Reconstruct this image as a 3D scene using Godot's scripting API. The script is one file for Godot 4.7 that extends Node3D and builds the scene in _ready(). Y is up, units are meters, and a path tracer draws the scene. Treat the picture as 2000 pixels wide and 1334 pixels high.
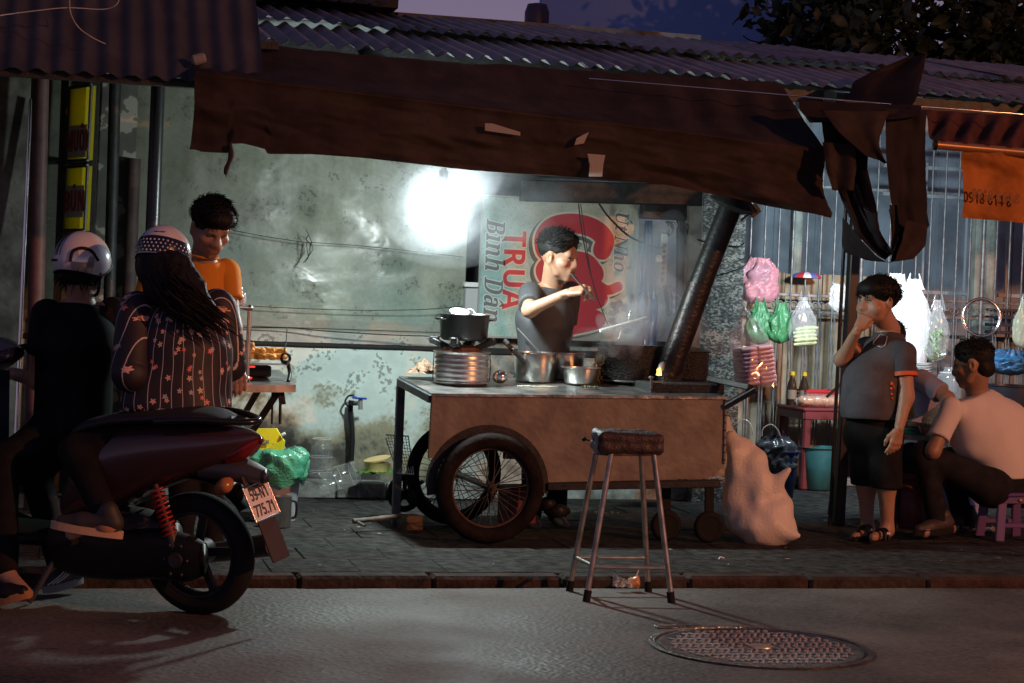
extends Node3D
# A night food stall: x runs along the street to the right, y up, z towards the road and the camera. Units are metres.

class Geo:
	var v := PackedVector3Array()
	var n := PackedVector3Array()
	var t := PackedVector2Array()
	var c := PackedColorArray()
	var ix := PackedInt32Array()
	var col := Color(1, 1, 1)

	func vert(p: Vector3, nn: Vector3, uv := Vector2.ZERO) -> int:
		v.append(p); n.append(nn); t.append(uv); c.append(col)
		return v.size() - 1

	func face(a: int, b: int, d: int) -> void:  # counter-clockwise seen from outside
		ix.append(a); ix.append(d); ix.append(b)

	func tri(a: Vector3, b: Vector3, d: Vector3) -> void:
		var nn := (b - a).cross(d - a).normalized()
		var i := vert(a, nn, Vector2(0, 0))
		vert(b, nn, Vector2(1, 0)); vert(d, nn, Vector2(1, 1))
		face(i, i + 1, i + 2)

	func quad(a: Vector3, b: Vector3, d: Vector3, e: Vector3, u0 := 0.0, v0 := 0.0, u1 := 1.0, v1 := 1.0) -> void:
		var nn := (b - a).cross(e - a).normalized()
		var i := vert(a, nn, Vector2(u0, v1))
		vert(b, nn, Vector2(u1, v1)); vert(d, nn, Vector2(u1, v0)); vert(e, nn, Vector2(u0, v0))
		face(i, i + 1, i + 2); face(i, i + 2, i + 3)

	func box(at: Vector3, s: Vector3, bs := Basis.IDENTITY, bev := 0.0) -> void:
		var h := s / 2.0
		bev = minf(bev, minf(h.x, minf(h.y, h.z)) * 0.9)
		var ax := [Vector3(1, 0, 0), Vector3(0, 1, 0), Vector3(0, 0, 1)]
		for k in 3:
			var u: Vector3 = ax[(k + 1) % 3]
			var w: Vector3 = ax[(k + 2) % 3]
			var hu: float = h[(k + 1) % 3] - bev
			var hw: float = h[(k + 2) % 3] - bev
			for sg: float in [1.0, -1.0]:
				var o: Vector3 = ax[k] * h[k] * sg
				var q := [o - u * hu * sg - w * hw, o + u * hu * sg - w * hw, o + u * hu * sg + w * hw, o - u * hu * sg + w * hw]
				quad(at + bs * q[0], at + bs * q[1], at + bs * q[2], at + bs * q[3])
		if bev <= 0.0:
			return
		for k in 3:
			var u: Vector3 = ax[(k + 1) % 3]
			var w: Vector3 = ax[(k + 2) % 3]
			var hk: float = h[k] - bev
			for su: float in [1.0, -1.0]:
				for sw: float in [1.0, -1.0]:
					var p1: Vector3 = u * su * h[(k + 1) % 3] + w * sw * (h[(k + 2) % 3] - bev)
					var p2: Vector3 = u * su * (h[(k + 1) % 3] - bev) + w * sw * h[(k + 2) % 3]
					var e: Vector3 = ax[k] * hk
					if su * sw > 0:
						quad(at + bs * (p1 - e), at + bs * (p2 - e), at + bs * (p2 + e), at + bs * (p1 + e))
					else:
						quad(at + bs * (p2 - e), at + bs * (p1 - e), at + bs * (p1 + e), at + bs * (p2 + e))
		for sx: float in [1.0, -1.0]:
			for sy: float in [1.0, -1.0]:
				for sz: float in [1.0, -1.0]:
					var g := Vector3(sx * h.x, sy * h.y, sz * h.z)
					var a := at + bs * (g - Vector3(0, sy, sz) * bev)
					var b := at + bs * (g - Vector3(sx, 0, sz) * bev)
					var d := at + bs * (g - Vector3(sx, sy, 0) * bev)
					if sx * sy * sz > 0:
						tri(a, b, d)
					else:
						tri(a, d, b)

	func bar(a: Vector3, b: Vector3, w: float, d: float, up := Vector3(0, 1, 0), bev := 0.0) -> void:  # a box from a to b
		var y := (b - a).normalized()
		if absf(y.dot(up)) > 0.98:
			up = Vector3(0, 0, 1)
		var x := y.cross(up).normalized()
		box((a + b) / 2.0, Vector3(w, a.distance_to(b), d), Basis(x, y, x.cross(y)), bev)

	func grid(nu: int, nv: int, f: Callable, closed := false, us := 1.0, vs := 1.0) -> void:
		var first := v.size()
		for j in nv + 1:
			for i in nu + 1:
				vert(f.call(float(i) / nu, float(j) / nv), Vector3.ZERO, Vector2(us * i / nu, vs * j / nv))
		for j in nv:
			for i in nu:
				var a := first + j * (nu + 1) + i
				face(a, a + 1, a + nu + 2); face(a, a + nu + 2, a + nu + 1)
		smooth(first, ix.size() - nu * nv * 6)
		if closed:
			for j in nv + 1:
				var a := first + j * (nu + 1)
				var m := (n[a] + n[a + nu]).normalized()
				n[a] = m; n[a + nu] = m

	func smooth(first: int, i0: int) -> void:
		for i in range(i0, ix.size(), 3):
			var a := ix[i]; var b := ix[i + 1]; var d := ix[i + 2]
			var m := (v[d] - v[a]).cross(v[b] - v[a])
			n[a] += m; n[b] += m; n[d] += m
		for i in range(first, v.size()):
			n[i] = n[i].normalized() if n[i].length_squared() > 1e-20 else Vector3.UP

	func tube(p: PackedVector3Array, r, seg := 8, caps := true) -> void:
		var k := p.size()
		var tg := (p[1] - p[0]).normalized()
		var x := tg.cross(Vector3(0.31, 0.83, 0.46)).normalized()
		var first := v.size()
		for i in k:
			var t2 := (p[mini(i + 1, k - 1)] - p[maxi(i - 1, 0)]).normalized()
			x = (x - t2 * x.dot(t2)).normalized()
			var y := t2.cross(x)
			var rr: float = r if (r is float or r is int) else r[i]
			for s in seg + 1:
				var a := TAU * s / seg
				var d := x * cos(a) + y * sin(a)
				vert(p[i] + d * rr, d, Vector2(float(s) / seg, float(i) / (k - 1)))
		for i in k - 1:
			for s in seg:
				var a := first + i * (seg + 1) + s
				face(a, a + 1, a + seg + 2); face(a, a + seg + 2, a + seg + 1)
		if caps:
			for e in 2:
				var i: int = 0 if e == 0 else k - 1
				var nn := (p[0] - p[1]).normalized() if e == 0 else (p[k - 1] - p[k - 2]).normalized()
				var m := vert(p[i], nn)
				for s in seg:
					vert(v[first + i * (seg + 1) + s], nn)
				for s in seg:
					if e == 1:
						face(m, m + 1 + s, m + 1 + (s + 1) % seg)
					else:
						face(m, m + 1 + (s + 1) % seg, m + 1 + s)

	func rod(a: Vector3, b: Vector3, r, seg := 8) -> void:
		tube(PackedVector3Array([a, b]), r, seg)

	func lathe(pr: Array, seg: int, xf := Transform3D.IDENTITY) -> void:  # profile of Vector2(radius, height), listed upwards on the outside
		var k := pr.size()
		var sn := []
		for i in k - 1:
			var d: Vector2 = pr[i + 1] - pr[i]
			sn.append(Vector2(d.y, -d.x).normalized())
		for i in k - 1:
			var n0: Vector2 = sn[i]
			var n1: Vector2 = sn[i]
			if i > 0 and sn[i].dot(sn[i - 1]) > 0.6:
				n0 = (sn[i] + sn[i - 1]).normalized()
			if i < k - 2 and sn[i].dot(sn[i + 1]) > 0.6:
				n1 = (sn[i] + sn[i + 1]).normalized()
			var first := v.size()
			for s in seg + 1:
				var a := TAU * s / seg
				var ca := cos(a); var sa := sin(a)
				vert(xf * Vector3(pr[i].x * ca, pr[i].y, -pr[i].x * sa), (xf.basis * Vector3(n0.x * ca, n0.y, -n0.x * sa)).normalized(), Vector2(float(s) / seg, float(i) / (k - 1)))
				vert(xf * Vector3(pr[i + 1].x * ca, pr[i + 1].y, -pr[i + 1].x * sa), (xf.basis * Vector3(n1.x * ca, n1.y, -n1.x * sa)).normalized(), Vector2(float(s) / seg, float(i + 1) / (k - 1)))
			for s in seg:
				var a := first + s * 2
				face(a, a + 2, a + 3); face(a, a + 3, a + 1)

	func ball(at: Vector3, r: Vector3, seg := 12, bs := Basis.IDENTITY) -> void:
		var pr := []
		var m := maxi(4, seg / 2)
		for i in m + 1:
			var a := -PI / 2 + PI * i / m
			pr.append(Vector2(cos(a), sin(a)))
		lathe(pr, seg, Transform3D(bs * Basis.from_scale(r), at))

	func ring(at: Vector3, axis: Vector3, R: float, r: float, seg := 24, seg2 := 8, a0 := 0.0, a1 := TAU, start := Vector3.ZERO) -> void:
		var x := start if start != Vector3.ZERO else axis.cross(Vector3(0.2, 0.9, 0.3)).normalized()
		var y := axis.cross(x)
		var full := a1 - a0 > TAU - 0.01
		grid(seg, seg2, func(i, j):
			var a: float = lerpf(a0, a1, i)
			var d := x * cos(a) + y * sin(a)
			var b: float = TAU * j
			return at + d * (R + r * cos(b)) + axis * r * sin(b), full)

	func prism(pl: PackedVector2Array, z0: float, z1: float, xf := Transform3D.IDENTITY, back := true) -> void:
		if Geometry2D.is_polygon_clockwise(pl):
			pl = pl.duplicate(); pl.reverse()
		var id := Geometry2D.triangulate_polygon(pl)
		for e in (2 if back else 1):
			var z := z1 if e == 0 else z0
			var nn := (xf.basis * Vector3(0, 0, 1 if e == 0 else -1)).normalized()
			var first := v.size()
			for p in pl:
				vert(xf * Vector3(p.x, p.y, z), nn, p)
			for i in range(0, id.size(), 3):
				var a := id[i]; var b := id[i + 1]; var d := id[i + 2]
				var ccw := (pl[b] - pl[a]).cross(pl[d] - pl[a]) > 0
				if ccw == (e == 0):
					face(first + a, first + b, first + d)
				else:
					face(first + a, first + d, first + b)
		for i in pl.size():
			var p := pl[i]; var q := pl[(i + 1) % pl.size()]
			quad(xf * Vector3(p.x, p.y, z0), xf * Vector3(q.x, q.y, z0), xf * Vector3(q.x, q.y, z1), xf * Vector3(p.x, p.y, z1))

	func moved(inv: Transform3D) -> void:
		if inv.is_equal_approx(Transform3D.IDENTITY):
			return
		for i in v.size():
			v[i] = inv * v[i]
			n[i] = (inv.basis * n[i]).normalized()

	func mesh() -> ArrayMesh:
		var a := []
		a.resize(Mesh.ARRAY_MAX)
		a[Mesh.ARRAY_VERTEX] = v; a[Mesh.ARRAY_NORMAL] = n; a[Mesh.ARRAY_TEX_UV] = t; a[Mesh.ARRAY_COLOR] = c; a[Mesh.ARRAY_INDEX] = ix
		var m := ArrayMesh.new()
		m.add_surface_from_arrays(Mesh.PRIMITIVE_TRIANGLES, a)
		return m


class Blob:  # a grid of distances: rounded bones and ellipsoids joined with a smooth minimum and meshed with surface nets
	var lo: Vector3
	var nx: int
	var ny: int
	var nz: int
	var h: float
	var k: float
	var s := PackedFloat32Array()
	var done := false

	func _init(a: Vector3, b: Vector3, cell: float, soft: float) -> void:
		lo = a; h = cell; k = soft
		nx = int((b.x - a.x) / cell) + 2; ny = int((b.y - a.y) / cell) + 2; nz = int((b.z - a.z) / cell) + 2
		s.resize(nx * ny * nz)

	func span(a: Vector3, b: Vector3) -> Array:
		var q0 := ((a - lo) / h).floor().max(Vector3.ZERO)
		var q1 := ((b - lo) / h).ceil().min(Vector3(nx - 1, ny - 1, nz - 1))
		return [int(q0.x), int(q1.x) + 1, int(q0.y), int(q1.y) + 1, int(q0.z), int(q1.z) + 1]

	func cap(a: Vector3, b: Vector3, ra: float, rb: float, fl := Vector3.ZERO, fk := 1.0) -> void:
		var m := maxf(ra, rb) + 3.5 * k + h
		var q := span(a.min(b) - Vector3.ONE * m, a.max(b) + Vector3.ONE * m)
		var ab := b - a
		if fk != 1.0:
			ab += fl * ab.dot(fl) * (fk - 1.0)
		var l2 := maxf(ab.length_squared(), 1e-9)
		var ik := 1.0 / k
		var dr := rb - ra
		for z in range(q[4], q[5]):
			for y in range(q[2], q[3]):
				var at := (z * ny + y) * nx
				var base := lo + Vector3(0, y * h, z * h) - a
				for x in range(q[0], q[1]):
					var p := base
					p.x += x * h
					if fk != 1.0:
						p += fl * (p.dot(fl) * (fk - 1.0))
					var tt := clampf(p.dot(ab) / l2, 0.0, 1.0)
					var d := (p - ab * tt).length() - ra - dr * tt
					if d < m:
						s[at + x] += exp(-d * ik)

	func ell(c: Vector3, r: Vector3, bs := Basis.IDENTITY) -> void:
		var m := maxf(r.x, maxf(r.y, r.z)) + 3.5 * k
		var q := span(c - Vector3.ONE * m, c + Vector3.ONE * m)
		var inv := bs.inverse()
		var ir := Vector3.ONE / r
		var ik := 1.0 / k
		for z in range(q[4], q[5]):
			for y in range(q[2], q[3]):
				var at := (z * ny + y) * nx
				for x in range(q[0], q[1]):
					var p := inv * (lo + Vector3(x, y, z) * h - c)
					var e := p * ir
					var k0 := e.length()
					var d := k0 * (k0 - 1.0) / maxf((e * ir).length(), 1e-5)
					if d < 4.0 * k:
						s[at + x] += exp(-maxf(d, -0.08) * ik)

	func finish() -> void:
		done = true
		for i in s.size():
			s[i] = 1.0 if s[i] <= 0.0 else -k * log(s[i])

	func carve(c: Vector3, r: Vector3, bs := Basis.IDENTITY, soft := 0.004) -> void:
		var m := maxf(r.x, maxf(r.y, r.z)) + soft * 2
		var q := span(c - Vector3.ONE * m, c + Vector3.ONE * m)
		var inv := bs.inverse()
		var ir := Vector3.ONE / r
		for z in range(q[4], q[5]):
			for y in range(q[2], q[3]):
				var at := (z * ny + y) * nx
				for x in range(q[0], q[1]):
					var e := (inv * (lo + Vector3(x, y, z) * h - c)) * ir
					var k0 := e.length()
					var d := k0 * (k0 - 1.0) / maxf((e * ir).length(), 1e-5)
					var g := -d
					var f := s[at + x]
					var w := maxf(soft - absf(f - g), 0.0) / soft
					s[at + x] = maxf(f, g) + w * w * soft * 0.25

	func cut(o: Vector3, nn: Vector3) -> void:  # keeps the side that nn points away from
		for z in nz:
			for y in ny:
				var at := (z * ny + y) * nx
				var base := (lo + Vector3(0, y * h, z * h) - o).dot(nn)
				for x in nx:
					s[at + x] = maxf(s[at + x], base + x * h * nn.x)

	func rough(noise: FastNoiseLite, amount: float, squash := Vector3.ONE) -> void:
		var m := amount * 2.0 + h * 2.0
		for z in nz:
			for y in ny:
				var at := (z * ny + y) * nx
				for x in nx:
					var f := s[at + x]
					if f < m and f > -m:
						s[at + x] = f + amount * noise.get_noise_3dv((lo + Vector3(x, y, z) * h) * squash)

	func at(p: Vector3) -> float:
		var q := ((p - lo) / h).round()
		if q.x < 0 or q.y < 0 or q.z < 0 or q.x >= nx or q.y >= ny or q.z >= nz:
			return 1.0
		return s[(int(q.z) * ny + int(q.y)) * nx + int(q.x)]

	func hit(p: Vector3, d: Vector3) -> Vector3:  # where a line meets the surface
		for i in 400:
			if at(p) < 0.0:
				return p - d * h * 0.4
			p += d * 0.003
		return p

	func mesh(g: Geo) -> void:
		if not done:
			finish()
		var id := {}
		var first := g.v.size()
		var i0 := g.ix.size()
		var sx := 1; var sy := nx; var sz := nx * ny
		var off := [0, sx, sy, sx + sy, sz, sx + sz, sy + sz, sx + sy + sz]
		var ed := [[0, 1], [2, 3], [4, 5], [6, 7], [0, 2], [1, 3], [4, 6], [5, 7], [0, 4], [1, 5], [2, 6], [3, 7]]
		for z in nz - 1:
			for y in ny - 1:
				var row := (z * ny + y) * nx
				for x in nx - 1:
					var i := row + x
					var a := s[i] < 0.0
					if a == (s[i + sx] < 0.0) and a == (s[i + sy] < 0.0) and a == (s[i + sz] < 0.0) and a == (s[i + sx + sy] < 0.0) and a == (s[i + sx + sz] < 0.0) and a == (s[i + sy + sz] < 0.0) and a == (s[i + sx + sy + sz] < 0.0):
						continue
					var sum := Vector3.ZERO
					var cnt := 0
					for e in ed:
						var f0 := s[i + off[e[0]]]; var f1 := s[i + off[e[1]]]
						if (f0 < 0.0) != (f1 < 0.0):
							var q := f0 / (f0 - f1)
							var c0: int = e[0]; var c1: int = e[1]
							sum += Vector3(c0 & 1, (c0 >> 1) & 1, c0 >> 2).lerp(Vector3(c1 & 1, (c1 >> 1) & 1, c1 >> 2), q)
							cnt += 1
					id[i] = g.vert(lo + (Vector3(x, y, z) + sum / cnt) * h, Vector3.ZERO)
		for i: int in id:
			var x := i % nx
			var y := (i / nx) % ny
			var z := i / sz
			if x == 0 or y == 0 or z == 0:
				continue
			var a := s[i] < 0.0
			for e in 3:
				var st: int = [sx, sy, sz][e]
				if a == (s[i + st] < 0.0):
					continue
				var p: int = [sy, sz, sx][e]
				var q: int = [sz, sx, sy][e]
				if not (id.has(i - p) and id.has(i - q) and id.has(i - p - q)):
					continue
				var v0: int = id[i]; var v1: int = id[i - p]; var v2: int = id[i - p - q]; var v3: int = id[i - q]
				if a:
					g.face(v0, v1, v2); g.face(v0, v2, v3)
				else:
					g.face(v0, v2, v1); g.face(v0, v3, v2)
		g.smooth(first, i0)


var used := {}
var rng := RandomNumberGenerator.new()
var M := {}

func numbered(called: String) -> String:
	var k: int = used.get(called, 0)
	used[called] = k + 1
	return called if k == 0 else "%s_%03d" % [called, k]

func tag(o: Node, label: String, category: String, group := "") -> void:
	o.set_meta("label", label)
	o.set_meta("category", category)
	if group:
		o.set_meta("group", group)

func thing(called: String, label: String, category: String, at := Vector3.ZERO, turn := 0.0, group := "") -> Node3D:
	var o := Node3D.new()
	o.name = numbered(called)
	add_child(o)
	o.position = at
	o.rotation.y = turn
	tag(o, label, category, group)
	return o

func put(called: String, g: Geo, m: Material, parent: Node3D = null) -> MeshInstance3D:  # g is in world coordinates
	var o := MeshInstance3D.new()
	if parent:
		g.moved(parent.global_transform.affine_inverse())
	o.mesh = g.mesh()
	o.material_override = m
	o.name = called if parent else numbered(called)
	(parent if parent else self).add_child(o, true)
	return o

func local(called: String, g: Geo, m: Material, parent: Node3D) -> MeshInstance3D:  # g is in the parent's own coordinates
	var o := MeshInstance3D.new()
	o.mesh = g.mesh()
	o.material_override = m
	o.name = called
	parent.add_child(o, true)
	return o

func struct(called: String, g: Geo, m: Material) -> MeshInstance3D:
	var o := put(called, g, m)
	o.set_meta("kind", "structure")
	return o

func one(called: String, g: Geo, m: Material, label: String, category: String, at: Vector3, group := "") -> MeshInstance3D:  # a thing that is one mesh, with its origin at its base
	var o := MeshInstance3D.new()
	g.moved(Transform3D(Basis.IDENTITY, -at))
	o.mesh = g.mesh()
	o.material_override = m
	o.name = numbered(called)
	add_child(o)
	o.position = at
	tag(o, label, category, group)
	return o

func lin(r: float, g: float, b: float) -> Color:
	return Color(r, g, b).linear_to_srgb()

func mat(r: float, g: float, b: float, rough := 0.7, metal := 0.0) -> StandardMaterial3D:
	var m := StandardMaterial3D.new()
	m.albedo_color = lin(r, g, b)
	m.roughness = rough
	m.metallic = metal
	return m

func noise(freq: float, oct := 4, sd := 1, kind := FastNoiseLite.TYPE_SIMPLEX_SMOOTH) -> FastNoiseLite:
	var f := FastNoiseLite.new()
	f.noise_type = kind
	f.frequency = freq
	f.fractal_octaves = oct
	f.seed = sd
	return f

func bytes_of(f: FastNoiseLite, w: int, h: int) -> PackedByteArray:
	var im := f.get_seamless_image(w, h)
	im.convert(Image.FORMAT_L8)
	return im.get_data()

func picture(w: int, h: int, f: Callable) -> ImageTexture:  # f(x, y, index) gives a linear colour
	var d := PackedByteArray()
	d.resize(w * h * 3)
	var i := 0
	for y in h:
		for x in w:
			var c: Color = f.call(x, y, i)
			c = c.linear_to_srgb()
			d[i * 3] = int(clampf(c.r, 0, 1) * 255.0); d[i * 3 + 1] = int(clampf(c.g, 0, 1) * 255.0); d[i * 3 + 2] = int(clampf(c.b, 0, 1) * 255.0)
			i += 1
	return ImageTexture.create_from_image(Image.create_from_data(w, h, false, Image.FORMAT_RGB8, d))

func grime(a: Color, b: Color, freq: float, sd: int, oct := 5, size := 256) -> ImageTexture:  # two linear colours mixed by noise
	var k := bytes_of(noise(freq, oct, sd), size, size)
	var k2 := bytes_of(noise(freq * 6.0, 3, sd + 7), size, size)
	return picture(size, size, func(_x, _y, i):
		var q: float = clampf((k[i] / 255.0 - 0.5) * 1.5 + 0.5 + (k2[i] / 255.0 - 0.5) * 0.35, 0, 1)
		return a.lerp(b, q))

func tri3(m: StandardMaterial3D, scale: float, world := true) -> StandardMaterial3D:
	m.uv1_triplanar = true
	m.uv1_world_triplanar = world
	m.uv1_scale = Vector3.ONE * scale
	return m

func dirt(dark: float, freq: float, sd: int) -> ImageTexture:  # shared grey dirt textures, tinted by each material
	var key := "dirt%.2f_%.3f_%d" % [dark, freq, sd]
	if not M.has(key):
		var low := dark / ((2.0 - dark) * 0.85)
		M[key] = grime(Color(low, low, low), Color(1, 1, 1), freq, 900 + sd)
	return M[key]

func grimy(r: float, g: float, b: float, dark: float, rough: float, metal: float, scale: float, sd: int, bump := 0.0, freq := 0.012) -> StandardMaterial3D:  # a colour with uneven dirt on it
	var k := (2.0 - dark) * 0.85
	var m := mat(minf(r * k, 1), minf(g * k, 1), minf(b * k, 1), rough, metal)
	m.albedo_texture = dirt(snappedf(dark, 0.1), 0.012 if freq < 0.016 else 0.03, sd % 3)
	if rough >= 0.75 and metal == 0.0:
		m.metallic_specular = 0.22
	m.uv1_offset = Vector3(sd * 0.37, sd * 0.53, sd * 0.71)
	if bump > 0.0:
		m.heightmap_enabled = true
		m.heightmap_texture = M.bump
		m.heightmap_scale = bump
	return tri3(m, scale)

func line(pts: Array, k := 8) -> PackedVector3Array:  # a smooth curve through points
	var c := Curve3D.new()
	for i in pts.size():
		var d: Vector3 = (pts[mini(i + 1, pts.size() - 1)] - pts[maxi(i - 1, 0)]) / 6.0
		c.add_point(pts[i], -d, d)
	var out := PackedVector3Array()
	var n := (pts.size() - 1) * k
	for i in n + 1:
		out.append(c.samplef(float(i) / k))
	return out

func along(pts: Array, u: float) -> Vector3:  # a point on an open polyline, u from 0 to 1 by index
	var q := clampf(u, 0, 1) * (pts.size() - 1)
	var i := mini(int(q), pts.size() - 2)
	return (pts[i] as Vector3).lerp(pts[i + 1], q - i)

func by_x(pts: Array, x: float) -> Vector3:  # the point of a polyline at a given x
	for i in pts.size() - 1:
		if x <= pts[i + 1].x or i == pts.size() - 2:
			var d: float = pts[i + 1].x - pts[i].x
			return (pts[i] as Vector3).lerp(pts[i + 1], clampf((x - pts[i].x) / d if absf(d) > 1e-6 else 0.0, 0, 1))
	return pts[0]

const ZK := -8.1     # kerb
const ZC := -9.25    # front of the cart
const ZW := -11.4    # wall behind the stall
const PY := 0.05     # height of the pavement

func _ready() -> void:
	var cam := Camera3D.new()
	cam.name = "camera"
	cam.fov = 20.713
	cam.near = 0.05
	cam.far = 300.0
	cam.basis = Basis(Vector3.UP, deg_to_rad(-14.0)) * Basis(Vector3.RIGHT, deg_to_rad(-1.2086)) * Basis(Vector3.BACK, deg_to_rad(2.2))
	cam.position = Vector3(0, 1.28, 0)
	add_child(cam)
	cam.current = true
	var sky := ProceduralSkyMaterial.new()
	sky.sky_top_color = lin(0.035, 0.037, 0.085)
	sky.sky_horizon_color = lin(0.34, 0.265, 0.39)
	sky.sky_curve = 0.16
	sky.ground_bottom_color = lin(0.015, 0.014, 0.02)
	sky.ground_horizon_color = lin(0.04, 0.035, 0.05)
	var env := Environment.new()
	env.background_mode = Environment.BG_SKY
	env.sky = Sky.new()
	env.sky.sky_material = sky
	env.background_energy_multiplier = 0.9
	env.tonemap_mode = Environment.TONE_MAPPER_LINEAR
	env.tonemap_exposure = 1.0
	env.volumetric_fog_enabled = true
	env.volumetric_fog_density = 0.0
	env.sdfgi_enabled = true
	env.ssao_enabled = true
	env.ssil_enabled = true
	var world := WorldEnvironment.new()
	world.name = "dusk"
	world.environment = env
	add_child(world)
	rng.seed = 4711
	make_materials()
	build_lamps()
	build_ground()
	build_wall()
	build_left_side()
	build_opening()
	build_fence()
	build_roofs()
	build_backdrop()
	build_awning()
	build_cart()
	build_cart_top()
	build_stool()
	build_scooter()
	build_food_table()
	build_wall_corner()
	build_hanging_bags()
	build_red_table()
	build_right_table()
	build_people()
	build_small_things()
	build_smoke_and_halo()

func omni(o: Node3D, at: Vector3, c: Color, e: float, size: float, reach := 30.0) -> void:
	var l := OmniLight3D.new()
	l.name = "light"
	l.light_color = c
	l.light_energy = e
	l.light_size = size
	l.omni_range = reach
	l.omni_attenuation = 2.0
	l.shadow_enabled = true
	o.add_child(l, true)
	l.global_position = at

func panel(o: Node3D, at: Vector3, dir: Vector3, c: Color, e: float, size: Vector2) -> void:
	var l := AreaLight3D.new()
	l.name = "light"
	l.light_color = c
	l.light_energy = e
	l.area_size = size
	l.area_normalize_energy = true
	l.area_range = 30.0
	l.area_attenuation = 2.0
	l.shadow_enabled = true
	o.add_child(l, true)
	l.global_transform = Transform3D(Basis.looking_at(dir.normalized(), Vector3.UP if absf(dir.y) < 0.9 else Vector3.BACK), at)

func glow(r: float, g: float, b: float, e: float) -> StandardMaterial3D:
	var m := mat(r, g, b, 0.4)
	m.emission_enabled = true
	m.emission = lin(r, g, b)
	m.emission_energy_multiplier = e
	return m

func build_lamps() -> void:
	# the bare bulb over the cart
	var b := Vector3(1.966, 1.808, -9.479)
	var t := thing("light_bulb", "glaring white bare bulb hanging over the cart under the tarpaulin edge", "light bulb", b)
	var g := Geo.new()
	g.lathe([Vector2(0.004, -0.075), Vector2(0.03, -0.07), Vector2(0.05, -0.045), Vector2(0.055, -0.01), Vector2(0.048, 0.025), Vector2(0.03, 0.055), Vector2(0.024, 0.07)], 20)
	local("bulb_glass", g, glow(0.92, 0.97, 1.0, 25.0), t)
	g = Geo.new()
	g.lathe([Vector2(0.0, 0.07), Vector2(0.026, 0.07), Vector2(0.026, 0.13), Vector2(0.012, 0.15), Vector2(0.0, 0.15)], 14)
	g.tube(line([Vector3(0, 0.14, 0), Vector3(0.02, 0.3, -0.05), Vector3(0.0, 0.62, -0.1)]), 0.004, 6)
	local("socket", g, M.black_plastic, t)
	omni(t, b, Color(0.91, 0.97, 0.96), 2.0, 0.05)
	panel(t, b + Vector3(0, -0.078, 0), Vector3(0.12, -0.98, -0.1), Color(0.91, 0.97, 0.96), 4.6, Vector2(0.1, 0.1))
	# the floodlight behind the hanging tarpaulin, turned to the fence
	b = Vector3(5.239, 1.906, -10.82)
	t = thing("flood_lamp", "white LED floodlight behind the hanging tarpaulin, turned to the fence", "lamp", b)
	var d := Vector3(-0.05, -0.42, -0.90).normalized()
	var lb := Basis.looking_at(d, Vector3.UP)
	g = Geo.new()
	g.box(Vector3.ZERO, Vector3(0.26, 0.12, 0.03), lb, 0.008)
	g.tube(line([Vector3(0, 0.05, 0.02), Vector3(0.02, 0.4, 0.05), Vector3(0.02, 0.8, 0.1)]), 0.006, 6)
	local("housing", g, M.black_plastic, t)
	g = Geo.new()
	g.box(d * 0.017, Vector3(0.23, 0.09, 0.006), lb, 0.002)
	local("lamp_face", g, glow(0.85, 0.95, 1.0, 5.0), t)
	panel(t, b + d * 0.024, d, Color(0.86, 0.95, 1.0), 6.0, Vector2(0.23, 0.09))
	# the sodium street lamp across the road, out of view on the right
	var f := Vector3(9.6, 0.0, 1.6)
	t = thing("street_lamp", "sodium street lamp on a steel post across the road, beyond the right", "street lamp", f)
	g = Geo.new()
	g.tube(line([Vector3(0, 0, 0), Vector3(0, 3.2, 0), Vector3(-0.06, 4.4, -0.2), Vector3(-0.5, 4.75, -1.3)]), 0.05, 10)
	local("post", g, M.steel_dark, t)
	g = Geo.new()
	g.ball(Vector3(-0.56, 4.74, -1.5), Vector3(0.14, 0.07, 0.28), 14)
	local("hood", g, M.steel_dark, t)
	g = Geo.new()
	g.ball(Vector3(-0.56, 4.62, -1.5), Vector3(0.09, 0.05, 0.18), 14)
	local("lamp_glass", g, glow(1.0, 0.5, 0.18, 12.0), t)
	omni(t, f + Vector3(-0.56, 4.62, -1.5), Color(1.0, 0.63, 0.39), 78.0, 0.1, 60.0)

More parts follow.
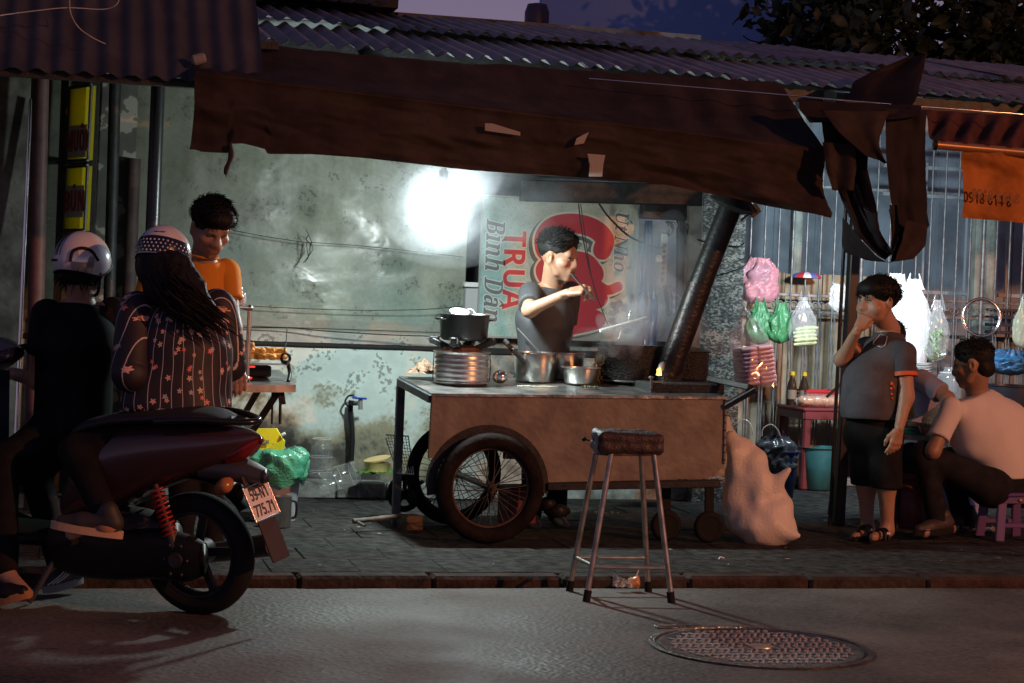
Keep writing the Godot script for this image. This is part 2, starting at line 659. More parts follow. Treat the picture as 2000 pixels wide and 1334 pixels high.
func make_materials() -> void:
	M.bump = ImageTexture.create_from_image(noise(0.05, 4, 3).get_seamless_image(256, 256))
	M.black_plastic = mat(0.012, 0.012, 0.013, 0.45)
	M.black_gloss = mat(0.01, 0.01, 0.011, 0.2)
	M.rubber = mat(0.013, 0.013, 0.013, 0.8)
	M.white_plastic = mat(0.7, 0.7, 0.68, 0.5)
	M.bright_wire = mat(0.62, 0.62, 0.60, 0.4, 0.2)
	M.steel = grimy(0.55, 0.55, 0.54, 0.75, 0.3, 1.0, 3.0, 21)
	M.steel_dark = grimy(0.10, 0.10, 0.10, 0.55, 0.5, 0.6, 2.0, 22)
	M.iron_black = grimy(0.022, 0.022, 0.023, 0.5, 0.55, 0.3, 4.0, 23, 0.15)
	M.chrome = mat(0.75, 0.75, 0.74, 0.16, 1.0)
	M.alu = grimy(0.62, 0.62, 0.60, 0.8, 0.32, 1.0, 5.0, 24)
	M.rust = grimy(0.10, 0.055, 0.04, 0.4, 0.8, 0.1, 3.0, 25, 0.2)
	M.cable = mat(0.02, 0.02, 0.022, 0.6)
	M.pale_cable = mat(0.35, 0.35, 0.35, 0.6)
	M.concrete = grimy(0.20, 0.20, 0.185, 0.5, 0.85, 0.0, 1.2, 26, 0.5)
	M.skin = mat(1, 1, 1, 0.5)
	M.skin.vertex_color_use_as_albedo = true
	M.skin.subsurf_scatter_enabled = true
	M.skin.subsurf_scatter_strength = 0.08
	M.hair = grimy(0.011, 0.010, 0.009, 0.6, 0.62, 0.0, 14.0, 27)
	M.hair.metallic_specular = 0.3
	M.skin.albedo_texture = dirt(0.9, 0.03, 1)
	M.skin.heightmap_enabled = true
	M.skin.heightmap_texture = M.bump
	M.skin.heightmap_scale = 0.06
	tri3(M.skin, 9.0, false)
	for q in ["black_plastic", "rubber", "cable"]:
		M[q].metallic_specular = 0.3
	M.paint_vc = mat(1, 1, 1, 0.6)
	M.paint_vc.vertex_color_use_as_albedo = true

func build_ground() -> void:
	var g := Geo.new()
	g.quad(Vector3(-150, -0.012, 120), Vector3(150, -0.012, 120), Vector3(150, -0.012, -150), Vector3(-150, -0.012, -150))
	struct("ground", g, grimy(0.06, 0.055, 0.05, 0.5, 0.9, 0.0, 0.2, 31))
	# asphalt
	var S := 1024
	var k1 := bytes_of(noise(0.003, 5, 41), S, S)
	var k2 := bytes_of(noise(0.12, 3, 42), S, S)
	var k3 := bytes_of(noise(0.4, 1, 43, FastNoiseLite.TYPE_VALUE), S, S)
	var cr := noise(0.004, 4, 46)
	cr.fractal_type = FastNoiseLite.FRACTAL_RIDGED
	var k4 := bytes_of(cr, S, S)
	var m := mat(1, 1, 1, 0.6)
	m.albedo_texture = picture(S, S, func(_x, _y, i):
		var a := clampf((k1[i] / 255.0 - 0.5) * 2.2 + 0.5, 0, 1)
		var b := k2[i] / 255.0 - 0.5
		var q := 0.082 + 0.055 * (a - 0.5) + 0.05 * b + 0.05 * (k3[i] / 255.0 - 0.5)
		if k4[i] > 238:
			q *= 0.45
		return Color(q * 1.06, q * 0.985, q * 0.88))
	m.roughness_texture = picture(S / 4, S / 4, func(x, y, _i):
		var q := 0.80 + 0.5 * (k1[(y * 4) * S + x * 4] / 255.0 - 0.5)
		return Color(q, q, q).srgb_to_linear())
	m.roughness = 0.85
	m.heightmap_enabled = true
	m.heightmap_texture = picture(S, S, func(_x, _y, i):
		var q := 0.35 * k2[i] / 255.0 + 0.35 * k3[i] / 255.0 - (0.2 if k4[i] > 238 else 0.0) + 0.2
		return Color(q, q, q).srgb_to_linear())
	m.heightmap_scale = 0.6
	tri3(m, 0.21)
	g = Geo.new()
	var nf := noise(0.6, 3, 45)
	g.grid(120, 90, func(u, v):
		var x: float = lerpf(-4.0, 8.0, u)
		var z: float = lerpf(0.5, ZK + 0.02, v)
		var away: float = clampf((Vector2(x - 2.68, z + 6.65).length() - 0.55) * 4.0, 0, 1)
		return Vector3(x, 0.004 * nf.get_noise_2d(x * 2.0, z * 2.0) * away, z))
	g.quad(Vector3(-40, -0.006, 14), Vector3(60, -0.006, 14), Vector3(60, -0.006, ZK), Vector3(-40, -0.006, ZK))
	struct("road", g, m)
	# pavement: a bed, kerb stones, and paving tiles with open joints
	var tile_tex := []
	g = Geo.new()
	g.quad(Vector3(-40, 0.036, ZK - 0.13), Vector3(60, 0.036, ZK - 0.13), Vector3(60, 0.036, -30), Vector3(-40, 0.036, -30))
	var pave := struct("pavement", g, grimy(0.035, 0.033, 0.03, 0.5, 0.9, 0.0, 1.0, 51))
	for i in 4:
		var tone: float = [0.036, 0.042, 0.033, 0.038][i]
		tile_tex.append(grimy(tone, tone * 0.98, tone * 0.92, 0.42, 0.85, 0.0, 1.3, 60 + i, 0.8, 0.02))
	var shapes := []
	for i in 5:
		var tg := Geo.new()
		tg.box(Vector3(0, -0.02, 0), Vector3(0.3975 - 0.0005 * (i % 3), 0.04, 0.3975 - 0.0005 * (i % 2)), Basis(Vector3.UP, 0.002 * (i - 2)), 0.004)
		shapes.append(tg.mesh())
	var z := ZK - 0.13 - 0.2
	var row := 0
	while z > -12.6:
		var x := -1.6 + (0.2 if row % 2 else 0.0)
		while x < 6.6:
			var o := MeshInstance3D.new()
			o.mesh = shapes[rng.randi() % 5]
			o.material_override = tile_tex[rng.randi() % 4]
			o.name = "paving_tile"
			pave.add_child(o, true)
			o.position = Vector3(x + rng.randf_range(-0.002, 0.002), PY + rng.randf_range(-0.004, 0.002), z)
			o.rotation = Vector3(rng.randf_range(-0.008, 0.008), (rng.randi() % 4) * PI / 2, rng.randf_range(-0.008, 0.008))
			x += 0.4
		z -= 0.4
		row += 1
	var km := [grimy(0.045, 0.03, 0.026, 0.45, 0.8, 0.0, 1.5, 71, 0.8), grimy(0.042, 0.034, 0.03, 0.45, 0.8, 0.0, 1.5, 72, 0.8)]
	for i in 20:
		g = Geo.new()
		g.box(Vector3(-4.0 + i * 0.6, 0.012, ZK - 0.065), Vector3(0.592, 0.08 + rng.randf_range(-0.006, 0.004), 0.125), Basis(Vector3.UP, rng.randf_range(-0.006, 0.006)), 0.014)
		put("kerb_stone", g, km[i % 2], pave)
	# manhole
	var c := Vector3(2.68, 0.0, -6.65)
	var t := thing("manhole_cover", "round iron manhole cover with raised bars set in the road", "manhole cover", c)
	var iron := grimy(0.26, 0.26, 0.25, 0.5, 0.36, 0.9, 4.0, 81, 0.4)
	g = Geo.new()
	g.lathe([Vector2(0.395, -0.01), Vector2(0.425, -0.005), Vector2(0.428, 0.007), Vector2(0.405, 0.008), Vector2(0.402, -0.008)], 64)
	local("frame", g, iron, t)
	g = Geo.new()
	g.lathe([Vector2(0.39, -0.01), Vector2(0.39, 0.005), Vector2(0.372, 0.006), Vector2(0.366, 0.003), Vector2(0.0, 0.0035)], 64)
	local("cover", g, iron, t)
	g = Geo.new()
	for a in range(-14, 15):
		for b in range(-7, 8):
			var p := Vector2(a * 0.0285 + (0.0142 if b % 2 else 0.0), b * 0.052)
			if p.length() < 0.345 and p.length() > 0.06:
				var d := Vector3(0.011, 0.006, 0.04) if (a + b) % 2 == 0 else Vector3(0.018, 0.006, 0.026)
				g.box(Vector3(p.x, 0.0055, p.y), d, Basis(Vector3.UP, 0.5 if b % 2 else -0.5), 0.002)
	g.lathe([Vector2(0.05, 0.003), Vector2(0.048, 0.0075), Vector2(0.0, 0.0085)], 24)
	local("tread_pattern", g, grimy(0.55, 0.55, 0.53, 0.7, 0.38, 0.5, 6.0, 82), t)
	g = Geo.new()
	g.box(Vector3(-0.18, 0.004, -0.44), Vector3(0.2, 0.012, 0.05), Basis(Vector3.UP, 0.1), 0.004)
	local("frame_lug", g, iron, t)

func build_wall() -> void:
	# painted wall, texture over x -1.8..2.56 and height 0..3.3
	var x0 := -1.8
	var x1: float = 2.524
	var W := 1024; var H := 768
	var a1 := bytes_of(noise(0.004, 5, 101), W, H)
	var a2 := bytes_of(noise(0.018, 5, 102), W, H)
	var a3 := bytes_of(noise(0.12, 3, 103), W, H)
	var st := noise(1.0, 4, 104)
	var lut := PackedFloat32Array()
	for x in W:
		lut.append(st.get_noise_1d(x * 0.055) * 0.6 + st.get_noise_1d(x * 0.31 + 50) * 0.4)
	var up := Color(0.28, 0.305, 0.235)
	var up2 := Color(0.165, 0.17, 0.13)
	var teal := Color(0.215, 0.30, 0.255)
	var low := Color(0.56, 0.66, 0.61)
	var brown := Color(0.27, 0.24, 0.145)
	var mould := Color(0.022, 0.022, 0.02)
	var tex := picture(W, H, func(x, y, i):
		var hh: float = 3.3 * (1.0 - float(y) / H)
		var b: float = a1[i] / 255.0
		var d: float = a2[i] / 255.0
		var e: float = a3[i] / 255.0
		var c: Color
		if hh > 1.06:
			c = up.lerp(up2, clampf((b - 0.42) * 2.6 + (d - 0.5) * 1.2, 0, 1))
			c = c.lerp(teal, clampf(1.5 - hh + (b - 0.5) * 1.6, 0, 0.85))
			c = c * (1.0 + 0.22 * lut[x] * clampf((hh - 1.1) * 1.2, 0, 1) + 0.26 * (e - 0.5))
			c = c * lerpf(0.20 + 0.3 * d, 1.0, clampf(float(x) / W * 2.6 - 1.05 + 0.5 * (b - 0.5), 0, 1))  # darker leftwards with uneven noise: the bulb's falloff painted into the wall colour
			if d > 0.66 and e > 0.60:
				c = c.lerp(up2 * 0.5, 0.7)
			if hh < 1.13:
				c = c.lerp(Color(0.22, 0.21, 0.18), 0.55)
		elif hh > 0.965:
			c = Color(0.36, 0.37, 0.33) * (0.75 + 0.5 * d)
			if e + d > 1.28:
				c = c * 0.45
		else:
			c = low * (0.84 + 0.32 * d)
			if d > 0.60 and e > 0.57:
				c = c.lerp(Color(0.08, 0.09, 0.09), 0.65)
			var q: float = clampf((0.74 + 0.5 * (b - 0.5) + 0.5 * (d - 0.5) + 0.2 * (e - 0.5) - hh) * 3.6, 0, 1)
			c = c.lerp(brown * (0.55 + 0.9 * e), q * 0.92)
			q = clampf((0.52 + 0.9 * (b - 0.5) + 0.45 * (d - 0.5) + 0.3 * (e - 0.5) - hh) * 3.2, 0, 1)
			c = c.lerp(mould * (0.6 + 1.0 * e), q * 0.93)
		return c)
	var wm := mat(1, 1, 1, 0.40)
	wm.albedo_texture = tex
	wm.heightmap_enabled = true
	wm.heightmap_texture = ImageTexture.create_from_image(noise(0.02, 5, 105).get_seamless_image(512, 512))
	wm.heightmap_scale = 0.7
	var rt := noise(0.012, 5, 106).get_seamless_image(512, 512)
	wm.roughness = 0.85
	wm.roughness_texture = ImageTexture.create_from_image(rt)
	var lowm := wm.duplicate()
	lowm.roughness = 1.0
	var t := thing("back_wall", "stained green painted wall behind the cart, mouldy along its foot", "wall", Vector3(0.5, 0, ZW))
	var g := Geo.new()
	var f := func(ya: float, yb: float, zf: float):  # front, ends, top and bottom, with the texture's place kept
		var q := Geo.new()
		q.quad(Vector3(x0, ya, zf), Vector3(x1, ya, zf), Vector3(x1, yb, zf), Vector3(x0, yb, zf), 0.0, 1.0 - yb / 3.3, 1.0, 1.0 - ya / 3.3)
		q.quad(Vector3(x1, ya, zf), Vector3(x1, ya, zf - 0.2), Vector3(x1, yb, zf - 0.2), Vector3(x1, yb, zf), 0.97, 1.0 - yb / 3.3, 1.0, 1.0 - ya / 3.3)
		q.quad(Vector3(x0, ya, zf - 0.2), Vector3(x1, ya, zf - 0.2), Vector3(x1, ya, zf), Vector3(x0, ya, zf))
		q.quad(Vector3(x0, yb, zf), Vector3(x1, yb, zf), Vector3(x1, yb, zf - 0.2), Vector3(x0, yb, zf - 0.2))
		return q
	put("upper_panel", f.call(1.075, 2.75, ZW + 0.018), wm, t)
	put("plaster_band", f.call(0.985, 1.075, ZW + 0.004), lowm, t)
	put("lower_wall", f.call(0.0, 0.955, ZW + 0.006), lowm, t)
	g = Geo.new()
	var nf := noise(6.0, 3, 108)
	g.grid(160, 3, func(u, v):
		var x: float = lerpf(x0, x1, u)
		var q: float = lerpf(0.948, 0.988, v) + 0.004 * nf.get_noise_1d(x + v * 9)
		return Vector3(x, q, ZW + 0.020 + (0.0 if v > 0.1 and v < 0.9 else -0.02)))
	put("black_strip", g, mat(0.012, 0.012, 0.012, 0.8), t)
	# wires across the wall
	var pts := [Vector3(1.066, 1.645, -11.288), Vector3(1.266, 1.617, -11.289), Vector3(1.513, 1.591, -11.278), Vector3(1.549, 1.593, -11.269), Vector3(1.83, 1.587, -11.302), Vector3(2.143, 1.569, -11.275), Vector3(2.475, 1.545, -11.243)]
	g = Geo.new()
	g.tube(line(pts, 5), 0.0022, 5)
	for i in 6:
		var s: Vector3 = Vector3(1.528, 1.588, -11.254)
		g.tube(line([s, s + Vector3(rng.randf_range(-0.03, 0.03), rng.randf_range(-0.1, 0.06), 0.01), s + Vector3(rng.randf_range(-0.06, 0.06), rng.randf_range(-0.16, 0.08), 0.02)], 4), 0.0025, 4)
	one("wall_wire", g, M.cable, "thin wire with a frayed knot, upper one on the green wall", "wire", Vector3(1.531, 1.589, -11.273))
	g = Geo.new()
	g.tube(line([Vector3(1.19, 1.195, -11.298), Vector3(1.529, 1.192, -11.286), Vector3(1.903, 1.196, -11.275), Vector3(2.248, 1.215, -11.252), Vector3(2.484, 1.243, -11.235)], 5), 0.0022, 5)
	one("wall_wire", g, M.cable, "thin wire at pot height, middle one on the green wall", "wire", Vector3(1.843, 1.194, -11.29))
	g = Geo.new()
	g.tube(line([Vector3(1.049, 1.056, -11.382), Vector3(1.413, 1.072, -11.323), Vector3(1.659, 1.06, -11.292), Vector3(2.033, 1.051, -11.26), Vector3(2.345, 1.053, -11.224)], 5), 0.0035, 5)
	one("wall_wire", g, M.cable, "sagging black cable just above the black wall strip", "cable", Vector3(1.847, 1.057, -11.286))
	# ledge along the foot of the wall, of concrete blocks
	t = thing("wall_ledge", "low grey concrete ledge along the foot of the mouldy wall", "ledge", Vector3(1.9, PY, -11.2))
	for i in 7:
		g = Geo.new()
		var x := 0.65 + i * 0.31
		if x < 2.62:
			g.box(Vector3(x, PY + 0.05, ZW + 0.1), Vector3(0.303, 0.1 + rng.randf_range(-0.006, 0.006), 0.18), Basis(Vector3.UP, rng.randf_range(-0.01, 0.01)), 0.008)
			put("block", g, M.concrete, t)

func build_left_side() -> void:
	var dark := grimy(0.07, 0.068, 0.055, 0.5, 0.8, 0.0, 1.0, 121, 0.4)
	# corner pier that closes the green wall on the left
	var zf := -11.3
	var t := thing("left_pier", "narrow grey plastered wall pier with peeling paint beside the yellow sign", "wall", Vector3(0.0, 0, zf))
	var g := Geo.new()
	var xa: float = 0.232
	var xb: float = 0.481
	g.box(Vector3((xa + xb) / 2, 1.6, zf - 0.1), Vector3(xb - xa, 3.2, 0.2))
	var pm := mat(1, 1, 1, 0.8)
	var p1 := bytes_of(noise(0.015, 5, 131), 256, 256)
	pm.albedo_texture = picture(256, 256, func(_x, _y, i):
		var q := p1[i] / 255.0
		return Color(0.30, 0.29, 0.24) if q > 0.60 else Color(0.09, 0.09, 0.078) * (0.6 + 0.8 * q))
	put("plaster", g, tri3(pm, 0.9), t)
	# wall at the far left
	t = thing("left_house_wall", "grey plastered house wall at the left edge behind the steel pipes", "wall", Vector3(-0.7, 0, -10.7))
	g = Geo.new()
	xa = -0.128
	g.box(Vector3(xa - 1.5, 1.6, -10.8), Vector3(3.0, 3.2, 0.2))
	put("plaster", g, grimy(0.17, 0.165, 0.14, 0.5, 0.85, 0.0, 0.9, 122, 0.5), t)
	# dark passage behind
	g = Geo.new()
	g.box(Vector3(-0.2, 1.6, -12.3), Vector3(1.6, 3.2, 0.1))
	g.box(Vector3(-0.75, 1.6, -11.6), Vector3(0.08, 3.2, 1.3))
	var pass_t := thing("passage_wall", "dark wall inside the passage at the left behind the posts", "wall", Vector3(-0.2, 0, -12.3))
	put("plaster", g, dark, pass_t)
	# pipes and posts
	var posts := [
		["drain_pipe", "pale grey drain pipe, fattest of the pipes at the left edge", "pipe", Vector3(-0.161, 2.312, -10.938), Vector3(-0.199, 1.75, -10.935), 0.020, mat(0.42, 0.42, 0.40, 0.5), ""],
		["steel_pipe", "bright thin steel pipe running down beside the red brown post", "pipe", Vector3(-0.124, 2.294, -10.671), Vector3(-0.146, 0.31, -10.53), 0.011, M.chrome, ""],
		["wall_post", "red brown painted round post at the far left", "post", Vector3(-0.074, 2.465, -10.559), Vector3(-0.045, 0.035, -10.499), 0.045, grimy(0.095, 0.045, 0.04, 0.5, 0.6, 0.0, 2.0, 123), ""],
		["wall_post", "dark timber post left of the narrow yellow sign", "post", Vector3(0.06, 2.522, -11.248), Vector3(0.052, 0.252, -11.201), 0.022, M.iron_black, ""],
		["wall_post", "black square post just right of the narrow yellow sign", "post", Vector3(0.226, 2.518, -11.104), Vector3(0.218, 0.268, -11.057), 0.03, M.iron_black, ""],
		["wall_post", "dark steel post between the peeling pier and the brown post", "post", Vector3(0.343, 2.564, -11.179), Vector3(0.356, 0.264, -11.125), 0.035, M.iron_black, ""],
		["wall_post", "brown rusty post left of the tall black awning post", "post", Vector3(0.469, 2.037, -11.239), Vector3(0.462, 0.259, -11.202), 0.04, grimy(0.06, 0.035, 0.03, 0.5, 0.7, 0.0, 2.0, 124), ""],
		["awning_post", "tall black steel post carrying the left end of the roof", "post", Vector3(0.537, 2.57, -10.151), Vector3(0.524, 0.36, -10.106), 0.038, mat(0.02, 0.02, 0.021, 0.32, 0.3), ""],
	]
	for p in posts:
		var a: Vector3 = p[3]
		var b: Vector3 = p[4]
		var down := (b - a) / maxf(a.y - b.y, 0.01)
		if p[0] != "drain_pipe":
			b = a + down * (a.y - PY)
		g = Geo.new()
		if "timber" in p[1] or "square" in p[1]:
			g.bar(b, a, p[5] * 2, p[5] * 2, Vector3(0, 0, 1), 0.003)
		else:
			g.rod(b, a, p[5], 14)
		one(p[0], g, p[6], p[1], p[2], b)
	# black wires at the left edge
	g = Geo.new()
	g.tube(line([Vector3(-0.316, 2.117, -10.921), Vector3(-0.224, 1.861, -10.892), Vector3(-0.17, 1.763, -10.877), Vector3(-0.113, 1.895, -10.865)], 6), 0.005, 5)
	g.ball(Vector3(-0.176, 1.754, -10.878), Vector3.ONE * 0.018, 8)
	one("black_cable", g, M.cable, "black cable looping to a junction at the left edge wall", "cable", Vector3(-0.192, 1.753, -10.882))
	# narrow yellow sign seen almost edge on
	t = thing("yellow_sign", "narrow upright yellow signboard with red lettering in two steel framed halves", "sign", Vector3(0.159, 1.578, -11.512))
	var nx := Vector3(0.94, 0, 0.342)
	var sgn := [[176.0, 445.0, 0], [312.0, 450.0, 1]]
	var yellow := mat(0.62, 0.54, 0.02, 0.42)
	yellow.backlight_enabled = true
	yellow.backlight = lin(1.0, 0.85, 0.05)
	var tl: Vector3 = Vector3(0.089, 2.419, -11.15)
	var bl: Vector3 = Vector3(0.078, 1.595, -11.15)
	var ax := Vector3(0.42, 0, 0.90).normalized()  # the board's own width runs towards the street
	var wv := ax * 0.27
	var dn := bl - tl
	for k in 2:
		var u0: float = 0.0 if k == 0 else 0.555
		var u1: float = 0.515 if k == 0 else 1.0
		g = Geo.new()
		var a: Vector3 = tl + dn * u0
		var b: Vector3 = tl + dn * u1
		g.quad(b, b + wv, a + wv, a)
		g.quad(b - ax.cross(Vector3.UP) * 0.03, a - ax.cross(Vector3.UP) * 0.03, a + wv - ax.cross(Vector3.UP) * 0.03, b + wv - ax.cross(Vector3.UP) * 0.03)
		var bd := put("panel", g, yellow, t)
		g = Geo.new()
		for e in [[a, a + wv], [b, b + wv], [a, b], [a + wv, b + wv]]:
			g.rod(e[0], e[1], 0.010, 6)
		put("frame", g, M.steel_dark, bd)
		g = Geo.new()
		var nn := ax.cross(Vector3.UP).normalized()
		var c0: Vector3 = a + (b - a) * 0.52 + nn * 0.004
		var c1: Vector3 = a + (b - a) * 0.96 + nn * 0.004
		if k == 1:
			c0 = a + (b - a) * 0.30 + nn * 0.004
			c1 = a + (b - a) * 0.80 + nn * 0.004
		g.quad(c1 + wv * 0.08, c1 + wv * 0.92, c0 + wv * 0.92, c0 + wv * 0.08)
		put("print_field", g, mat(0.42, 0.36, 0.32, 0.5), bd)
		var tx := TextMesh.new()
		tx.text = "MUÔI" if k == 0 else "BÚN"
		tx.font = sans(true)
		tx.font_size = 64
		tx.pixel_size = 0.0042
		tx.depth = 0.004
		var to := MeshInstance3D.new()
		to.name = "lettering"
		to.mesh = tx
		to.material_override = mat(0.33, 0.045, 0.05, 0.5)
		bd.add_child(to, true)
		var hgt := (c1 - c0).length()
		var z2 := ax.cross(Vector3.UP)
		if z2.dot(nn) < 0:
			z2 = -z2
		to.global_transform = Transform3D(Basis(ax * (0.235 / (0.62 if k == 0 else 0.5)), Vector3.UP * hgt / 0.30, z2), (c0 + c1) / 2 + wv * 0.5 + nn * 0.004)
	# bracket that crosses the passage
	g = Geo.new()
	g.bar(Vector3(-0.047, 1.986, -11.263), Vector3(0.199, 2.002, -11.202), 0.02, 0.05, Vector3(0, 0, 1))
	one("cross_bar", g, M.iron_black, "dark steel bar bridging the passage below the upper yellow panel", "bar", Vector3(0.054, 1.99, -11.238))
	t = thing("meter_box", "small black box with a glowing red pilot light in the dark passage", "meter box", Vector3(-0.006, 1.909, -11.664))
	g = Geo.new()
	g.box(Vector3(-0.024, 1.905, -11.72), Vector3(0.09, 0.12, 0.05), Basis.IDENTITY, 0.005)
	put("case", g, M.black_plastic, t)
	g = Geo.new()
	g.ball(Vector3(-0.006, 1.909, -11.664), Vector3.ONE * 0.008, 8)
	put("pilot_light", g, glow(1.0, 0.05, 0.04, 3.0), t)

func sans(bold := false) -> Font:
	var f := SystemFont.new()
	f.font_names = PackedStringArray(["Droid Sans"])
	if bold:
		f.font_weight = 700
	return f

func serif(bold := true, slant := 0.0) -> Font:
	var f := SystemFont.new()
	f.font_names = PackedStringArray(["Droid Serif"])
	if bold:
		f.font_weight = 700
	if slant == 0.0:
		return f
	var va := FontVariation.new()
	va.base_font = f
	va.variation_transform = Transform2D(Vector2(1, slant), Vector2(0, 1), Vector2.ZERO)
	return va

func ribbon(pts: PackedVector2Array, w: float) -> Array:  # the outlines of a thick pen stroke
	return Geometry2D.offset_polyline(pts, w / 2.0, Geometry2D.JOIN_ROUND, Geometry2D.END_ROUND)

func curve2(pts: Array, k := 10) -> PackedVector2Array:
	var c := Curve2D.new()
	for i in pts.size():
		var d: Vector2 = (pts[mini(i + 1, pts.size() - 1)] - pts[maxi(i - 1, 0)]) / 6.0
		c.add_point(pts[i], -d, d)
	var out := PackedVector2Array()
	for i in (pts.size() - 1) * k + 1:
		out.append(c.samplef(float(i) / k))
	return out

func lettering(txt: String, font: Font, xf: Transform3D, length: float, height: float, depth: float, m: Material, parent: Node3D, called := "lettering") -> MeshInstance3D:
	# text set along xf's x axis, centred, stretched to length by height
	var tx := TextMesh.new()
	tx.text = txt
	tx.font = font
	tx.font_size = 48
	tx.pixel_size = 0.01
	tx.depth = 0.1
	var bb := tx.get_aabb()
	var o := MeshInstance3D.new()
	o.name = called
	o.mesh = tx
	o.material_override = m
	parent.add_child(o, true)
	var sx := length / maxf(bb.size.x, 0.001)
	var sy := height / maxf(bb.size.y, 0.001)
	var mid := bb.get_center()
	o.global_transform = Transform3D(Basis(xf.basis.x * sx, xf.basis.y * sy, xf.basis.z * depth / 0.1), xf.origin - xf.basis.x * sx * mid.x - xf.basis.y * sy * mid.y)
	return o

func build_opening() -> void:
	var x0: float = 2.528
	var x1: float = 4.084
	var t := thing("low_wall", "low plastered wall below the red lettered sign, behind the pots", "wall", Vector3((x0 + x1) / 2, 0, ZW))
	var g := Geo.new()
	g.box(Vector3((x0 + x1) / 2, 0.53, ZW - 0.1), Vector3(x1 - x0 - 0.004, 1.06, 0.2))
	put("plaster", g, grimy(0.27, 0.28, 0.25, 0.45, 0.8, 0.0, 1.6, 141, 0.5), t)
	g = Geo.new()
	g.box(Vector3((x0 + x1) / 2, 0.968, ZW + 0.008), Vector3(x1 - x0 - 0.004, 0.04, 0.016), Basis.IDENTITY, 0.004)
	put("black_strip", g, mat(0.012, 0.012, 0.012, 0.8), t)
	t = thing("wall_above_door", "greyish wall and black steel lintel above the lettered sign", "wall", Vector3((x0 + x1) / 2, 2.05, ZW))
	g = Geo.new()
	var h1: float = 2.086
	g.box(Vector3((x0 + x1) / 2, h1 + 0.35, ZW - 0.1), Vector3(x1 - x0 - 0.004, 0.7, 0.2))
	put("plaster", g, grimy(0.22, 0.23, 0.2, 0.5, 0.7, 0.0, 1.2, 142, 0.4), t)
	g = Geo.new()
	g.bar(Vector3(2.785, 1.965, -11.124), Vector3(3.923, 1.986, -10.995), 0.13, 0.06, Vector3(0, 0, 1), 0.006)
	put("lintel", g, M.iron_black, t)
	g = Geo.new()
	g.box(Vector3(3.752, 1.889, -11.19), Vector3(0.32, 0.11, 0.08), Basis.IDENTITY, 0.006)
	put("fuse_box", g, M.iron_black, t)
	g = Geo.new()
	g.box(Vector3((x0 + x1) / 2, 1.6, -12.5), Vector3(x1 - x0 + 0.6, 3.2, 0.1))
	var rt := thing("inner_wall", "dark wall inside the doorway behind the lettered sign", "wall", Vector3(3.0, 0, -12.5))
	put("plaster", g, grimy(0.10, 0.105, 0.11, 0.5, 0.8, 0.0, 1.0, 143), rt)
	# jamb next to the column
	g = Geo.new()
	g.bar(Vector3(3.924, 1.983, -11.149), Vector3(3.937, 1.001, -11.125), 0.09, 0.08, Vector3(0, 0, 1), 0.004)
	one("door_jamb", g, grimy(0.13, 0.125, 0.10, 0.5, 0.7, 0.0, 1.4, 144), "olive grey door jamb standing against the flaking column", "door jamb", Vector3(3.937, 1.001, -11.125))
	g = Geo.new()
	g.bar(Vector3(3.92, 1.943, -11.356), Vector3(3.941, 0.994, -11.33), 0.07, 0.04, Vector3(0, 0, 1), 0.004)
	one("door_leaf", g, grimy(0.05, 0.045, 0.045, 0.5, 0.7, 0.0, 1.4, 145), "edge of a dark open door left of the olive jamb", "door", Vector3(3.941, 0.994, -11.33))
	# the sign
	var W := 512; var H := 448
	var k1 := bytes_of(noise(0.012, 5, 151), W, H)
	var k2 := bytes_of(noise(0.08, 3, 152), W, H)
	var sm := mat(1, 1, 1, 0.5)
	sm.albedo_texture = picture(W, H, func(x, y, i):
		var u: float = float(x) / W
		var v: float = float(y) / H
		var c := Color(0.27, 0.42, 0.39).lerp(Color(0.40, 0.39, 0.31), clampf(u * 2.6 - 0.25 + (0.5 - v) * 0.9, 0, 1))
		var q: float = k1[i] / 255.0
		c = c * (0.72 + 0.5 * q)
		if u > 0.6 and v > 0.86 - 0.3 * q:
			c = c.lerp(Color(0.2, 0.19, 0.16), 0.5)
		if k2[i] / 255.0 > 0.72:
			c = c * 0.78
		return c)
	var zs := -11.30
	var a: Vector3 = Vector3(2.594, 1.059, -11.3)
	var b: Vector3 = Vector3(3.607, 1.932, -11.3)
	t = thing("shop_sign", "sideways hung board with red lettering CƠM TRƯA behind the cook", "sign", Vector3((a.x + b.x) / 2, a.y, zs))
	g = Geo.new()
	g.quad(Vector3(a.x, a.y, zs), Vector3(b.x, a.y, zs), Vector3(b.x, b.y, zs), Vector3(a.x, b.y, zs))
	g.quad(Vector3(b.x, a.y, zs), Vector3(b.x, a.y, zs - 0.03), Vector3(b.x, b.y, zs - 0.03), Vector3(b.x, b.y, zs))
	g.quad(Vector3(a.x, a.y, zs - 0.03), Vector3(a.x, a.y, zs), Vector3(a.x, b.y, zs), Vector3(a.x, b.y, zs - 0.03))
	g.quad(Vector3(a.x, b.y, zs), Vector3(b.x, b.y, zs), Vector3(b.x, b.y, zs - 0.03), Vector3(a.x, b.y, zs - 0.03))
	put("board", g, sm, t)
	g = Geo.new()
	for e in [[Vector3(a.x, a.y, zs), Vector3(a.x, b.y, zs)], [Vector3(b.x, a.y, zs), Vector3(b.x, b.y, zs)], [Vector3(a.x, a.y, zs), Vector3(b.x, a.y, zs)], [Vector3(a.x, b.y, zs), Vector3(b.x, b.y, zs)]]:
		g.bar(e[0], e[1], 0.014, 0.014, Vector3(0, 0, 1), 0.003)
	put("frame", g, mat(0.30, 0.32, 0.30, 0.5, 0.3), t)
	# words: text runs down the picture, its top to the right
	var red := mat(0.42, 0.035, 0.045, 0.5)
	var pale := mat(0.50, 0.46, 0.36, 0.5)
	var inkm := mat(0.13, 0.14, 0.14, 0.5)
	var white := mat(0.56, 0.56, 0.52, 0.5)
	var ts := Basis(Vector3(0, -1, 0), Vector3(1, 0, 0), Vector3(0, 0, 1))
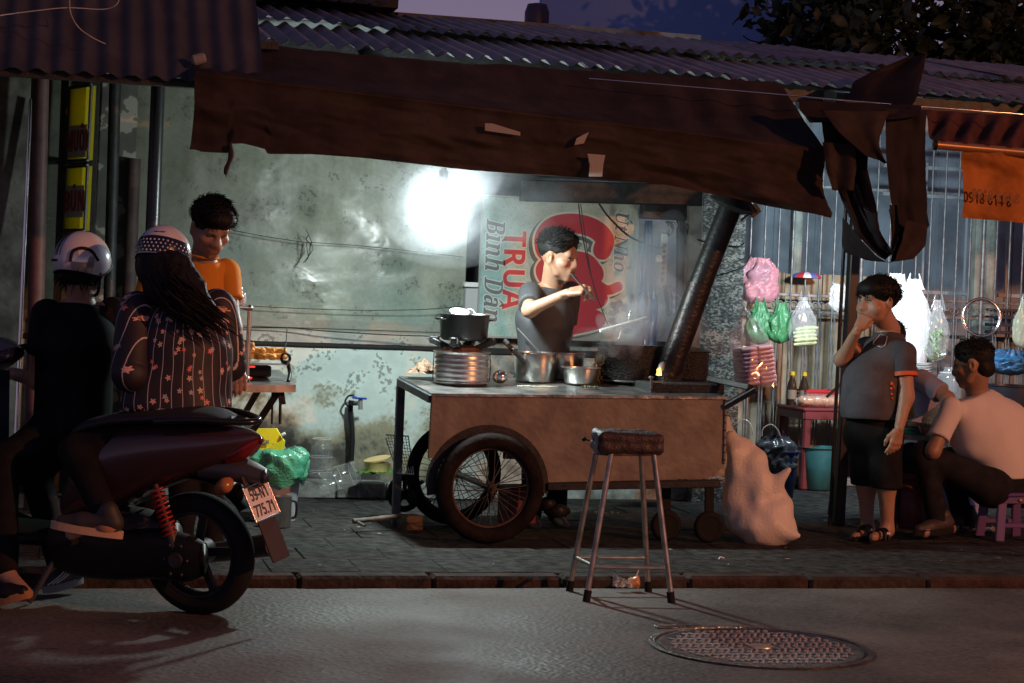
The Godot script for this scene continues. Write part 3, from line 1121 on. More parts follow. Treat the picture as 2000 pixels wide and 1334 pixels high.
	var at: Vector3 = Vector3(2.813, 1.478, -11.3)
	for q in 8:
		lettering("TRUA", sans(true), Transform3D(ts, at + Vector3(0, 0, 0.0005 + 0.0002 * q) + Vector3(cos(q * PI / 4), sin(q * PI / 4), 0) * 0.008), 0.49, 0.138, 0.002, pale, t, "letter_edge")
	lettering("TRUA", sans(true), Transform3D(ts, at + Vector3(0, 0, 0.003)), 0.49, 0.138, 0.003, red, t)
	var it := serif(true, 0.22)
	for w in [["Bình Dân", Vector3(2.689, 1.473, -11.3), 0.64, 0.125], ["Út Nho", Vector3(3.515, 1.682, -11.3), 0.37, 0.115]]:
		for q in 8:
			lettering(w[0], it, Transform3D(ts, w[1] + Vector3(0, 0, 0.0005 + 0.0002 * q) + Vector3(cos(q * PI / 4), sin(q * PI / 4), 0) * 0.006), w[2], w[3], 0.002, white, t, "letter_edge")
		lettering(w[0], it, Transform3D(ts, w[1] + Vector3(0, 0, 0.003)), w[2], w[3], 0.003, inkm, t)
	# the horn of the U and the hook of the o, which the typeface lacks
	g = Geo.new()
	for pl: PackedVector2Array in ribbon(curve2([Vector2(0.098, 0.048), Vector2(0.117, 0.055), Vector2(0.116, 0.078)]), 0.017):
		g.prism(pl, 0.0, 0.0062, Transform3D(ts, at), false)
	put("lettering", g, red, t)
	g = Geo.new()
	var hk: Vector3 = Vector3(3.515, 1.682, -11.3)
	for pl: PackedVector2Array in ribbon(curve2([Vector2(0.148, 0.048), Vector2(0.162, 0.056), Vector2(0.160, 0.040), Vector2(0.155, 0.036)]), 0.007):
		g.prism(pl, 0.0, 0.0062, Transform3D(ts, hk), false)
	put("lettering", g, inkm, t)
	# the large word drawn with a thick pen
	var s := 1.0 / 312.0
	var o3: Vector3 = Vector3(3.18, 1.487, -11.3)
	var strokes := [
		[curve2([Vector2(-44, 62), Vector2(-66, 66), Vector2(-86, 42), Vector2(-94, 0), Vector2(-86, -38), Vector2(-66, -56), Vector2(-40, -54), Vector2(-34, -40)]), 38.0],
		[curve2([Vector2(0, 48), Vector2(-20, 28), Vector2(-22, -20), Vector2(-2, -54), Vector2(20, -36), Vector2(24, 20), Vector2(8, 48), Vector2(-2, 48)]), 34.0],
		[curve2([Vector2(24, 56), Vector2(34, 76), Vector2(26, 98)]), 19.0],
		[curve2([Vector2(46, -66), Vector2(46, 0), Vector2(44, 52), Vector2(58, 56), Vector2(82, -40)]), 27.0],
		[curve2([Vector2(82, -40), Vector2(84, 10), Vector2(86, 50), Vector2(98, 56), Vector2(116, -20), Vector2(120, -60)]), 27.0],
	]
	for pass_ in 3:
		g = Geo.new()
		for q in strokes:
			for pl: PackedVector2Array in ribbon(q[0], q[1] + [10.0, 8.0, 0.0][pass_]):
				if Geometry2D.is_polygon_clockwise(pl):
					continue
				var m2 := PackedVector2Array()
				for p in pl:
					m2.append((p + (Vector2(5, -6) if pass_ == 0 else Vector2.ZERO)) * s)
				g.prism(m2, 0.0, [0.0015, 0.003, 0.0045][pass_] + 0.0003 * (strokes.find(q)), Transform3D(ts, o3), false)
		put(["letter_shadow", "letter_edge", "lettering"][pass_], g, [mat(0.10, 0.10, 0.09, 0.6), pale, red][pass_], t)
	# the worn dark picture at the foot of the sign
	g = Geo.new()
	var o4: Vector3 = Vector3(3.503, 1.235, -11.3)
	for k in 9:
		var pl := PackedVector2Array()
		for i in 14:
			var an := TAU * i / 14
			pl.append(Vector2(cos(an), sin(an)) * (0.016 + 0.012 * rng.randf()) + Vector2(0, 0))
		g.prism(pl, 0.0, 0.002 + 0.0002 * k, Transform3D(Basis.IDENTITY, o4 + Vector3(rng.randf_range(-0.05, 0.05), rng.randf_range(-0.08, 0.08), 0)), false)
	put("worn_print", g, mat(0.11, 0.10, 0.085, 0.6), t)
	# white box in the gap left of the sign
	t = thing("white_box", "narrow white plastic box in the dark gap left of the lettered sign", "box", Vector3(2.556, 1.063, -11.336))
	g = Geo.new()
	g.box(Vector3(2.554, 1.219, -11.34), Vector3(0.085, 0.29, 0.06), Basis.IDENTITY, 0.006)
	put("case", g, mat(0.42, 0.43, 0.42, 0.5), t)
	g = Geo.new()
	g.box(Vector3(2.54, 1.378, -11.306), Vector3(0.089, 0.03, 0.066), Basis.IDENTITY, 0.004)
	put("lid", g, M.white_plastic, t)
	# blue plastic sheet, power strip, plugs, wires
	var blue := mat(0.02, 0.11, 0.30, 0.25)
	blue.backlight_enabled = true
	blue.backlight = lin(0.02, 0.08, 0.2)
	var nf := noise(3.0, 3, 155)
	var pl0: Vector3 = Vector3(3.598, 1.825, -11.227)
	var pl1: Vector3 = Vector3(3.744, 0.962, -11.172)
	g = Geo.new()
	g.grid(16, 30, func(u, v):
		var w: float = lerpf(0.35, 1.0, minf(1.0, v * 1.6))
		var x: float = lerpf(pl0.x, pl1.x, 0.3 + (u - 0.3) * w)
		return Vector3(x, lerpf(pl0.y, pl1.y, v), pl0.z + 0.03 * nf.get_noise_2d(u * 4.0, v * 1.2) + 0.012 * sin(u * 22.0 + v * 3.0)))
	one("blue_plastic_sheet", g, blue, "blue plastic sheet hanging right of the lettered sign", "plastic sheet", Vector3(pl0.x, pl1.y, pl0.z))
	t = thing("power_strip", "long pale power strip hung upright in the doorway with a white plug", "power strip", Vector3(3.71, 1.411, -11.036))
	g = Geo.new()
	g.bar(Vector3(3.702, 1.745, -11.045), Vector3(3.701, 1.411, -11.038), 0.04, 0.03, Vector3(0, 0, 1), 0.005)
	put("case", g, mat(0.38, 0.37, 0.30, 0.5), t)
	for i in 7:
		g = Geo.new()
		g.box(Vector3(3.696, 1.665, -11.024) + Vector3(-0.0015 * i, -0.035 * i, 0.012), Vector3(0.02, 0.02, 0.006), Basis.IDENTITY, 0.002)
		put("socket", g, M.black_plastic, t)
	g = Geo.new()
	g.box(Vector3(3.685, 1.708, -10.997), Vector3(0.038, 0.055, 0.016), Basis.IDENTITY, 0.004)
	put("switch_frame", g, M.white_plastic, t)
	g = Geo.new()
	g.lathe([Vector2(0.0, -0.02), Vector2(0.02, -0.02), Vector2(0.022, 0.0), Vector2(0.012, 0.02), Vector2(0.0, 0.024)], 12, Transform3D(Basis.IDENTITY, Vector3(3.648, 1.583, -10.972)))
	put("white_plug", g, M.white_plastic, t)
	g = Geo.new()
	g.tube(line([Vector3(3.231, 1.897, -10.908), Vector3(3.294, 1.815, -10.89), Vector3(3.433, 1.707, -10.905), Vector3(3.618, 1.654, -10.961), Vector3(3.673, 1.65, -10.947)], 6), 0.006, 6)
	g.tube(line([Vector3(3.097, 1.889, -10.89), Vector3(3.12, 1.729, -10.88), Vector3(3.169, 1.514, -10.864), Vector3(3.217, 1.33, -10.827)], 6), 0.004, 5)
	g.tube(line([Vector3(3.109, 1.89, -10.887), Vector3(3.146, 1.668, -10.873), Vector3(3.197, 1.391, -10.833), Vector3(3.286, 1.148, -10.775)], 6), 0.003, 5)
	one("sign_cables", g, M.cable, "black cables drooping across the lettered sign to the power strip", "cable", Vector3(3.618, 1.654, -10.961))
	g = Geo.new()
	for i in 5:
		g.tube(line([Vector3(3.738, 1.823, -11.141) + Vector3(i * 0.012, 0, 0), Vector3(3.714, 1.777, -11.043) + Vector3(i * 0.014, rng.randf_range(-0.02, 0.02), 0.03), Vector3(3.709, 1.729, -11.043) + Vector3(i * 0.006, 0, 0)], 5), 0.005, 5)
	one("plug_wires", g, mat(0.25, 0.25, 0.24, 0.5), "tangle of pale wires above the upright power strip", "wires", Vector3(3.709, 1.729, -11.043))

func build_fence() -> void:
	# the flaking column
	var xa: float = 4.035
	var xb: float = 4.326
	var W := 256; var H := 512
	var k1 := bytes_of(noise(0.014, 5, 161), W, H)
	var k2 := bytes_of(noise(0.07, 4, 162), W, H)
	var cm := mat(1, 1, 1, 0.8)
	cm.albedo_texture = picture(W, H, func(_x, y, i):
		var v: float = float(y) / H
		var q: float = k1[i] / 255.0 * 0.35 + k2[i] / 255.0 * 0.65
		var c := Color(0.06, 0.062, 0.055) * (0.55 + 0.9 * k2[i] / 255.0)
		if q > 0.53:
			c = Color(0.24, 0.235, 0.20) * (0.75 + 0.4 * k1[i] / 255.0)
		return c)
	tri3(cm, 1.6)
	cm.heightmap_enabled = true
	cm.heightmap_texture = M.bump
	cm.heightmap_scale = 0.4
	var t := thing("column", "square masonry column with flaking white paint behind the chimney pipe", "column", Vector3((xa + xb) / 2, 0, -11.45))
	var g := Geo.new()
	for e in [[Vector3(xa, 0, -11.28), Vector3(xb, 0, -11.28)], [Vector3(xb, 0, -11.28), Vector3(xb, 0, -11.62)], [Vector3(xa, 0, -11.62), Vector3(xa, 0, -11.28)]]:
		var up := Vector3(0, 2.9, 0)
		g.quad(e[0], e[1], e[1] + up, e[0] + up)
	put("shaft", g, cm, t)
	g = Geo.new()
	g.tube(line([Vector3(3.935, 1.715, -11.089), Vector3(4.026, 1.685, -10.983), Vector3(4.143, 1.676, -10.933), Vector3(4.215, 1.7, -11.019)], 6), 0.006, 6)
	g.tube(line([Vector3(4.032, 1.494, -10.978), Vector3(4.117, 1.523, -10.937), Vector3(4.229, 1.566, -11.013), Vector3(4.455, 1.674, -11.474)], 6), 0.004, 6)
	one("column_cables", g, M.cable, "black cables tied round the flaking column", "cable", Vector3(4.026, 1.685, -10.983))
	# iron fence: every bar a part
	var zf := -12.62
	t = thing("iron_fence", "tall iron bar fence with a row of scrolls, hung with bags", "fence", Vector3(5.6, PY, zf))
	var barm := grimy(0.22, 0.22, 0.22, 0.5, 0.5, 0.5, 3.0, 171)
	var x: float = 4.883
	var i := 0
	while x < 7.6:
		g = Geo.new()
		var thick: bool = i % 9 == 8
		g.rod(Vector3(x, PY, zf), Vector3(x, 2.75, zf), 0.016 if thick else 0.0075, 8)
		if thick:
			pass
		put("bar", g, barm, t)
		if not thick:
			g = Geo.new()
			g.rod(Vector3(x + 0.022, PY, zf), Vector3(x + 0.022, 1.28, zf), 0.0065, 6)
			put("short_bar", g, barm, t)
		g = Geo.new()
		for sd: float in [-1.0, 1.0]:
			var pts := PackedVector3Array()
			for k in 20:
				var an: float = k * 0.42
				var r: float = 0.036 * exp(-k * 0.075)
				pts.append(Vector3(x + 0.054 + sd * (0.026 - r * cos(an) * 0.9 + 0.008), 1.345 + r * sin(an) * 1.0 - 0.01, zf + 0.004))
			g.tube(pts, 0.0055, 5)
		put("scroll", g, barm, t)
		x += 0.108
		i += 1
	for y in [0.25, 1.29, 1.41, 2.2]:
		g = Geo.new()
		g.box(Vector3(5.9, y, zf - 0.012), Vector3(3.4, 0.022, 0.012), Basis.IDENTITY, 0.003)
		put("rail", g, barm, t)
	# plywood boards behind the bars
	t = thing("board_screen", "brown plywood boards standing behind the lower half of the fence", "screen", Vector3(5.3, PY, -12.8))
	var xs := [4.901, 5.231, 5.525, 5.875, 6.296]
	var top: float = 1.551
	for q in 4:
		g = Geo.new()
		g.box(Vector3((xs[q] + xs[q + 1]) / 2, (top - 0.012 * (q % 2)) / 2 + 0.02, -12.8 - 0.006 * (q % 2)), Vector3(xs[q + 1] - xs[q] - 0.006, top, 0.018), Basis.IDENTITY, 0.002)
		put("board", g, grimy(0.36 - 0.03 * q, 0.27 - 0.02 * q, 0.175 - 0.015 * q, 0.62, 0.7, 0.0, 0.8, 175 + q, 0.1, 0.006), t)
	# the house behind
	t = thing("house_front", "blue grey metal clad house front lit pale behind the fence", "house", Vector3(6.0, 0, -14.3))
	g = Geo.new()
	g.box(Vector3(7.0, 1.7, -14.35), Vector3(6.2, 3.4, 0.1))
	var hm := grimy(0.42, 0.50, 0.56, 0.6, 0.5, 0.0, 0.5, 181, 0.2)
	put("wall", g, hm, t)
	for q in 14:
		g = Geo.new()
		g.box(Vector3(4.3 + q * 0.36, 1.7, -14.296), Vector3(0.03, 3.4, 0.012), Basis.IDENTITY, 0.004)
		put("seam", g, hm, t)
	g = Geo.new()
	var y1: float = 2.451
	var y2: float = 2.231
	var xw: float = 6.605
	for y in [y1, y2, y2 - 0.75]:
		g.box(Vector3(xw + 0.6, y, -13.4), Vector3(1.9, 0.03, 0.03), Basis.IDENTITY, 0.003)
	for q in 5:
		g.box(Vector3(xw + 0.02 + q * 0.36, (y1 + y2) / 2 - 0.4, -13.41), Vector3(0.018, 1.1, 0.02), Basis.IDENTITY, 0.003)
	put("window_frame", g, mat(0.45, 0.48, 0.5, 0.5), t)
	for q in [[1895.0, 1937.0, "broad pale concrete post behind the fence, right of the boy"], [1541.0, 1557.0, "slim pale post behind the fence above the pink bag"]]:
		g = Geo.new()
		var p0: Vector3 = Vector3(6.885, 1.376, -13.1) if q[0] > 1800 else Vector3(5.395, 1.321, -13.1)
		var p1: Vector3 = Vector3(7.067, 1.382, -13.1) if q[0] > 1800 else Vector3(5.461, 1.324, -13.1)
		g.box(Vector3((p0.x + p1.x) / 2, 1.5, -13.1), Vector3(p1.x - p0.x, 3.0, 0.1), Basis.IDENTITY, 0.006)
		one("concrete_post", g, grimy(0.36, 0.38, 0.33, 0.6, 0.8, 0.0, 1.3, 183 + int(q[0]) % 7, 0.4), q[2], "post", Vector3(p0.x, 0, -13.1))
	# grey cabinet and crate on the right
	t = thing("grey_cabinet", "low grey cabinet with panelled front behind the seated man", "cabinet", Vector3(6.862, 0.238, -12.595))
	var ca: Vector3 = Vector3(6.616, 1.133, -12.75)
	for q in 3:
		g = Geo.new()
		g.box(Vector3(ca.x + 0.2 + q * 0.37, ca.y / 2, -12.76), Vector3(0.36, ca.y, 0.03), Basis.IDENTITY, 0.006)
		put("panel", g, grimy(0.22, 0.22, 0.21, 0.6, 0.6, 0.0, 1.0, 186 + q), t)
	g = Geo.new()
	g.box(Vector3(ca.x + 0.55, ca.y + 0.012, -12.85), Vector3(1.14, 0.024, 0.26), Basis.IDENTITY, 0.004)
	put("top", g, M.steel_dark, t)
	t = thing("plastic_crate", "dark perforated plastic crate standing on the grey cabinet", "crate", Vector3(6.961, 1.175, -12.591))
	var cr: Vector3 = Vector3(7.02, 1.279, -12.63)
	for rr in 4:
		g = Geo.new()
		g.box(cr + Vector3(0, -0.085 + rr * 0.055, 0), Vector3(0.4, 0.022, 0.22), Basis.IDENTITY, 0.004)
		put("slat", g, mat(0.03, 0.03, 0.045, 0.5), t)
	for rr in 9:
		g = Geo.new()
		g.box(cr + Vector3(-0.19 + rr * 0.0475, 0, 0.106), Vector3(0.014, 0.18, 0.006), Basis.IDENTITY, 0.002)
		put("upright", g, mat(0.03, 0.03, 0.045, 0.5), t)

func corrugated(x0: float, x1: float, a: Vector2, b: Vector2, pitch: float, amp: float, rows := 3) -> Geo:  # a and b are (z, y) of the lower and upper edge
	var g := Geo.new()
	var nu := int((x1 - x0) / pitch * 8.0)
	var nn := Vector3(0, b.x - a.x, -(b.y - a.y)).normalized()
	nn = Vector3(0, absf(nn.y), absf(nn.z))
	for s in 2:
		var off: float = 0.0 if s == 0 else -0.003
		var f := func(u, v):
			var x: float = lerpf(x0, x1, u)
			var w: float = sin(TAU * x / pitch) * amp + off
			return Vector3(x, lerpf(a.y, b.y, v), lerpf(a.x, b.x, v)) + nn * w
		if s == 0:
			g.grid(nu, rows, f, false, (x1 - x0), 1.0)
		else:
			g.grid(nu, rows, func(u, v): return f.call(1.0 - u, v), false, (x1 - x0), 1.0)
	return g

func build_roofs() -> void:
	var tin := [grimy(0.30, 0.29, 0.32, 0.6, 0.45, 0.15, 0.9, 201), grimy(0.24, 0.23, 0.26, 0.5, 0.5, 0.15, 0.9, 202), grimy(0.27, 0.25, 0.27, 0.45, 0.55, 0.15, 0.9, 203)]
	var t := thing("stall_roof", "long corrugated tin roof of overlapping sheets above the stall", "roof", Vector3(3.5, 2.5, -9.8))
	for r in 2:
		var x := 0.28 - r * 0.3
		var i := 0
		while x < 8.2:
			var dz: float = rng.randf_range(-0.03, 0.05)
			var a := Vector2(-9.78 + dz, 2.595 - x * 0.008) if r == 0 else Vector2(-10.75 + dz, 2.835 - x * 0.008)
			var b := Vector2(-10.9, 2.845 - x * 0.008) if r == 0 else Vector2(-12.2, 3.13 - x * 0.008)
			a.y += 0.006 * (i % 2) + 0.02 * r; b.y += 0.006 * (i % 2) + 0.02 * r
			put("roof_sheet", corrugated(x, x + 0.9, a, b, 0.105, 0.015), tin[rng.randi() % 3], t)
			x += 0.83
			i += 1
	# eave timber under the sheets
	var g := Geo.new()
	g.box(Vector3(4.2, 2.505, -9.9), Vector3(8.0, 0.07, 0.05))
	g.box(Vector3(4.2, 2.70, -10.8), Vector3(8.0, 0.07, 0.05))
	g.box(Vector3(4.2, 2.98, -12.0), Vector3(8.0, 0.07, 0.05))
	put("purlin", g, M.iron_black, t)
	# rafters from the wall
	for q in 6:
		g = Geo.new()
		g.bar(Vector3(0.5 + q * 1.25, 2.47, -9.7), Vector3(0.5 + q * 1.25, 2.96, -12.3), 0.05, 0.08)
		put("rafter", g, M.iron_black, t)
	# bright thin wire under the eave
	g = Geo.new()
	g.tube(line([Vector3(2.703, 2.461, -9.403), Vector3(3.518, 2.437, -9.302), Vector3(4.216, 2.415, -9.23), Vector3(5.114, 2.399, -9.161)], 6), 0.004, 5)
	one("eave_wire", g, M.chrome, "thin bright wire stretched just under the roof edge", "wire", Vector3(3.518, 2.437, -9.302))
	# upper roof behind with a dark fascia
	t = thing("upper_roof", "second corrugated roof behind with a dark fascia against the sky", "roof", Vector3(3.2, 3.0, -12.6))
	var za := -12.55
	var x := 2.0
	var f0: float = 3.183
	var f1: float = 3.127
	var xa: float = 2.195
	var xb: float = 4.159
	g = Geo.new()
	g.box(Vector3((xa + xb) / 2 + 1.2, (f0 + f1) / 2 - 0.06, za - 0.02), Vector3(xb - xa + 2.6, 0.12, 0.03), Basis(Vector3.BACK, atan2(f1 - f0, xb - xa)))
	put("fascia", g, mat(0.015, 0.014, 0.016, 0.8), t)
	for i in 6:
		var q := xa + i * 0.83
		var yy: float = lerpf(f0, f1, (q - xa) / (xb - xa)) + 0.005
		put("roof_sheet", corrugated(q, q + 0.9, Vector2(za + 0.03, yy), Vector2(za - 1.4, yy + 0.16), 0.1, 0.016), tin[1], t)
	# dark roof and gutter at the upper left
	t = thing("left_roof", "dark flat roof edge jutting against the dusk sky at the upper left", "roof", Vector3(1.3, 3.1, -12.0))
	var p0: Vector3 = Vector3(1.595, 3.235, -12.324)
	var p1: Vector3 = Vector3(2.147, 3.217, -12.289)
	g = Geo.new()
	g.box(Vector3(p1.x - 1.6, p1.y + 0.03, -12.3), Vector3(3.2, 0.12, 0.6), Basis(Vector3.BACK, -0.02))
	put("slab", g, mat(0.015, 0.014, 0.017, 0.8), t)
	put("roof_sheet", corrugated(p1.x - 2.6, p1.x + 0.12, Vector2(-11.7, p1.y + 0.10), Vector2(-13, p1.y + 0.22), 0.1, 0.014), mat(0.03, 0.028, 0.035, 0.7), t)
	put("roof_sheet", corrugated(p1.x - 1.4, p1.x - 0.12, Vector2(-11.6, p1.y - 0.10), Vector2(-12.0, p1.y - 0.035), 0.1, 0.012), tin[0], t)
	g = Geo.new()
	g.bar(Vector3(0.649, 2.883, -11.109), Vector3(1.97, 2.902, -11.296), 0.05, 0.02, Vector3(0, 0, 1), 0.004)
	one("pale_gutter", g, mat(0.40, 0.46, 0.46, 0.5), "pale thin gutter strip lying along the top of the tin roof", "gutter", Vector3(0.649, 2.883, -11.109))
	# corrugated awning at the far left
	t = thing("left_awning", "dark corrugated awning hanging over the left edge of the street", "awning", Vector3(-0.018, 2.363, -9.615))
	var dk := grimy(0.055, 0.05, 0.06, 0.5, 0.6, 0.1, 1.0, 211)
	var e0: Vector3 = Vector3(-0.297, 2.289, -9.15)
	var e1: Vector3 = Vector3(0.255, 2.326, -9.15)
	x = e0.x - 1.2
	for i in 4:
		put("roof_sheet", corrugated(x, x + 0.66, Vector2(-9.15, e0.y), Vector2(-9.75, e0.y + 0.52), 0.11, 0.014), dk, t)
		x += 0.61
	g = Geo.new()
	g.box(Vector3(e0.x + 0.1, e0.y - 0.01, -9.22), Vector3(2.6, 0.04, 0.05))
	g.box(Vector3(e0.x + 0.1, e0.y + 0.25, -9.6), Vector3(2.6, 0.04, 0.05))
	put("batten", g, M.iron_black, t)
	g = Geo.new()
	g.box(Vector3(e0.x - 0.3, e0.y + 0.3, -10.9), Vector3(3.0, 0.03, 2.4))
	put("ceiling_sheet", g, mat(0.02, 0.02, 0.02, 0.8), t)
	# loose pale cables
	g = Geo.new()
	g.tube(line([Vector3(-0.276, 2.504, -8.961), Vector3(-0.118, 2.546, -9.025), Vector3(0.044, 2.584, -9.089), Vector3(0.21, 2.598, -9.151), Vector3(0.271, 2.62, -9.136), Vector3(0.291, 2.665, -9.132)], 8), 0.003, 5)
	one("loose_cable", g, M.pale_cable, "pale cable bowing across the upper left corner", "cable", Vector3(0.044, 2.584, -9.089))
	g = Geo.new()
	g.tube(line([Vector3(0.054, 2.64, -9.088), Vector3(0.063, 2.561, -9.084), Vector3(0.099, 2.504, -9.125), Vector3(0.162, 2.465, -9.16), Vector3(0.231, 2.44, -9.194)], 8), 0.003, 5)
	one("loose_cable", g, M.pale_cable, "pale cable dropping steeply over the dark left awning", "cable", Vector3(0.099, 2.504, -9.125))

func build_backdrop() -> void:
	var t := thing("far_building", "big plain blue grey building block rising behind the roofs", "building", Vector3(12, 0, -30))
	var g := Geo.new()
	var a: Vector3 = Vector3(7.55, 5.649, -29.138)
	var b: Vector3 = Vector3(12.053, 5.828, -28.019)
	var fb := Basis(RT, Vector3.UP, -FW)
	var mid := (a + b) / 2
	g.box(Vector3(mid.x, 8, mid.z) + FW * 3, Vector3(a.distance_to(b), 16, 6), fb)
	var bm := mat(1, 1, 1, 0.9)
	bm.albedo_texture = grime(Color(0.25, 0.40, 0.86), Color(0.31, 0.48, 0.94), 0.006, 221)
	put("wall", g, tri3(bm, 0.12), t)
	g = Geo.new()
	g.box(Vector3(b.x, 8, b.z) - FW * 0.06 - RT * 0.1, Vector3(0.3, 16, 0.12), fb)
	put("corner_strip", g, mat(0.10, 0.12, 0.28, 0.9), t)
	t = thing("water_tank", "round water tank peeping out at the left of the big blue building", "water tank", Vector3(7.214, 5.5, -28.188))
	g = Geo.new()
	var c: Vector3 = Vector3(7.254, 5.685, -28.182)
	g.lathe([Vector2(0, -0.3), Vector2(0.15, -0.27), Vector2(0.19, -0.1), Vector2(0.19, 0.1), Vector2(0.15, 0.22), Vector2(0, 0.25)], 24, Transform3D(Basis.IDENTITY, c - Vector3(0.03, 0, 0)))
	put("tank", g, mat(0.06, 0.06, 0.1, 0.5, 0.4), t)
	# pale lit house beside the tree
	t = thing("far_house", "dark slatted house front between the blue building and the tree", "house", Vector3(15, 0, -31))
	a = Vector3(12.472, 5.98, -28.949)
	b = Vector3(12.933, 5.998, -28.834)
	mid = (a + b) / 2
	g = Geo.new()
	g.box(Vector3(mid.x, 8, mid.z) + FW * 0.5, Vector3(a.distance_to(b), 16, 1.0), fb)
	put("wall", g, mat(0.045, 0.05, 0.06, 0.9), t)
	for i in 12:
		g = Geo.new()
		g.box(Vector3(mid.x, a.y - 0.8 + i * 0.26, mid.z) - FW * 0.04, Vector3(a.distance_to(b), 0.05, 0.08), fb)
		put("slat", g, mat(0.02, 0.02, 0.03, 0.9), t)
	# the tree
	t = thing("street_tree", "dark leafy tree filling the night sky at the upper right", "tree", Vector3(11.5, 0, -22))
	g = Geo.new()
	g.tube(line([Vector3(11.5, 0, -22), Vector3(11.4, 2.5, -22.1), Vector3(11.7, 4.5, -22), Vector3(12.2, 6.5, -21.8)]), PackedFloat32Array(range(25).map(func(q): return 0.22 - q * 0.006)), 10)
	for i in 9:
		var y := 2.6 + i * 0.45
		var an := i * 2.4
		var st := Vector3(11.5, y, -22)
		g.tube(line([st, st + Vector3(cos(an) * 0.9, 0.5, sin(an) * 0.7), st + Vector3(cos(an) * 2.0, 1.2, sin(an) * 1.3)], 5), PackedFloat32Array(range(11).map(func(q): return 0.07 - q * 0.005)), 6)
	put("trunk", g, mat(0.03, 0.025, 0.02, 0.9), t)
	var leaf := Geo.new()
	leaf.grid(2, 4, func(u, v):
		var w: float = 0.05 * sin(PI * clampf(v, 0.02, 0.98)) + 0.002
		return Vector3((u - 0.5) * 2 * w, v * 0.2 - 0.1, 0.02 * sin(PI * v) - absf(u - 0.5) * 0.03))
	var mm := MultiMesh.new()
	mm.transform_format = MultiMesh.TRANSFORM_3D
	mm.mesh = leaf.mesh()
	var places := []
	for k in 420:
		var cc := Vector3(rng.randf_range(8.6, 18.0), rng.randf_range(3.6, 9.2), rng.randf_range(-23.6, -20.6))
		var lim: float = 9.6 + 0.8 * sin(cc.y * 2.3)
		if cc.x < lim:
			continue
		for i in 90:
			var d := Vector3(rng.randfn(), rng.randfn() * 0.7, rng.randfn()) * 0.36
			places.append(Transform3D(Basis.from_euler(Vector3(rng.randf() * TAU, rng.randf() * TAU, rng.randf() * TAU)) * Basis.from_scale(Vector3.ONE * rng.randf_range(0.7, 1.4)), cc + d))
	mm.instance_count = places.size()
	for i in places.size():
		mm.set_instance_transform(i, places[i])
	var mi := MultiMeshInstance3D.new()
	mi.multimesh = mm
	mi.name = "crown"
	mi.material_override = mat(0.03, 0.045, 0.02, 0.6)
	mi.set_meta("kind", "stuff")
	t.add_child(mi, true)
	mi.global_position = Vector3.ZERO

func loft(l: Array, r: Array, nu: int, nv: int, wave: Callable) -> Geo:  # cloth stretched between two edges
	var g := Geo.new()
	g.grid(nu, nv, func(u, v):
		var p: Vector3 = along(l, v).lerp(along(r, v), u)
		return p + wave.call(u, v, p))
	return g

func tarp(r: float, gg: float, b: float, sd: int) -> StandardMaterial3D:
	var m := grimy(r, gg, b, 0.55, 0.5, 0.0, 1.1, sd, 0.0)
	m.roughness = 0.7
	m.metallic_specular = 0.2
	m.backlight_enabled = true
	m.backlight = lin(0.06, 0.025, 0.02)
	m.heightmap_enabled = true
	m.heightmap_texture = M.bump
	m.heightmap_scale = 0.15
	return m

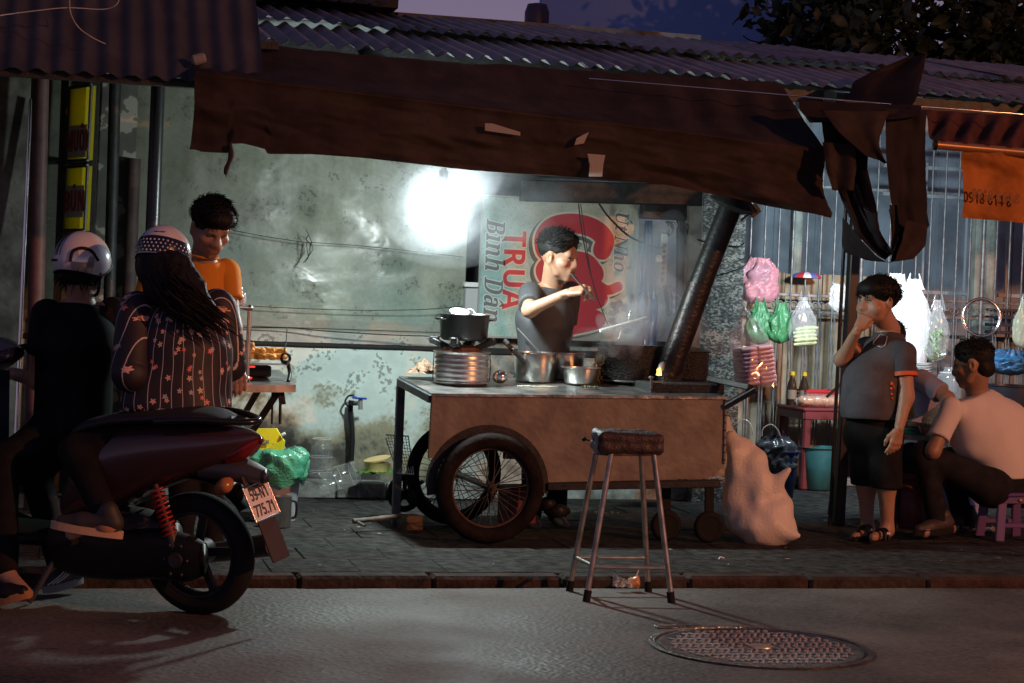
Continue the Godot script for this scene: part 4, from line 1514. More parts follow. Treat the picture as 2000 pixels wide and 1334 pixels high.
func build_awning() -> void:
	var red := tarp(0.034, 0.025, 0.024, 231)
	var dark := tarp(0.020, 0.015, 0.017, 232)
	dark.backlight_enabled = false
	var nf := noise(1.2, 4, 233)
	var eave := [Vector3(0.668, 2.557, -9.72), Vector3(2.085, 2.538, -9.72), Vector3(4.189, 2.551, -9.72)]
	var pole := [Vector3(0.649, 2.328, -9.06), Vector3(1.694, 2.265, -9.06), Vector3(2.532, 2.216, -9.06), Vector3(3.158, 2.186, -9.06), Vector3(3.876, 2.139, -9.06)]
	var hem := [Vector3(0.683, 1.946, -9.02), Vector3(0.705, 1.938, -9.02), Vector3(0.819, 1.94, -9.02), Vector3(0.823, 1.984, -9.02), Vector3(0.883, 1.99, -9.02), Vector3(0.989, 1.969, -9.02), Vector3(1.002, 1.947, -9.02), Vector3(1.209, 1.957, -9.02), Vector3(1.44, 1.952, -9.02), Vector3(1.622, 1.945, -9.02), Vector3(2.023, 1.924, -9.02), Vector3(2.19, 1.921, -9.02), Vector3(2.613, 1.918, -9.02), Vector3(2.992, 1.904, -9.02), Vector3(3.279, 1.872, -9.02), Vector3(3.576, 1.825, -9.02), Vector3(3.982, 1.76, -9.02)]
	var x0: float = pole[0].x
	var x1: float = pole[4].x
	var t := thing("tarpaulin_awning", "long dark red tarpaulin hanging from the roof edge over the cart", "awning", Vector3((x0 + x1) / 2, 1.95, -9.05))
	var g := Geo.new()
	g.grid(240, 40, func(u, v):
		var x: float = lerpf(x0, x1 + 0.02, u)
		var e := by_x(eave, x); var p := by_x(pole, x); var h := by_x(hem, x)
		e.x = x; p.x = x; h.x = x
		var right: float = smoothstep(0.55, 1.0, u)
		if v < 0.36:
			var q: float = v / 0.36
			var s := e.lerp(p, q)
			s.y += 0.03 * sin(PI * q) * -1.0 + 0.012 * nf.get_noise_2d(x * 3.0, q * 2.0) + right * 0.022 * sin(q * 2.0 + x * 26.0) * sin(PI * q)
			return s
		var w: float = (v - 0.36) / 0.64
		var s := p.lerp(h, w)
		s.x += 0.02 * w * sin(w * 3.0) * (1.0 - u) - 0.02 * w * (1.0 if u < 0.02 else 0.0)
		var diag: float = x * 1.5 + w * 1.0
		s.z += (0.035 * nf.get_noise_2d(diag * 0.7, (w - x * 0.30) * 2.2) + 0.05 * nf.get_noise_2d(x * 0.6, w)) * minf(1.0, w * 3.0)
		s.z += right * w * (0.05 * sin(w * 9.0 - x * 5.0) + 0.02 * sin(x * 17.0 + w * 6.0))
		s.z += 0.034 * exp(-w * 14.0)
		return s)
	put("cloth", g, red, t)
	g = Geo.new()
	var pl := PackedVector3Array()
	for p: Vector3 in pole:
		pl.append(p + Vector3(0, -0.022, -0.022))
	g.tube(pl, 0.018, 10)
	put("pole", g, M.steel_dark, t)
	g = Geo.new()
	g.tube(line([Vector3(0.821, 1.98, -9), Vector3(0.83, 1.924, -9), Vector3(0.81, 1.862, -9), Vector3(0.807, 1.83, -9)], 5), [0.012, 0.012, 0.012, 0.014, 0.016, 0.016, 0.014, 0.012, 0.012, 0.014, 0.014, 0.012, 0.012, 0.009, 0.005, 0.001], 6)
	put("torn_strip", g, red, t)
	var painted_hole := mat(0.30, 0.29, 0.28, 0.6)  # pale backlit pieces standing in for torn holes with the lit wall behind
	painted_hole.backlight_enabled = true
	painted_hole.backlight = lin(0.5, 0.5, 0.5)
	for q in [[Vector3(2.059, 2.153, -8.98), Vector3(2.06, 2.118, -8.98), Vector3(2.24, 2.103, -8.98), Vector3(2.24, 2.121, -8.98), Vector3(2.093, 2.155, -8.98)], [Vector3(2.586, 2.033, -8.97), Vector3(2.601, 1.978, -8.97), Vector3(2.598, 1.919, -8.97), Vector3(2.667, 1.923, -8.97), Vector3(2.67, 1.982, -8.97), Vector3(2.679, 2.031, -8.97)], [Vector3(2.527, 2.106, -8.97), Vector3(2.518, 2.073, -8.97), Vector3(2.565, 2.083, -8.97), Vector3(2.589, 2.141, -8.97)]]:
		g = Geo.new()
		var m3: Vector3 = q[0]
		var pl2 := PackedVector2Array()
		for p: Vector3 in q:
			pl2.append(Vector2(p.x - m3.x, p.y - m3.y))
		g.prism(pl2, 0.0, 0.003, Transform3D(Basis.IDENTITY, m3))
		put("painted_hole", g, painted_hole, t)
	g = Geo.new()
	var rp: Vector3 = Vector3(0.674, 2.398, -9.2)
	g.box(rp, Vector3(0.07, 0.05, 0.05), Basis(Vector3.BACK, 0.3), 0.01)
	put("tie", g, mat(0.2, 0.2, 0.19, 0.8), t)
	# hanging swag on the right: folded lengths of dark tarpaulin
	t = thing("hanging_tarpaulin", "dark folded tarpaulin hanging in a loop from the roof, right of the chimney", "tarpaulin", Vector3(4.314, 1.573, -9.136))
	var wv := func(amp: float, fr: float): return func(u, v, p): return Vector3(0, 0, amp * sin(u * fr + v * 2.0) + amp * 0.8 * nf.get_noise_2d(u * 3.0 + p.x, v * 3.0))
	put("fold", loft([Vector3(4.21, 2.363, -9.025), Vector3(4.213, 2.128, -9.019), Vector3(4.247, 1.863, -9.004), Vector3(4.271, 1.676, -8.994), Vector3(4.256, 1.582, -8.996), Vector3(4.244, 1.558, -8.999)], [Vector3(4.48, 2.377, -9.112), Vector3(4.483, 2.15, -9.107), Vector3(4.507, 1.879, -9.095), Vector3(4.511, 1.744, -9.091), Vector3(4.474, 1.639, -9.077), Vector3(4.405, 1.587, -9.062)], 14, 30, wv.call(0.022, 9.0)), dark, t)
	put("fold", loft([Vector3(3.854, 2.337, -9.061), Vector3(3.892, 2.112, -9.047), Vector3(3.972, 1.876, -9.022), Vector3(4.06, 1.694, -8.996), Vector3(4.175, 1.592, -8.986), Vector3(4.244, 1.558, -8.999)], [Vector3(4.07, 2.296, -8.903), Vector3(4.058, 2.033, -8.901), Vector3(4.105, 1.851, -8.885), Vector3(4.138, 1.747, -8.895), Vector3(4.178, 1.671, -8.925), Vector3(4.242, 1.621, -8.97)], 14, 30, wv.call(0.022, 8.0)), dark, t)
	put("fold", loft([Vector3(4.132, 1.802, -9.341), Vector3(4.131, 1.65, -9.338), Vector3(4.143, 1.612, -9.314), Vector3(4.217, 1.575, -9.212)], [Vector3(4.104, 1.784, -9.245), Vector3(4.166, 1.681, -9.175), Vector3(4.231, 1.596, -9.106), Vector3(4.268, 1.562, -9.044)], 8, 14, wv.call(0.01, 8.0)), dark, t)
	put("fold", loft([Vector3(3.99, 1.994, -8.979), Vector3(4.027, 1.877, -8.967), Vector3(4.115, 1.721, -8.942), Vector3(4.234, 1.594, -8.95)], [Vector3(4.001, 2.005, -8.935), Vector3(4.068, 1.85, -8.915), Vector3(4.163, 1.696, -8.908), Vector3(4.243, 1.605, -8.928)], 6, 20, wv.call(0.012, 7.0)), red, t)
	put("fold", loft([Vector3(4.319, 1.784, -8.954), Vector3(4.297, 1.677, -8.957), Vector3(4.262, 1.566, -8.963)], [Vector3(4.479, 1.767, -9.027), Vector3(4.462, 1.659, -9.019), Vector3(4.384, 1.585, -8.995)], 8, 12, wv.call(0.012, 6.0)), red, t)
	put("fold", loft([Vector3(4.223, 1.859, -8.959), Vector3(4.227, 1.7, -8.934), Vector3(4.225, 1.604, -8.932)], [Vector3(4.253, 1.86, -8.931), Vector3(4.258, 1.727, -8.906), Vector3(4.236, 1.625, -8.909)], 5, 10, wv.call(0.008, 6.0)), red, t)
	put("flap", loft([Vector3(3.81, 2.318, -8.917), Vector3(3.887, 2.199, -8.864), Vector3(4.009, 2.09, -8.811), Vector3(4.106, 2.057, -8.786)], [Vector3(4.161, 2.332, -8.881), Vector3(4.134, 2.271, -8.866), Vector3(4.099, 2.173, -8.842), Vector3(4.114, 2.058, -8.784)], 12, 16, wv.call(0.015, 9.0)), red, t)
	put("flap", loft([Vector3(3.827, 2.159, -8.94), Vector3(3.846, 2.023, -8.933), Vector3(3.88, 1.914, -8.922)], [Vector3(3.972, 2.152, -8.873), Vector3(3.987, 2.027, -8.867), Vector3(3.98, 1.917, -8.866)], 10, 10, wv.call(0.014, 8.0)), red, t)
	put("fold", loft([Vector3(4.156, 2.438, -9.401), Vector3(4.242, 2.558, -9.536), Vector3(4.38, 2.631, -9.606), Vector3(4.592, 2.725, -9.607)], [Vector3(4.358, 2.373, -9.091), Vector3(4.47, 2.458, -9.219), Vector3(4.589, 2.594, -9.399), Vector3(4.708, 2.746, -9.579)], 14, 14, wv.call(0.03, 8.0)), dark, t)
	put("fold", loft([Vector3(3.749, 2.383, -9.088), Vector3(3.735, 2.331, -9.05), Vector3(3.765, 2.258, -8.979)], [Vector3(4.459, 2.404, -9.118), Vector3(4.415, 2.341, -9.025), Vector3(4.268, 2.308, -8.957)], 20, 8, wv.call(0.012, 16.0)), dark, t)
	# right awning with its pole, and the orange banner
	t = thing("side_awning", "red brown tarpaulin awning stretched over a pole at the right edge", "awning", Vector3(4.776, 2.223, -9.138))
	put("cloth", loft([Vector3(4.639, 2.427, -9.486), Vector3(4.585, 2.306, -9.291), Vector3(4.533, 2.217, -9.095)], [Vector3(5.508, 2.442, -9.579), Vector3(5.381, 2.324, -9.35), Vector3(5.254, 2.205, -9.122)], 60, 14, func(u, v, _p): return Vector3(0, 0.022 * sin(u * 34.0 + v * 6.0) * sin(PI * v), 0.02 * sin(u * 34.0 + v * 6.0))), tarp(0.085, 0.034, 0.028, 235), t)
	g = Geo.new()
	g.rod(Vector3(4.536, 2.198, -9.094), Vector3(5.292, 2.186, -9.132), 0.024, 16)
	put("pole", g, mat(0.26, 0.13, 0.06, 0.35, 0.4), t)
	g = Geo.new()
	g.rod(Vector3(4.526, 2.197, -9.097), Vector3(4.544, 2.197, -9.092), 0.028, 16)
	put("pole_cap", g, M.black_plastic, t)
	t = thing("orange_banner", "orange cloth banner with faded dark lettering hung under the right pole", "banner", Vector3(4.886, 1.816, -9.081))
	put("cloth", loft([Vector3(4.703, 2.184, -9.104), Vector3(4.706, 2.081, -9.111), Vector3(4.718, 1.945, -9.105), Vector3(4.722, 1.822, -9.102)], [Vector3(5.255, 2.178, -9.121), Vector3(5.27, 2.057, -9.135), Vector3(5.274, 1.919, -9.131), Vector3(5.278, 1.805, -9.128)], 30, 20, func(u, v, _p): return Vector3(0, 0, (0.018 * sin(u * 7.0 - v * 8.0) + 0.02 * nf.get_noise_2d(u * 4.0, v * 4.0)) * clampf(absf(v - 0.66) * 4.0 - 0.45, 0.06, 1.0))), tarp(0.34, 0.12, 0.03, 236), t)
	var bx: Vector3 = Vector3(4.887, 1.941, -9.073)
	lettering("0918 614 8", sans(true), Transform3D(Basis((Vector3(5.273, 1.938, -9.132) - Vector3(4.717, 1.964, -9.106)).normalized(), Vector3.UP, -FW), bx - FW * 0.012), 0.29, 0.06, 0.002, mat(0.16, 0.06, 0.02, 0.7), t)
	# post that carries this end
	g = Geo.new()
	var pt: Vector3 = Vector3(4.541, 1.684, -10.113)
	g.bar(Vector3(pt.x - 0.012, PY, pt.z), Vector3(pt.x + 0.03, 2.5, pt.z), 0.06, 0.06, Vector3(0, 0, 1), 0.006)
	g.rod(Vector3(pt.x - 0.065, PY, pt.z), Vector3(pt.x - 0.042, 2.5, pt.z), 0.011, 8)
	one("awning_post", g, mat(0.022, 0.022, 0.024, 0.35, 0.3), "black steel post with a thin pipe beside the standing boy", "post", Vector3(pt.x, PY, pt.z))

func spoked_wheel(t: Node3D, c: Vector3, axis: Vector3, R: float, tr: float, spokes: int, tyre_m: Material, rim_m: Material, spoke_m: Material) -> void:
	var g := Geo.new()
	g.ring(c, axis, R - tr, tr, 56, 12)
	var w := put("tyre", g, tyre_m, t)
	g = Geo.new()
	g.ring(c, axis, R - tr * 2.0 + 0.004, 0.011, 48, 8)
	put("rim", g, rim_m, w)
	g = Geo.new()
	g.rod(c - axis * 0.05, c + axis * 0.05, 0.022, 14)
	g.rod(c - axis * 0.075, c + axis * 0.075, 0.009, 10)
	put("hub", g, rim_m, w)
	var x := axis.cross(Vector3(0.1, 0.99, 0.05)).normalized()
	var y := axis.cross(x)
	for i in spokes:
		var a := TAU * i / spokes
		var b := a + (0.42 if i % 4 < 2 else -0.42)
		var sd: float = 0.03 if i % 2 else -0.03
		g = Geo.new()
		g.rod(c + axis * sd + (x * cos(b) + y * sin(b)) * 0.022, c + (x * cos(a) + y * sin(a)) * (R - tr * 2.0 + 0.002), 0.0022, 5)
		put("spoke", g, spoke_m, w)

func build_cart() -> void:
	var tan_m := grimy(0.215, 0.185, 0.150, 0.7, 0.6, 0.0, 1.1, 301, 0.35, 0.012)
	var steel := grimy(0.30, 0.30, 0.29, 0.4, 0.34, 0.9, 1.6, 302, 0.2)
	var frame := grimy(0.10, 0.12, 0.14, 0.6, 0.5, 0.4, 1.8, 303)
	var fl: Vector3 = Vector3(1.898, 0.804, -9.25)
	var fr: Vector3 = Vector3(3.479, 0.826, -9.25)
	var bl: Vector3 = Vector3(1.858, 0.855, -9.95)
	var br := fr + (bl - fl) + Vector3(0.05, 0, 0)
	var t := thing("food_cart", "tan panelled street food cart on spoked wheels with a steel top", "cart", Vector3(2.65, PY, -9.6))
	var g := Geo.new()
	var dn := Vector3(0, -0.014, 0)
	var o := Vector3(0, 0, 0.012)
	g.quad(fl + o, fr + o, br, bl)
	g.quad(bl + dn, br + dn, fr + dn + o, fl + dn + o)
	g.quad(fl + dn + o, fr + dn + o, fr + o, fl + o)
	g.quad(fr + dn + o, br + dn, br, fr + o)
	g.quad(bl + dn, fl + dn + o, fl + o, bl)
	put("steel_top", g, steel, t)
	# front panel with the wheel arch cut out, and its ragged foot
	var wc: Vector3 = Vector3(2.208, 0.334, -9.2)
	var pl := PackedVector2Array()
	for p: Vector3 in [Vector3(1.899, 0.799, -9.25), Vector3(3.477, 0.82, -9.25), Vector3(3.486, 0.475, -9.25), Vector3(3.442, 0.428, -9.25), Vector3(3.387, 0.395, -9.25)]:
		pl.append(Vector2(p.x, p.y - 0.006))
	var foot0: Vector3 = Vector3(3.387, 0.39, -9.25)
	var foot1: Vector3 = Vector3(2.536, 0.351, -9.25)
	for i in range(1, 24):
		var p := foot0.lerp(foot1, i / 24.0)
		pl.append(Vector2(p.x, p.y + rng.randf_range(-0.006, 0.008)))
	for i in 19:
		var a := lerpf(0.04, PI - 0.50, i / 18.0)
		pl.append(Vector2(wc.x + cos(a) * 0.305, wc.y + sin(a) * 0.305))
	var le := Vector3(fl.x - 0.004, wc.y + 0.140, -9.25)
	pl.append(Vector2(le.x, le.y))
	g = Geo.new()
	g.prism(pl, -9.268, -9.25)
	put("front_panel", g, tan_m, t)
	g = Geo.new()
	g.bar(fl + Vector3(0.008, 0, 0.006), le + Vector3(0.005, 0, 0.006), 0.016, 0.012, Vector3(0, 0, 1), 0.003)
	put("corner_strip", g, tan_m, t)
	g = Geo.new()
	var ri: Vector3 = Vector3(3.48, 0.475, -9.25)
	g.bar(fr + Vector3(-0.006, -0.01, 0.006), ri + Vector3(0, 0, 0.006), 0.014, 0.012, Vector3(0, 0, 1), 0.003)
	put("corner_strip", g, tan_m, t)
	for i in 9:
		g = Geo.new()
		g.ball((fr + Vector3(-0.008, 0, 0.013)).lerp(ri + Vector3(-0.002, 0, 0.013), (i + 0.5) / 9.0), Vector3(0.005, 0.005, 0.003), 8)
		put("rivet", g, M.rust, t)
	# right and back panels, lower beam
	g = Geo.new()
	g.box((fr + br) / 2 + Vector3(-0.02, -0.2, -0.02), Vector3(0.018, 0.36, 0.6))
	put("side_panel", g, tan_m, t)
	g = Geo.new()
	g.box(Vector3(2.95, 0.60, -9.93), Vector3(1.0, 0.36, 0.018))
	put("back_panel", g, tan_m, t)
	g = Geo.new()
	g.bar(Vector3(2.519, 0.341, -9.248), Vector3(3.431, 0.377, -9.176), 0.04, 0.05, Vector3(0, 0, 1), 0.004)
	g.bar(Vector3(2.598, 0.311, -9.537), Vector3(3.572, 0.34, -9.552), 0.04, 0.04, Vector3(0, 0, 1), 0.004)
	put("lower_beam", g, M.iron_black, t)
	g = Geo.new()
	for i in 26:
		var p := foot1.lerp(foot0, (i + 0.5) / 26.0) + Vector3(0, -0.012, 0.004)
		g.ball(p, Vector3(rng.randf_range(0.012, 0.03), rng.randf_range(0.008, 0.02), 0.008), 8, Basis(Vector3.BACK, rng.randf_range(-0.4, 0.4)))
	put("torn_edge", g, M.rust, t)
	# open frame on the left
	g = Geo.new()
	g.bar(fl + Vector3(0.0, -0.03, -0.01), bl + Vector3(0, -0.03, 0), 0.024, 0.042, Vector3.UP, 0.003)
	put("side_rail", g, frame, t)
	g = Geo.new()
	g.bar(Vector3(bl.x + 0.012, PY, bl.z), bl + Vector3(0.012, -0.05, 0), 0.044, 0.044, Vector3(0, 0, 1), 0.004)
	put("frame_post", g, frame, t)
	g = Geo.new()
	g.bar(bl + Vector3(0, -0.035, -0.01), br + Vector3(0, -0.035, -0.01), 0.04, 0.03, Vector3.UP, 0.003)
	put("back_rail", g, frame, t)
	g = Geo.new()
	g.bar(Vector3(3.448, 0.912, -9.441), Vector3(3.573, 0.882, -9.151), 0.032, 0.04, Vector3(0, 0, 1), 0.004)
	g.bar(Vector3(3.477, 0.78, -9.245), Vector3(3.604, 0.881, -9.143), 0.03, 0.05, Vector3(0, 0, 1), 0.004)
	put("side_arm", g, M.iron_black, t)
	# wheels
	var tyre := grimy(0.017, 0.013, 0.012, 0.5, 0.85, 0.0, 2.5, 305, 0.3)
	spoked_wheel(t, wc, Vector3(0.03, 0, 1).normalized(), 0.283, 0.042, 36, tyre, M.rust, M.steel_dark)
	spoked_wheel(t, Vector3(wc.x - 0.02, wc.y, -9.97), Vector3(0.22, 0, 1).normalized(), 0.283, 0.034, 36, tyre, M.rust, M.steel_dark)
	g = Geo.new()
	g.rod(Vector3(wc.x, wc.y, -9.2), Vector3(wc.x - 0.02, wc.y, -9.97), 0.014, 10)
	put("axle", g, M.steel_dark, t)
	g = Geo.new()
	g.grid(30, 3, func(u, v):
		var a: float = lerpf(-0.15, PI + 0.05, u)
		return Vector3(wc.x + cos(a) * 0.302, wc.y + sin(a) * 0.302, -9.252 - 0.11 * v))
	put("wheel_arch", g, M.iron_black, t)
	g = Geo.new()
	var an := PackedVector2Array()
	for i in 31:
		var a := lerpf(-0.1, PI + 0.15, i / 30.0)
		an.append(Vector2(wc.x + cos(a) * 0.318, wc.y + sin(a) * 0.318))
	for i in 31:
		var a := lerpf(PI + 0.15, -0.1, i / 30.0)
		an.append(Vector2(wc.x + cos(a) * 0.272, wc.y + sin(a) * 0.272))
	g.prism(an, -9.247, -9.241)
	put("mudguard", g, M.iron_black, t)
	for q in [[Vector3(3.201, 0.292, -9.334), 0.085], [Vector3(3.421, 0.241, -9.278), 0.085]]:
		g = Geo.new()
		var cc: Vector3 = q[0]
		cc.y = PY + q[1]
		g.ring(cc, Vector3(0, 0, 1), q[1] - 0.022, 0.022, 30, 10)
		g.rod(cc + Vector3(0, 0, -0.018), cc + Vector3(0, 0, 0.018), q[1] - 0.026, 20)
		g.bar(cc, cc + Vector3(0, 0.24, -0.02), 0.05, 0.016, Vector3(0, 0, 1), 0.003)
		put("caster", g, M.rubber, t)
	# things kept under and beside the cart
	g = Geo.new()
	g.box(Vector3(2.411, 0.227, -9.427), Vector3(0.16, 0.20, 0.15), Basis(Vector3.UP, 0.2), 0.008)
	one("red_crate", g, mat(0.11, 0.018, 0.018, 0.6), "dark red box under the cart seen through the front wheel", "box", Vector3(2.414, 0.147, -9.424))
	g = Geo.new()
	g.ball(Vector3(2.615, 0.2, -9.375), Vector3(0.075, 0.035, 0.06), 14)
	g.ball(Vector3(2.562, 0.233, -9.389), Vector3(0.05, 0.04, 0.05), 12)
	one("rag_heap", g, M.black_plastic, "black crumpled rag lying under the cart beside the front wheel", "rag", Vector3(2.616, 0.168, -9.374))
	t = thing("trolley_wheel", "small black five spoked trolley wheel left of the cart", "wheel", Vector3(1.956, 0.095, -10.156))
	var c: Vector3 = Vector3(1.953, 0.2, -10.159)
	g = Geo.new()
	g.ring(c, Vector3(0.25, 0, 1).normalized(), 0.088, 0.018, 36, 10)
	put("tyre", g, M.rubber, t)
	g = Geo.new()
	var ax := Vector3(0.25, 0, 1).normalized()
	var xx := ax.cross(Vector3.UP).normalized()
	for i in 5:
		var a := TAU * i / 5 + 0.3
		g.bar(c, c + (xx * cos(a) + Vector3.UP * sin(a)) * 0.085, 0.024, 0.014, ax, 0.003)
	g.rod(c - ax * 0.02, c + ax * 0.02, 0.026, 12)
	put("spoke", g, M.black_plastic, t)
	g = Geo.new()
	g.bar(c + Vector3(0, 0, -0.03), Vector3(2.077, 0.149, -10.075), 0.06, 0.05, Vector3(0, 0, 1), 0.01)
	g.rod(c, Vector3(2.04, 0.274, -10.087), 0.012, 8)
	put("fork", g, M.black_plastic, t)
	# wire rack leaning by the cart post
	t = thing("wire_rack", "chromed wire grill rack leaning against the cart frame post", "rack", Vector3(1.921, 0.322, -10.015))
	var r0: Vector3 = Vector3(1.817, 0.526, -10.097)
	var r1: Vector3 = Vector3(1.934, 0.527, -10.016)
	var r2: Vector3 = Vector3(1.941, 0.335, -9.855)
	var r3: Vector3 = Vector3(1.867, 0.333, -9.925)
	g = Geo.new()
	for e in [[r0, r1], [r1, r2], [r2, r3], [r3, r0]]:
		g.rod(e[0], e[1], 0.004, 6)
	put("frame", g, M.bright_wire, t)
	for i in range(1, 8):
		g = Geo.new()
		g.rod(r0.lerp(r1, i / 8.0), r3.lerp(r2, i / 8.0), 0.0022, 5)
		put("wire", g, M.bright_wire, t)
	for i in range(1, 12):
		g = Geo.new()
		g.rod(r0.lerp(r3, i / 12.0), r1.lerp(r2, i / 12.0), 0.0018, 5)
		put("wire", g, M.bright_wire, t)
	g = Geo.new()
	g.box(Vector3(1.919, 0.076, -9.804), Vector3(0.10, 0.09, 0.12), Basis(Vector3.UP, 0.3), 0.006)
	one("wheel_chock", g, grimy(0.14, 0.11, 0.08, 0.5, 0.85, 0.0, 3.0, 306, 0.4), "wooden chock block beside the front cart wheel", "block", Vector3(1.92, 0.044, -9.803))
	g = Geo.new()
	g.rod(Vector3(1.585, 0.106, -9.63), Vector3(1.846, 0.124, -9.72), 0.013, 8)
	g.rod(Vector3(1.604, 0.104, -9.646), Vector3(1.635, 0.09, -9.566), 0.008, 6)
	one("wooden_stick", g, grimy(0.16, 0.14, 0.12, 0.5, 0.8, 0.0, 3.0, 307), "short stick lying on the paving left of the cart wheel", "stick", Vector3(1.71, 0.115, -9.651))

func pot(called: String, label: String, at: Vector3, R: float, h: float, m: Material, opt := {}) -> Node3D:
	var t := thing(called, label, opt.get("category", "pot"), at, opt.get("turn", 0.0))
	var g := Geo.new()
	var rb: float = R * opt.get("taper", 0.95)
	var pr := [Vector2(0, 0), Vector2(rb - 0.02, 0), Vector2(rb, 0.015)]
	var ribs: int = opt.get("ribs", 0)
	if ribs:
		for i in ribs:
			var y0: float = 0.02 + (h - 0.04) * i / ribs
			var dy: float = (h - 0.04) / ribs
			pr.append(Vector2(R - 0.005, y0 + dy * 0.2)); pr.append(Vector2(R, y0 + dy * 0.45)); pr.append(Vector2(R, y0 + dy * 0.6)); pr.append(Vector2(R - 0.005, y0 + dy * 0.85))
	pr.append_array([Vector2(R, h - 0.004)])
	var lip: float = opt.get("lip", 0.006)
	pr.append_array([Vector2(R + lip, h), Vector2(R + lip, h + 0.004), Vector2(R - 0.004, h + 0.003), Vector2(R - 0.006, h - 0.01), Vector2(rb - 0.008, 0.02), Vector2(0, 0.02)])
	g.lathe(pr, 48)
	local("body", g, m, t)
	if opt.has("fill"):
		g = Geo.new()
		g.lathe([Vector2(R - 0.006, h * opt.fill), Vector2(0, h * opt.fill + 0.004)], 36)
		local("contents", g, opt.fill_m, t)
	if opt.get("handles", false):
		for s: float in [-1.0, 1.0]:
			g = Geo.new()
			g.tube(line([Vector3(s * R, h * 0.8, -0.035), Vector3(s * (R + 0.028), h * 0.85, -0.03), Vector3(s * (R + 0.028), h * 0.85, 0.03), Vector3(s * R, h * 0.8, 0.035)], 5), 0.005, 6)
			local("handle", g, m, t)
	return t

func build_cart_top() -> void:
	var alu := grimy(0.60, 0.60, 0.58, 0.75, 0.28, 1.0, 5.0, 321)
	var soot := grimy(0.02, 0.02, 0.021, 0.45, 0.6, 0.2, 5.0, 322, 0.9, 0.03)
	# ribbed tin stove with a burner and a black pot on it
	var at: Vector3 = Vector3(2.134, 0.831, -9.64)
	var tin := grimy(0.62, 0.60, 0.57, 0.8, 0.33, 0.95, 3.0, 323)
	var t := pot("tin_stove", "ribbed round tin stove at the left end of the cart top", at, 0.145, 0.175, tin, {"category": "stove", "taper": 1.0, "ribs": 5, "lip": 0.008})
	var g := Geo.new()
	for s: float in [-1.0, 1.0]:
		g.tube(line([Vector3(s * 0.15, 0.17, 0.0), Vector3(s * 0.155, 0.10, 0.01), Vector3(s * 0.152, 0.02, 0.0)], 4), 0.003, 5)
	local("wire_bail", g, M.steel_dark, t)
	g = Geo.new()
	g.lathe([Vector2(0.0, 0.172), Vector2(0.11, 0.172), Vector2(0.10, 0.20), Vector2(0.06, 0.212), Vector2(0.0, 0.212)], 28)
	local("burner", g, grimy(0.16, 0.07, 0.04, 0.5, 0.7, 0.2, 5.0, 324, 0.4), t)
	for i in 4:
		var a := 0.5 + i * TAU / 4
		var d := Vector3(cos(a), 0, sin(a))
		g = Geo.new()
		g.bar(d * 0.06 + Vector3(0, 0.19, 0), d * 0.165 + Vector3(0, 0.232, 0), 0.05, 0.03, Vector3.UP, 0.004)
		g.box(d * 0.155 + Vector3(0, 0.235, 0), Vector3(0.05, 0.035, 0.03), Basis(Vector3.UP, -a), 0.004)
		local("pot_rest", g, M.iron_black, t)
	var pat := at + Vector3(0.006, 0.236, 0)
	t = pot("black_pot", "black pot standing on the ribbed tin stove", pat, 0.132, 0.135, mat(0.022, 0.022, 0.024, 0.35, 0.2), {"handles": true, "fill": 0.97, "fill_m": mat(0.25, 0.2, 0.17, 0.6), "turn": 0.3})
	g = Geo.new()
	g.lathe([Vector2(0, 0.0), Vector2(0.03, 0.0), Vector2(0.052, 0.03), Vector2(0.050, 0.03), Vector2(0.03, 0.006), Vector2(0, 0.006)], 24, Transform3D(Basis(Vector3.RIGHT, 0.35), pat + Vector3(-0.035, 0.125, 0.02)))
	one("white_bowl", g, M.white_plastic, "small white bowl set in the black pot on the tin stove", "bowl", pat + Vector3(-0.035, 0.13, 0.02))
	g = Geo.new()
	g.ring(pat + Vector3(0.025, 0.145, 0.04), Vector3(0.3, 0.4, 0.86).normalized(), 0.024, 0.003, 18, 6)
	g.ball(pat + Vector3(0.085, 0.132, 0.0), Vector3(0.055, 0.012, 0.035), 14)
	one("serving_spoon", g, M.white_plastic, "pale spoon with a loop handle lying over the black pot rim", "spoon", pat + Vector3(0.05, 0.135, 0.02))
	# brown rag
	var nf := noise(9.0, 3, 331)
	g = Geo.new()
	var rc: Vector3 = Vector3(1.978, 0.88, -9.85)
	g.grid(28, 16, func(u, v):
		var a: float = TAU * u
		var r: float = 0.075 * (1.0 - v) * (1.0 + 0.5 * nf.get_noise_2d(cos(a) * 0.3, sin(a) * 0.3 + v * 0.2))
		return rc + Vector3(cos(a) * r * 1.3, 0.075 * v + 0.02 * nf.get_noise_3d(cos(a) * 0.4, v * 0.5, sin(a) * 0.4) * (1.0 if v > 0.05 else 0.0), sin(a) * r), true)
	one("brown_rag", g, grimy(0.20, 0.13, 0.09, 0.4, 0.8, 0.0, 6.0, 332), "crumpled brown rag on the back left corner of the cart", "rag", rc)
	# ladle bowl lying upside down
	g = Geo.new()
	var lb: Vector3 = Vector3(2.34, 0.86, -9.62)
	g.ball(lb + Vector3(0, 0.022, 0), Vector3(0.042, 0.036, 0.042), 20)
	g.tube(line([lb + Vector3(0.03, 0.04, -0.02), lb + Vector3(0.07, 0.045, -0.06), lb + Vector3(0.12, 0.03, -0.12)], 5), 0.005, 6)
	one("steel_ladle", g, M.chrome, "shiny steel ladle lying face down between stove and pots", "ladle", lb)
	# aluminium pots
	at = Vector3(2.578, 0.846, -9.8)
	t = pot("aluminium_pot", "dull aluminium pot in front, left of the small saucepan", at, 0.118, 0.165, alu, {"fill": 0.8, "fill_m": mat(0.12, 0.06, 0.03, 0.4), "lip": 0.008, "taper": 0.9})
	g = Geo.new()
	g.ball(Vector3(-0.121, 0.158, 0.0), Vector3(0.012, 0.016, 0.02), 10)
	local("lug", g, alu, t)
	g = Geo.new()
